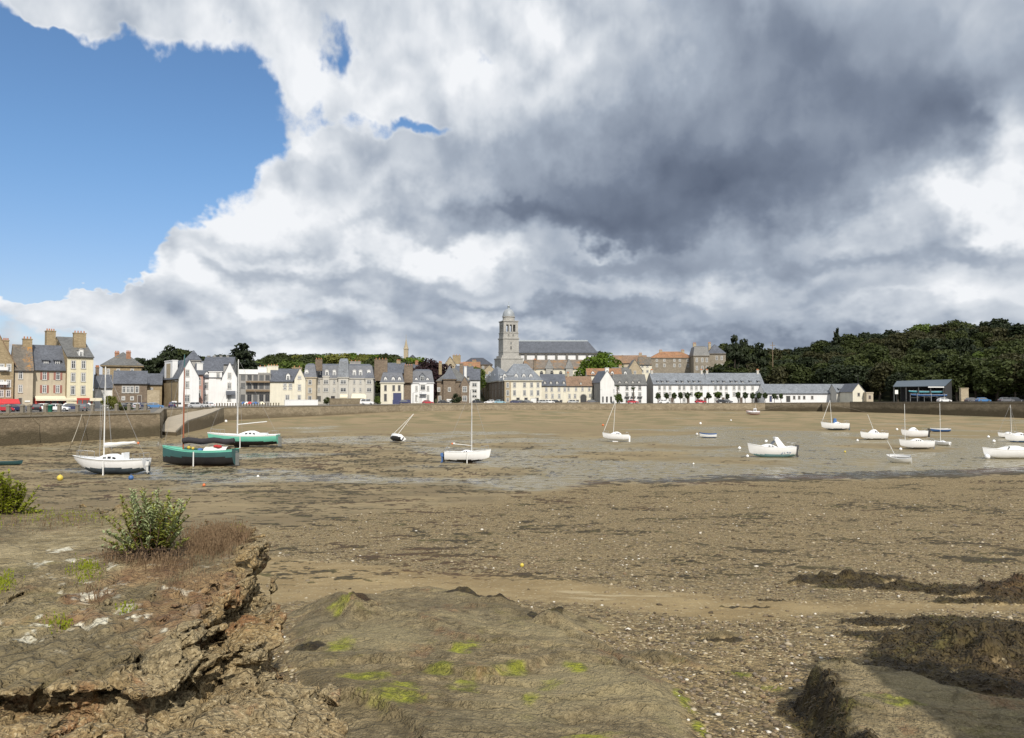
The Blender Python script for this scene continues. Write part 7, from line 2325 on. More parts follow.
# 3 mint green boat
def ex3(root, hu, X, zd, up, L, B, Hh):
    mb = MB(); mb.box(X(.16), X(.30), -B * .3, B * .3, zd(.2), zd(.2) + Hh * .22, 0, .06); mb.build('cockpit_coaming', M['gel_white'], root)
boat('mint green sailing boat with a white cabin and tall white mast on beaching legs', 241.5, 447.5, 70, 182, ('mint', 'antifoul_black', 'gel_white'), Hf=.15, Bf=.30, boot=.42, mast=(.585, 359, 'alu', 0.0), boom=(.42, 1.1, None, None), cabin=(.24, .58, .46), legs=True,
     keel=.03, windows=3, transom=.8, extra=ex3, stripe=.10, rudder='antifoul_grey')
# 4 dark dinghy at the edge
boat('low dark teal dinghy lying on the mud at the left edge of the bay', 4, 465.5, 32, 8, ('dinghy_teal', 'antifoul_black', 'dinghy_teal'), name='dinghy', Hf=.13, Bf=.36, boot=.2, open_=True, rails=False, rudder=False, deckm='wood', stripe=.15)
# 5 heeled white boat
boat('small white keelboat lying well over on its side with a slanting mast', 393.5, 443, 22, 128, ('gel_white', 'antifoul_black', 'gel_grey'), Hf=.2, Bf=.38, boot=.5, heel=42, mast=(.6, 414.5, 'alu'), cabin=(.3, .7, .35), stays='furl', keel=.05, rails=False, windows=2, sink=-.25)
# 6 centre sloop
def ex6(root, hu, X, zd, up, L, B, Hh):
    outboard(root, -L / 2 - .05, up + Hh * .5, .95, 'boat_blue')
boat('slender white sloop with bare mast and blue outboard in the middle of the bay', 467, 463, 46, 2, ('gel_white', 'antifoul_black', 'gel_grey'), Hf=.225, Bf=.32, boot=.25, mast=(.60, 388, 'alu'), cabin=(.36, .66, .24), legs=True, keel=.025, windows=2, boom=(.42, .7, None, 'orange'), extra=ex6)
# 7
boat('white yacht on a short keel with its foresail rolled, before the pale gable', 616, 442, 27, 172, ('gel_white', 'gel_white', 'gel_grey'), Hf=.23, Bf=.34, boot=.2, heel=3, mast=(.60, 401.5, 'alu', -.03), cabin=(.28, .72, .5), stays='furl', keel=.07, windows=2, trim=-2)
# 10
boat('blue and white motor dinghy alone on the grey mud', 708.5, 438, 17, 172, ('gel_white', 'boat_blue', 'boat_blue'), name='dinghy', Hf=.28, Bf=.42, boot=.30, open_=True, rails=False, rudder=False, stripe=.2, deckm='boat_blue')
# 11
def ex11(root, hu, X, zd, up, L, B, Hh):
    mb = MB(); mb.box(X(.22), X(.48), -B * .28, B * .28, zd(.3) - .1, zd(.3) + Hh * .95, 0, .08); w = mb.build('wheelhouse', M['gel_white'], root)
    g_ = MB(); g_.box(X(.26), X(.44), -B * .295, -B * .285, zd(.3) + Hh * .5, zd(.3) + Hh * .8); g_.box(X(.26), X(.44), B * .285, B * .295, zd(.3) + Hh * .5, zd(.3) + Hh * .8); g_.build('window', M['glass'], w)
    m2 = MB(); m2.tube([(X(.3), 0, zd(.3)), (X(.3), 0, zd(.3) + Hh * 2.2)], .05); m2.build('mast', M['mast_alu'], root)
boat('little pale pink fishing boat leaning near the far quay wall', 753.5, 415, 14, 160, ('gel_grey', 'pinkish', 'pinkish'), name='fishing_boat', Hf=.24, Bf=.40, boot=.55, heel=-12, rails=False, rudder=False, stripe=.12, extra=ex11, sink=-.1)
# 12 motor cruiser
def ex12(root, hu, X, zd, up, L, B, Hh):
    ar = MB(); x = X(.30)
    for sg in (-1, 1): ar.slab([(x - .45, sg * B * .36, zd(.3)), (x + .1, sg * B * .36, zd(.3)), (x + .75, sg * B * .30, zd(.3) + Hh * .95), (x + .45, sg * B * .30, zd(.3) + Hh * .95)], .09)
    ar.box(x + .42, x + .78, -B * .30, B * .30, zd(.3) + Hh * .9, zd(.3) + Hh * .98); ar.build('radar_arch', M['gel_white'], root)
    ws = MB(); ws.slab([(X(.50), -B * .33, zd(.5) + Hh * .3), (X(.50), B * .33, zd(.5) + Hh * .3), (X(.43), B * .28, zd(.5) + Hh * .62), (X(.43), -B * .28, zd(.5) + Hh * .62)], .03); ws.build('windscreen', M['glass'], root)
    f = MB(); f.ball((X(.60), -B * .1, zd(.6) + Hh * .55), .14); f.ball((X(.63), B * .1, zd(.6) + Hh * .55), .14); f.build('fender', M['gel_white'], root)
    letters(root, hu, X, zd, up, L, B, Hh, 1, [[(0, 1, .3, 0), (.3, 0, .6, 1)], [(0, 0, 0, 1), (0, 1, .6, 1)], [(0, .3, .6, .9)], [(0, 0, .6, 0), (0, 1, 0, 0)]], .12, 'canvas_blue', .55, .26)
boat('white motor cruiser with a pale blue bottom, radar arch and outboard', 773, 457.5, 46, 176, ('gel_white', 'pale_bottom', 'gel_white'), name='motor_cruiser', Hf=.235, Bf=.36, boot=.36, cabin=(.40, .80, .34), motor=(1.25, 'iron'), rudder=False, bow=.35, transom=.9, windows=2, extra=ex12)
# 13
def ex13(root, hu, X, zd, up, L, B, Hh):
    mb = MB(); mb.box(X(.45), X(.56), -B * .22, B * .22, zd(.5) + Hh * .1, zd(.5) + Hh * .8, 0, .1); mb.build('spray_hood', M['canvas_blue'], root)
boat('white yacht with a rolled foresail and blue spray hood near the far wall', 836, 430.5, 27, 176, ('gel_white', 'antifoul_blue', 'gel_white'), Hf=.25, Bf=.34, boot=.25, mast=(.62, 400, 'alu', .06), stays='furl', keel=.02, cabin=(.3, .6, .3), extra=ex13, windows=2)
# 14
boat('small white motor sailer with a thin mast leaning to the left', 875, 440, 28, 186, ('gel_white', 'antifoul_grey', 'gel_white'), Hf=.25, Bf=.36, boot=.25, mast=(.45, 414, 'alu', .38), cabin=(.34, .7, .62), windows=2, stays=False, keel=.0, boom=None)
# 15
boat('small white boat tipped towards us with a dark cockpit and bare leaning mast', 900.5, 463, 22, 152, ('gel_white', 'gel_grey', 'gel_white'), Hf=.33, Bf=.50, boot=.22, heel=-20, mast=(.62, 440, 'alu', .42), open_=True, deckm='antifoul_grey', stays=False, rails=False, rudder=True)
# 16
boat('white sloop with tall bare mast in the group of boats on the right', 918, 449.5, 33, 178, ('gel_white', 'antifoul_grey', 'gel_white'), Hf=.235, Bf=.34, boot=.2, mast=(.84, 403.5, 'alu'), cabin=(.32, .7, .4), keel=.025, windows=3, stays=False)
# 17
boat('white motor boat with a black outboard behind the tall masted sloop', 915.5, 437.5, 25, 176, ('gel_white', 'gel_grey', 'gel_white'), name='motor_boat', Hf=.27, Bf=.38, boot=.15, cabin=(.38, .74, .6), motor=(1.5, 'black'), rudder=False, windows=1)
# 18
boat('blue open boat with a white rim lying behind the moored sloops', 941, 432, 20, 182, ('boat_blue', 'antifoul_black', 'gel_white'), name='open_boat', Hf=.17, Bf=.36, boot=.2, open_=True, stripe=.2, rails=False, rudder=False, deckm='boat_blue')
# 19
boat('short white boat seen end on with a straight thin mast', 943, 445.5, 13, 122, ('gel_white', 'gel_grey', 'gel_white'), Hf=.22, Bf=.40, boot=.2, mast=(.6, 403, 'alu'), cabin=(.3, .7, .45), windows=1, stays=False, rails=False, keel=.02)
# 20
def ex20(root, hu, X, zd, up, L, B, Hh):
    ws = MB(); ws.slab([(X(.56), -B * .36, zd(.5)), (X(.56), B * .36, zd(.5)), (X(.50), B * .30, zd(.5) + Hh * .38), (X(.50), -B * .30, zd(.5) + Hh * .38)], .03); ws.build('windscreen', M['glass'], root)
boat('long sleek white speedboat under a white cover at the right edge', 1010, 459, 50, 183, ('gel_white', 'gel_grey', 'gel_white'), name='speedboat', Hf=.19, Bf=.34, boot=.18, cabin=(.1, .72, .45), rudder=False, windows=0, rails=False, cabm='sail_white', extra=ex20)
# 21
boat('white yacht with a tall mast at the right edge of the bay', 1009, 438, 19, 176, ('gel_white', 'antifoul_grey', 'gel_white'), Hf=.25, Bf=.34, boot=.25, mast=(.30, 404.5, 'alu', .03), cabin=(.3, .7, .4), stays=True, windows=2)
boat('white motor boat with a blue waterline at the right edge of the bay', 1021, 442.5, 28, 178, ('gel_white', 'boat_blue', 'gel_white'), name='motor_boat', Hf=.25, Bf=.36, boot=.25, cabin=(.3, .74, .5), rudder=False, windows=2)

# buoys and floats
def buoy(px, py, rpx, mat, label, group=None):
    g = ground_hit(px, py); r = rpx * g.y / F
    mb = MB(); mb.ball((0, 0, r * .85), r); mb.lathe([(r * .16, r * 1.8), (r * .16, r * 2.0), (.01, r * 2.05)], 8, 0)
    o = mb.build('mooring_buoy', M[mat], None, g)
    rg = MB(); rg.tube([(0, 0, r * 1.98), (r * .25, 0, r * 2.15), (0, 0, r * 2.3)], r * .07, 5); rg.build('ring', M['steel'], o)
    tag(o, label, 'buoy', group)
GB = 'white mooring buoys on the mud'
for (px, py, r) in ((739.5, 449.5, 1.6), (747.5, 457.5, 1.5), (857.5, 441.5, 1.2), (897, 430.5, 1.2), (988.5, 438, 1.3), (994, 442.5, 1.5), (693.5, 464.5, .9), (731, 421, .8), (700.5, 424.5, 1.2), (454, 444, .8), (258, 477.5, 1.3)):
    buoy(px, py, r, 'gel_white', 'round white mooring buoy lying on the mud', GB)
buoy(987.5, 459, 2.6, 'gel_white', 'large white mooring ball beside the bow of the long speedboat')
buoy(900.7, 450.5, 1.5, 'gel_white', 'white mooring ball close under the bow of the tall masted sloop')
buoy(845, 452.5, 1.0, 'yellow', 'small yellow float on the wet mud below the motor sailer')
buoy(603, 426, 1.1, 'orange', 'small red orange float left of the white yacht')
buoy(697, 435.5, 1.4, 'gel_grey', 'grey white float just left of the blue and white dinghy')
buoy(131, 480, 2.6, 'boat_blue', 'blue mooring ball on the mud below the nearest white sloop')
buoy(522, 567, 2.0, 'yellow', 'small yellow float stranded on the shingle')
buoy(60, 480.5, 3.0, 'yellow', 'flattish yellow float on the mud left of the white sloop')
buoy(204, 486.5, 1.6, 'orange', 'orange float on the mud beyond the leafy bush')
buoy(226, 422.5, 1.4, 'gel_white', 'white float before the wall behind the mint green boat')

def rope(label, pts, sag=0.6, r=.02):
    P = []
    for i in range(len(pts) - 1):
        a, b_ = pts[i], pts[i + 1]
        for k_ in range(9):
            t = k_ / 8; p = a.lerp(b_, t); p.z -= sag * 4 * t * (1 - t); P.append(p)
    mb = MB(); mb.tube(P, r, 5)
    tag(mb.build('mooring_rope', M['rope'], None), label, 'rope')
rope('pale mooring rope from the left quay down to the mud by the white sloop', [at(30, 415, 107), ground_hit(61, 439)], .5, .04)
rope('pale mooring rope from the quay to the bow of the white sloop', [at(82, 414, 118), at(72, 442, 92), ground_hit(66, 455)], .2, .04)
rope('thin rope trailing from the stern of the mint green boat', [at(277, 436, 112), ground_hit(291, 446)], .1, .03)
# ---------------------------------------------------------------- cars
def carpaint(name, c): return paint(name, c, 0.3, 0.03, 1, spec=0.5, coat=0.6)
CP = {'red': carpaint('red_car_paint', (0.42, 0.02, 0.03)), 'white': carpaint('white_car_paint', (0.74, 0.74, 0.74)), 'silver': carpaint('silver_car_paint', (0.42, 0.43, 0.44)), 'grey': carpaint('grey_car_paint', (0.12, 0.12, 0.13)),
      'black': carpaint('black_car_paint', (0.02, 0.02, 0.024)), 'navy': carpaint('navy_car_paint', (0.025, 0.03, 0.085)), 'blue': carpaint('blue_car_paint', (0.06, 0.17, 0.36)), 'cyan': carpaint('pale_blue_car_paint', (0.25, 0.42, 0.50))}
M['tail'] = paint('red_lamp_glass', (0.45, 0.02, 0.02), 0.2, 0.02, 2)
M['lamp'] = paint('clear_lamp_glass', (0.65, 0.66, 0.66), 0.15, 0.02, 2)
CARMESH = {}
def car_meshes(color, van=False):
    key = (color, van)
    if key in CARMESH: return CARMESH[key]
    if van: low = [(-2.2, .35), (-2.25, .9), (-2.15, 1.05), (1.0, 1.05), (1.9, .98), (2.2, .75), (2.22, .35)]; cab = [(-2.12, 1.05), (-2.0, 1.85), (-1.7, 1.92), (.6, 1.9), (.9, 1.75), (1.5, 1.05)]
    else: low = [(-2.0, .3), (-2.05, .7), (-1.95, .88), (-.9, .92), (.9, .9), (1.7, .80), (2.0, .62), (2.02, .3)]; cab = [(-1.8, .9), (-1.35, 1.36), (-.9, 1.45), (.1, 1.44), (.45, 1.34), (1.05, .9)]
    hw = .82
    bd = MB()
    def ext(prof, w0, w1, m, z_lo=None):
        P = [(x, z) for x, z in prof]
        n = len(P); zmin = min(z for _, z in P); zmax = max(z for _, z in P)
        W_ = [w0 + (w1 - w0) * (z - zmin) / max(.01, zmax - zmin) for _, z in P]
        A = [(x, -w, z) for (x, z), w in zip(P, W_)]; B_ = [(x, w, z) for (x, z), w in zip(P, W_)]
        bd.poly(A, m); bd.poly(B_[::-1], m)
        for i in range(n):
            j = (i + 1) % n
            bd.poly([A[j], A[i], B_[i], B_[j]], m)
    ext(low, hw, hw * .96, 0); ext(cab, hw * .93, hw * .76, 0)
    body = bd.data('body', CP[color])
    gl = MB()
    zt = max(z for _, z in cab) - .1; zb = cab[0][1] + .03
    x0, x1 = cab[0][0], cab[-1][0]
    def side(xa, xb, sg):
        f = lambda z: (hw * .93 + (hw * .76 - hw * .93) * (z - cab[0][1]) / (zt + .1 - cab[0][1])) + .012
        sh = .28
        gl.poly([(xa, sg * f(zb), zb), (xb, sg * f(zb), zb), (xb - (sh if xb > 0.3 else .0), sg * f(zt), zt), (xa + (sh if xa < -1 else 0), sg * f(zt), zt)])
    for sg in (-1, 1):
        side(x0 + .22, -.35, sg); side(-.25, x1 - .25, sg)
    a, b_ = cab[-1], cab[-2]; k = .012
    gl.poly([(a[0] - .06 + k, -hw * .8, a[1] + .06), (a[0] - .06 + k, hw * .8, a[1] + .06), (b_[0] + .05 + k, hw * .7, b_[1] - .04), (b_[0] + .05 + k, -hw * .7, b_[1] - .04)])
    a, b_ = cab[0], cab[1]
    gl.poly([(a[0] + .05 - k, -hw * .8, a[1] + .06), (a[0] + .05 - k, hw * .8, a[1] + .06), (b_[0] - .03 - k, hw * .7, b_[1] - .05), (b_[0] - .03 - k, -hw * .7, b_[1] - .05)])
    glass = gl.data('side_windows', M['glass'])
    wh = MB()
    n = 14; r = .32
    for sgn in (0,):
        A = [(r * math.cos(2 * PI * i / n), -.1, r * math.sin(2 * PI * i / n)) for i in range(n)]; B_ = [(x, .1, z) for x, _, z in A]
        wh.poly(A, 0); wh.poly(B_[::-1], 0)
        for i in range(n): wh.poly([A[(i + 1) % n], A[i], B_[i], B_[(i + 1) % n]], 0)
        C_ = [(x * .62, y * 1.06, z * .62) for x, y, z in A]; D_ = [(x * .62, y * 1.06, z * .62) for x, y, z in B_]
        wh.poly(C_, 1); wh.poly(D_[::-1], 1)
    wheel = wh.data('wheel', [M['black'], M['steel']])
    lm = MB()
    lm.box(low[-1][0] - .05, low[-1][0] + .01, -.14, .14, 0, .12)
    CARMESH[key] = (body, glass, wheel, lm.data('lamp', [M['lamp']]))
    return CARMESH[key]
LMP = {}
def lampmesh(m):
    if m not in LMP:
        q = MB(); q.box(-.03, .03, -.15, .15, -.06, .06); LMP[m] = q.data('lamp', M[m])
    return LMP[m]
def car(label, px, Y, yaw, color, van=False, group=None):
    x = xat(px, Y)
    body, glass, wheel, _ = car_meshes(color, van)
    r = empty('parked_van' if van else 'parked_car', (x, Y, tz(x, Y)), R(yaw), label, 'van' if van else 'car', group)
    link('body', body, r); link('windows', glass, r)
    for sx in (-1.28, 1.3):
        for sy in (-.78, .78): link('wheel', wheel, r, (sx, sy, .32))
    e = 2.24 if van else 2.02
    for sy in (-.6, .6):
        link('headlight', lampmesh('lamp'), r, (e, sy, .62)); link('tail_light', lampmesh('tail'), r, (-e - .03, sy, .72))
    return r
car('red car under the red awning at the left edge', 1.5, 150, 40, 'red')
car('dark navy car parked next to the red car', 12, 153, 50, 'navy')
car('dark grey car parked beyond the navy car under the awning', 21, 155, 40, 'grey')
car('black hatchback with red tail lamps before the red restaurant', 36, 152, 125, 'black')
car('white car half hidden behind the black hatchback', 46, 166, 20, 'white')
car('long white car in front of the restaurant awning', 58.5, 158, 15, 'white')
car('navy car parked before the tall cream house', 73, 164, 30, 'navy')
car('small dark car beside the green litter bin', 85, 156, 100, 'grey')
car('dark car with red lamps beside the yellow bush', 122.5, 192, 15, 'black')
car('dark grey car before the band of white windows', 131, 197, 15, 'grey')
car('silver car between dark cars by the stone house', 136, 186, 120, 'silver')
car('navy car parked beside the tan garden wall', 144.5, 195, 60, 'navy')
car('bright blue car parked beside the tan garden wall', 155, 192, 20, 'blue')
car('dark car below the white gabled house', 172.5, 205, 110, 'navy')
car('grey green car at the head of the slipway', 197, 200, 12, 'silver')
car('white car behind the mint boat mast at the head of the slipway', 207, 203, 150, 'white')
car('white van parked before the cream awnings', 367, 262, 5, 'white', True)
car('navy car before the dark blue board fence', 405, 270, 8, 'navy')
car('red car parked before the blue white house', 428, 275, 5, 'red')
car('black car parked before the villa garage', 443.5, 277, 12, 'black')
car('dark car before the shaded side of the hotel', 477.5, 277, 20, 'black')
car('white car before the shaded side of the hotel', 490, 282, 170, 'white')
car('pale blue car at the corner of the hotel', 500, 281, 5, 'cyan')
for i, (px, c, lbl) in enumerate(((515.5, 'navy', 'navy car below the hotel front, first in its row'), (521, 'black', 'black car below the hotel front beside the navy car'), (527.5, 'grey', 'dark grey car below the white hotel door'), (543, 'silver', 'silver car where hotel and terrace meet'),
                                  (549, 'white', 'white car below the grey roofed terrace'), (556, 'black', 'black car below the grey roofed terrace'), (573, 'silver', 'silver car left of the arched gateway'), (592, 'grey', 'dark car right of the arched gateway'))):
    car(lbl, px, 289 + i % 3, 8 + 4 * (i % 2), c)
car('red car at the foot of the tall palm', 632.7, 293, 5, 'red')
car('white car among the trimmed trees before the long terrace', 664, 297, 4, 'white')
car('bright red car among the trimmed trees before the long terrace', 700.5, 294, 6, 'red')
car('black car among the trimmed trees before the terrace end', 722, 295, 4, 'black')
car('dark grey car among the trimmed trees before the terrace end', 727, 296, 10, 'grey')
car('white car parked under the blue roofed boat shed', 944, 247, 5, 'white')
car('dark car beside the post right of the boat shed', 972, 240, 8, 'grey')
car('blue car parked before the dark wood on the right', 983, 236, 5, 'blue')
car('long dark car parked before the dark wood', 1006, 232, 4, 'grey')
car('black car parked at the foot of the wood near the picture edge', 1015, 233, 6, 'black')

# ---------------------------------------------------------------- quay furniture
def parapet(label, pts, h, off, mat, th=.4):
    mb = MB()
    P = []
    for (px, dY) in pts:
        u = (px - 512) / F; Y = float(ywall(u)) + dY
        P.append(Vector((u * Y, Y, float(ztop(u)) + .0)))
    for a, b_ in zip(P[:-1], P[1:]):
        d = (b_ - a).normalized(); n = Vector((d.y, -d.x, 0)) * th / 2
        t = Vector((0, 0, h)); dn = Vector((0, 0, -.2))
        mb.poly([a + n + dn, b_ + n + dn, b_ + n + t, a + n + t]); mb.poly([b_ - n + dn, a - n + dn, a - n + t, b_ - n + t]); mb.poly([a + n + t, b_ + n + t, b_ - n + t, a - n + t])
        mb.poly([a - n + dn, a + n + dn, a + n + t, a - n + t]); mb.poly([b_ + n + dn, b_ - n + dn, b_ - n + t, b_ + n + t])
    o = mb.build('parapet_wall', mat); tag(o, label, 'wall')
parapet('low stone parapet along the top of the left quay', [(-300, 2.5), (-120, 2.5), (0, 2.6), (40, 2.7), (80, 2.8), (120, 2.9), (150, 3)], .55, 0, M['stone_quay'])
parapet('low stone parapet along the road below the wood', [(850, 1.5), (900, 1.5), (950, 1.5), (1000, 1.5), (1060, 1.5), (1150, 1.5)], .35, 0, M['stone_dark'])
parapet('pale low parapet along the sea front before the church', [(400, 1.5), (480, 1.5), (540, 1.5), (600, 1.5)], .5, 0, M['stone_quay'])
bol = MB(); bol.box(-.22, .22, -.22, .22, -.1, 1.05); bol.box(-.26, .26, -.26, .26, 1.053, 1.16); bol.mesh([(-.26, -.26, 1.163), (.26, -.26, 1.163), (.26, .26, 1.163), (-.26, .26, 1.163), (0, 0, 1.4)], [(0, 1, 4), (1, 2, 4), (2, 3, 4), (3, 0, 4)])
bold = bol.data('stone_bollard', M['coping'])
for px in [-30, -12, 9, 23, 30, 46, 60, 78, 93, 105, 117, 129.5, 138, 146]:
    u = (px - 512) / F; Y = float(ywall(u)) + 5
    o = link('stone_bollard', bold, None, (u * Y, Y, 4.76)); tag(o, 'square grey stone bollard in the row along the left quay', 'bollard', 'stone bollards along the left quay')
rb = MB(); rb.lathe([(.13, -.05), (.13, .8), (.17, .82), (.15, .95), (.02, 1.0)], 8)
rbd = rb.data('iron_bollard', M['stone_quay'])
for i in range(24):
    px = 217 + 62 * i / 23; u = (px - 512) / F; Y = float(ywall(u)) + 1.2
    o = link('round_bollard', rbd, None, (u * Y, Y, 4.8)); tag(o, 'short round bollard in the row along the quay below the white gables', 'bollard', 'round bollards below the white gables')
x = xat(50.3, 122); bn = MB(); bn.lathe([(.32, 0), (.36, .95), (.40, .97), (.38, 1.12), (.05, 1.22)], 12)
tag(bn.build('litter_bin', M['leaf_bin'] if 'leaf_bin' in M else paint('green_bin', (0.02, 0.14, 0.09), .5), None, (x, 122, 4.78)), 'dark green litter bin on the left quay', 'bin')
def lamp_post(label, px, ptop, Y):
    x = xat(px, Y); g = tz(x, Y); h = zat(ptop, Y) - g
    r = empty('street_lamp', (x, Y, g), 0, label, 'street lamp')
    mb = MB(); mb.tube([(0, 0, 0), (0, 0, h)], .09, 7, 0, .06); mb.tube([(0, 0, h), (.5, 0, h + .15), (1.1, 0, h + .1)], .045, 6); mb.build('post', M['iron'], r)
    l = MB(); l.box(.9, 1.5, -.14, .14, h - .02, h + .1); l.build('lamp_head', M['steel'], r)
for (lbl, px, pt, Y) in (('tall thin street lamp before the stone side wall of the white gable', 171.5, 381, 214), ('street lamp before the round bollards and dark cafe', 240, 388, 226), ('street lamp before the blue white house', 421, 392, 270), ('street lamp before the villa and hotel', 470.5, 390, 272),
                         ('street lamp beside the arched gateway', 598, 390, 288), ('street lamp at the end of the board fence', 413, 393, 272)):
    lamp_post(lbl, px, pt, Y)
# windsurf sails and parasols before the cafe
def parasol(label, px, pt, Y, mat, r=1.3):
    x = xat(px, Y); g = tz(x, Y); h = zat(pt, Y) - g
    o = empty('parasol', (x, Y, g), 0, label, 'parasol')
    p = MB(); p.tube([(0, 0, 0), (0, 0, h)], .04, 6); p.build('pole', M['wood'], o)
    c = MB(); c.lathe([(r, h - .75), (r * .5, h - .3), (.03, h)], 10, 0, (0, 0), False); c.build('canopy', M[mat], o)
for (lbl, px, mat) in (('blue parasol before the dark fronted cafe, left one', 243.5, 'boat_blue'), ('white parasol between blue and red ones before the cafe', 246.8, 'sail_white'), ('red parasol before the dark fronted cafe', 249.8, 'awning_red'), ('large bright blue parasol before the dark fronted cafe', 255.5, 'boat_blue'), ('pale parasol at the right end of the cafe front', 262, 'awning_cream')):
    parasol(lbl, px, 401.5, 236, mat, 1.15 + .4 * ('large' in lbl))
for (lbl, px) in (('white parasol before the red restaurant', 66), ('white parasol at the corner of the tall cream house', 89)):
    parasol(lbl, px, 402.8, 172, 'sail_white', 1.0)
# sign and posts
def sign(label, px, pt, Y, w, h, mat, post='iron'):
    x = xat(px, Y); g = tz(x, Y); zt = zat(pt, Y) - g
    o = empty('road_sign', (x, Y, g), 0, label, 'sign')
    p = MB(); p.tube([(0, 0, 0), (0, 0, zt)], .05, 6); p.build('post', M[post], o)
    b_ = MB(); b_.box(-w / 2, w / 2, -.09, -.055, zt - h, zt); b_.build('panel', M[mat], o)
sign('white sign on a post beside the parked bright blue car', 174.5, 401, 206, 1.3, 1.4, 'frame'); sign('dark hanging sign on the post before the white gable', 177, 402.5, 200, 2.2, .5, 'iron'); sign('white information panel at the left end of the boat shed', 896.5, 390, 255, 1.0, 1.3, 'frame')
# rowing gigs on racks in the shed
for i, (px0, px1, pt, Y, cm, lbl) in enumerate(((909, 945, 392.2, 262.5, 'boat_cyan', 'pale cyan rowing gig on the upper rack of the boat shed'), (911, 947, 395.6, 259.5, 'boat_blue', 'blue rowing gig on the lower rack of the boat shed'))):
    x0, x1 = xat(px0, Y), xat(px1, Y); L = x1 - x0
    hu = Hull(L, 1.3, .65, .35, .3, .2, .3)
    r = empty('rowing_boat', ((x0 + x1) / 2, Y, zat(pt, Y) - .3), PI, lbl, 'boat')
    hu.mesh(None, .12).build('hull', [M[cm], M['gel_white'], M['gel_white']], r); hu.deck(.15, .04, True).build('deck', [M['wood'], M['gel_white']], r)
rk = MB(); Y = 261
for px in (914, 928, 941):
    x = xat(px, Y)
    for yy in (258.9, 263.4): rk.box(x - .06, x + .06, yy - .06, yy + .06, 0, zat(393.5, Y) - tz(x, Y))
    rk.box(x - .05, x + .05, 258.8, 263.5, zat(397.6, Y) - tz(x, Y) - .1, zat(397.6, Y) - tz(x, Y)); rk.box(x - .05, x + .05, 258.8, 263.5, zat(393.9, Y) - tz(x, Y) - .1, zat(393.9, Y) - tz(x, Y))
tag(rk.build('boat_rack', M['steel'], None, (0, 0, tz(xat(928, Y), Y))), 'metal rack holding the two rowing gigs in the shed', 'rack')
x = xat(964, 244); pk = MB(); pk.box(-1.15, 1.15, -.5, .5, -.2, zat(388.5, 244) - tz(x, 244)); pk.box(-1.25, 1.25, -.6, .6, zat(388.5, 244) - tz(x, 244) + .003, zat(388.5, 244) - tz(x, 244) + .2)
tag(pk.build('stone_pillar', M['stone_tan'], None, (x, 244, tz(x, 244))), 'pale square pillar right of the boat shed', 'pillar')

# ---------------------------------------------------------------- near plants
M['shrub_leaf'] = leafmat('glossy_shrub_leaf', (0.125, 0.155, 0.022), (0.370, 0.385, 0.085), 0.28, 0.45)
M['shrub_leaf_grey'] = leafmat('grey_green_shrub_leaf', (0.190, 0.245, 0.100), (0.420, 0.460, 0.240), 0.2, 0.55)
M['shrub_red'] = leafmat('reddening_shrub_leaf', (0.14, 0.055, 0.025), (0.23, 0.10, 0.04), 0.2, 0.5)
M['twig'] = paint('shrub_twig', (0.085, 0.055, 0.035), 0.9, 0.2, 8)
M['dry_grass'] = leafmat('dry_reddish_grass', (0.120, 0.070, 0.040), (0.300, 0.215, 0.125), 0.25, 0.8, 3.0)
M['gorse'] = leafmat('bright_gorse_leaf', (0.150, 0.190, 0.012), (0.360, 0.390, 0.035), 0.35, 0.6, 3.0)
def leaf_quads(mb, p, d, up, L, w, m):
    d = d.normalized(); s_ = d.cross(up)
    if s_.length < 1e-3: s_ = Vector((1, 0, 0))
    s_.normalize(); n = s_.cross(d)
    a, b_, c = p, p + d * L * .5 + n * L * .06, p + d * L - n * L * .10
    mb.poly([a, b_ + s_ * w * .5 + n * w * .12, c, b_], m); mb.poly([a, b_, c, b_ - s_ * w * .5 + n * w * .12], m)
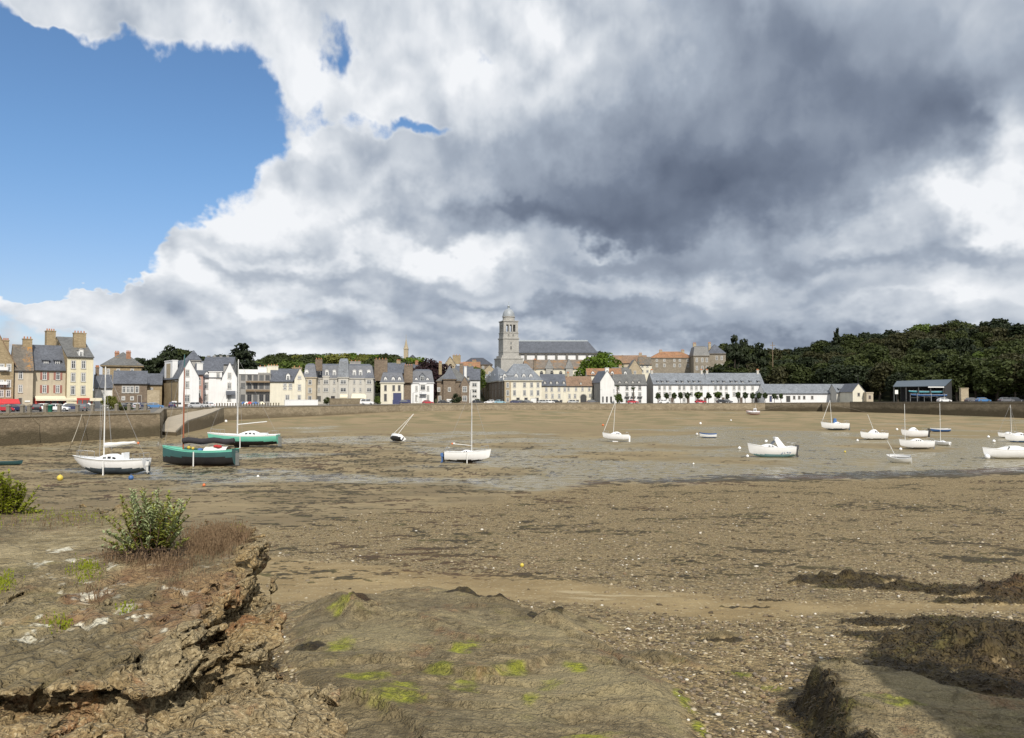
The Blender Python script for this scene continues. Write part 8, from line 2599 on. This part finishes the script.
def leafy_shrub():
    px, py, D = 151, 563, 1.46
    X, Y = gxy(px, py, D); z = float(surface_z([X], [Y])[0])
    root = empty('leafy_shrub', (X, Y, z - .03), 0, 'leafy grey green shrub growing on the rock outcrop', 'shrub')
    k = Y / F
    rs = random.Random(5)
    st = MB(); lf = MB(); rd = MB()
    dead = []
    for i in range(88):
        bx = max(-30, min(30, rs.gauss(0, 15))) * k; by = rs.uniform(-.16, .26)
        # outline: tallest at the middle left, shoulder on the right
        lean = bx / k / 50
        hh = (50 + 20 * math.exp(-((bx / k + 6) / 9) ** 2) + 10 * math.exp(-((bx / k - 20) / 9) ** 2) - 14 * abs(lean) + rs.uniform(-30, 6)) * k
        tip = Vector((bx * 1.5 + rs.gauss(0, 5) * k, by * 1.3 + rs.gauss(0, .05), max(.12, hh)))
        base = Vector((bx * .45, by * .5, 0))
        mid = base.lerp(tip, .5) + Vector((rs.gauss(0, .03), rs.gauss(0, .03), .05))
        pts = [base, mid, tip]
        st.tube(pts, .0055, 5, 0, .002)
        n = int(12 + hh * 38)
        grey = rs.random() < .55
        for j in range(n):
            t = .28 + .72 * (j + rs.random()) / n
            p = (base * (1 - t) ** 2 + mid * 2 * t * (1 - t) + tip * t * t)
            a = j * 2.4 + rs.random()
            d = Vector((math.cos(a), math.sin(a), rs.uniform(.15, .9) + t * .4))
            L = rs.uniform(.045, .085) * (1.2 - .55 * t)
            tgt = rd if rs.random() < (.10 if t < .7 else .02) else lf
            leaf_quads(tgt, p, d, Vector((0, 0, 1)), L, L * rs.uniform(.42, .62), 0 if tgt is rd else (1 if (grey and t > .45) else 0))
    # bare woody skirt of dead twigs
    for i in range(90):
        a = rs.uniform(0, 2 * PI); L = rs.uniform(.12, .32)
        b0 = Vector((rs.gauss(.02, .13), rs.uniform(-.18, .15), rs.uniform(0, .06)))
        e = b0 + Vector((math.cos(a) * L, math.sin(a) * L * .7 - .05, rs.uniform(-.03, .14)))
        st.tube([b0, b0.lerp(e, .5) + Vector((0, 0, .03)), e], .004, 4, 0, .0015)
    st.build('stem', M['twig'], root); lf.build('foliage', [M['shrub_leaf'], M['shrub_leaf_grey']], root); rd.build('red_leaves', M['shrub_red'], root)
leafy_shrub()
def edge_bush():
    px, py, D = 4, 524, 1.55
    X, Y = gxy(px, py, D); z = float(surface_z([X], [Y])[0])
    root = empty('gorse_bush', (X, Y, z - .03), 0, 'bright yellow green bush at the left edge behind the rock', 'bush')
    rs = random.Random(9); k = Y / F
    lf = MB(); st = MB()
    for i in range(200):
        bx = rs.gauss(-6, 15) * k; tip = Vector((bx, rs.gauss(0, .12), (33 - 10 * abs(bx / k + 6) / 20 + rs.uniform(-12, 10)) * k))
        if tip.z < .04: tip.z = .06
        base = Vector((bx * .5, tip.y * .5, 0)); st.tube([base, tip], .003, 4)
        for j in range(26):
            t = rs.uniform(.25, 1.0); p = base.lerp(tip, t); a = rs.uniform(0, 6.28)
            leaf_quads(lf, p, Vector((math.cos(a), math.sin(a), rs.uniform(.1, 1.1))), Vector((0, 0, 1)), rs.uniform(.035, .065), .028, 0)
    st.build('stem', M['twig'], root); lf.build('foliage', M['gorse'], root)
edge_bush()

def scatter(name, label, n, pick, make, mat, kind='stuff'):
    mb = MB()
    for i in range(n):
        r_ = pick()
        if r_ is None: continue
        make(mb, *r_)
    o = mb.build(name, mat); tag(o, label, kind=kind)
    return o
rs = random.Random(21)
def tufts(name, label, spots, n, hmin, hmax, mat, w=.004):
    """fine blades; spots: (px, py, D, rx, ry, weight)"""
    P = []; tot = sum(s_[5] for s_ in spots)
    for s_ in spots:
        for i in range(int(n * s_[5] / tot)):
            P.append(gxy(s_[0] + rs.gauss(0, s_[3]), s_[1] + rs.gauss(0, s_[4]), s_[2]))
    P = np.array(P); Z = surface_z(P[:, 0], P[:, 1])
    mb = MB()
    for (x, y), z in zip(P, Z):
        h = rs.uniform(hmin, hmax); a = rs.uniform(0, 6.28); l = h * rs.uniform(.15, .7)
        d = Vector((math.cos(a) * l, math.sin(a) * l, h)); s_ = Vector((math.sin(a), -math.cos(a), 0)) * w * rs.uniform(.6, 1.5)
        p = Vector((x, y, z - .01)); m = p + d * .55 + Vector((0, 0, h * .12))
        mb.poly([p - s_, p + s_, m + s_ * .8, m - s_ * .8]); mb.poly([m - s_ * .8, m + s_ * .8, p + d])
        if rs.random() < .5:
            q = p + d
            mb.poly([q, q + s_ * 3 + Vector((0, 0, .006)), q + Vector((0, 0, .022)), q - s_ * 3 + Vector((0, 0, .010))])
    o = mb.build(name, mat); tag(o, label, kind='stuff')
tufts('dry_grass', 'dry reddish grass and seed heads on the rock outcrop', [(207, 548, 1.43, 14, 7, 1.4), (225, 538, 1.42, 13, 4, 1.0), (122, 566, 1.47, 12, 4, .25), (176, 585, 1.48, 16, 8, .16), (95, 600, 1.5, 10, 4, .06), (165, 572, 1.47, 16, 3, .2), (60, 528, 1.46, 40, 5, .2)], 4300, .02, .13, M['dry_grass'], .0022)
tufts('short_turf', 'short green and brown growth in hollows of the rock outcrop', [(85, 580, 1.49, 8, 4, .6), (2, 594, 1.52, 6, 4, .5), (58, 631, 1.56, 8, 2.5, .25), (50, 522, 1.46, 50, 4, .8), (128, 614, 1.52, 6, 2.5, .15), (228, 530, 1.43, 10, 4, .3)], 1500, .012, .045, M['gorse'], .002)
# pebbles, cobbles and broken shell
def pebbles():
    rsn = np.random.RandomState(4)
    n = 60000
    u = rsn.uniform(-.70, .70, n); y = np.exp(rsn.uniform(np.log(5.5), np.log(52), n)); x = u * y
    g = gravel_mask(x, y); sm = sand_mask(x, y)
    keep = rsn.rand(n) < g * (1 - .93 * sm) * (0.35 + 0.65 * sstep(-.2, .25, fbm(x * .5, y * .5, 4)))
    x, y = x[keep], y[keep]
    z = np.empty(len(x)); near = y < 20
    zn, _, _, mk, idn = near_field(x[near], y[near]); z[near] = zn; z[~near] = base_height(x[~near], y[~near])
    ok = np.ones(len(x), bool); ok[near] = (mk['rock'] < .3) & (mk['weed'] < .3)
    x, y, z = x[ok], y[ok], z[ok]
    m = len(x)
    size = np.exp(rsn.normal(np.log(.013), .5, m)) * (0.75 + y / 36)
    size = np.minimum(size, 0.034 * (0.8 + y / 30))
    ico = bmesh.new(); bmesh.ops.create_icosphere(ico, subdivisions=1, radius=1.0)
    bv = np.array([v.co[:] for v in ico.verts]); bf = np.array([[v.index for v in f.verts] for f in ico.faces]); ico.free()
    sc = np.stack([size * rsn.uniform(.7, 1.4, m), size * rsn.uniform(.7, 1.4, m), size * rsn.uniform(.35, .75, m)], 1)
    V = bv[None] * (1 + .22 * rsn.randn(m, len(bv), 1)) * sc[:, None, :]
    a = rsn.uniform(0, 6.28, m); ca, sa = np.cos(a)[:, None], np.sin(a)[:, None]
    V = np.stack([V[..., 0] * ca - V[..., 1] * sa, V[..., 0] * sa + V[..., 1] * ca, V[..., 2]], -1)
    V += np.stack([x, y, z + sc[:, 2] * .35], 1)[:, None, :]
    Fc = bf[None] + (np.arange(m) * len(bv))[:, None, None]
    V = V.reshape(-1, 3); Fc = Fc.reshape(-1, 3)
    me = bpy.data.meshes.new('pebbles'); nf = len(Fc)
    me.vertices.add(len(V)); me.vertices.foreach_set('co', V.astype(np.float32).ravel())
    me.loops.add(nf * 3); me.loops.foreach_set('vertex_index', Fc.astype(np.int32).ravel())
    me.polygons.add(nf); me.polygons.foreach_set('loop_start', np.arange(0, nf * 3, 3, dtype=np.int32)); me.polygons.foreach_set('loop_total', np.full(nf, 3, np.int32))
    me.update(); me.validate()
    mt, t, bs = new_mat('pebble_tones')
    isl = t.new('ShaderNodeNewGeometry').outputs['Random Per Island']
    rp_ = t.new('ShaderNodeValToRGB'); e = rp_.color_ramp; e.interpolation = 'CONSTANT'
    e.elements[0].color = (0.075, 0.056, 0.034, 1); e.elements[1].position = .22; e.elements[1].color = (0.155, 0.118, 0.075, 1)
    for p_, c_ in ((.45, (0.225, 0.175, 0.110)), (.62, (0.175, 0.145, 0.110)), (.74, (0.29, 0.235, 0.16)), (.84, (0.20, 0.14, 0.085)), (.885, (0.40, 0.34, 0.24)), (.965, (0.62, 0.58, 0.50))):
        q = e.elements.new(p_); q.color = c_ + (1,)
    t.l.new(isl, rp_.inputs[0]); t.l.new(rp_.outputs[0], bs.inputs['Base Color']); bs.inputs['Roughness'].default_value = .8; bs.inputs['Specular IOR Level'].default_value = .25
    me.materials.append(mt)
    tag(link('pebbles', me), 'pebbles, cobbles and broken shell strewn over the shingle', kind='stuff')
pebbles()
# seaweed fronds on the heaps and ledges
def fronds():
    rsn = np.random.RandomState(8); n = 60000
    u = rsn.uniform(.30, .74, n); y = rsn.uniform(5.5, 17.5, n); x = u * y
    zn, _, _, mk, _ = near_field(x, y)
    k_ = mk['weed'] > .45 + .3 * rsn.rand(n)
    x, y, z = x[k_], y[k_], zn[k_]
    mb = MB()
    for i in range(min(len(x), 22000)):
        a = rsn.uniform(0, 6.28); L = rsn.uniform(.025, .075) * (1 + (y[i] - 6) * .04); w = L * rsn.uniform(.07, .16)
        p = Vector((x[i], y[i], z[i] - .005)); d = Vector((math.cos(a), math.sin(a), 0)); s_ = Vector((-d.y, d.x, 0)) * w
        m_ = p + d * L * .5 + Vector((0, 0, L * rsn.uniform(.05, .3))); e = p + d * L + Vector((0, 0, L * rsn.uniform(-.3, .1)))
        mb.poly([p - s_ * .5, p + s_ * .5, m_ + s_, m_ - s_]); mb.poly([m_ - s_, m_ + s_, e + s_ * .6, e - s_ * .6])
    tag(mb.build('seaweed', M['frond']), 'dark brown seaweed heaped on the shingle and rock shelf', kind='stuff')
M['frond'] = leafmat('seaweed_frond', (0.018, 0.012, 0.006), (0.095, 0.066, 0.022), 0.15, 0.45, 2.0)
fronds()
bpy.context.view_layer.update()
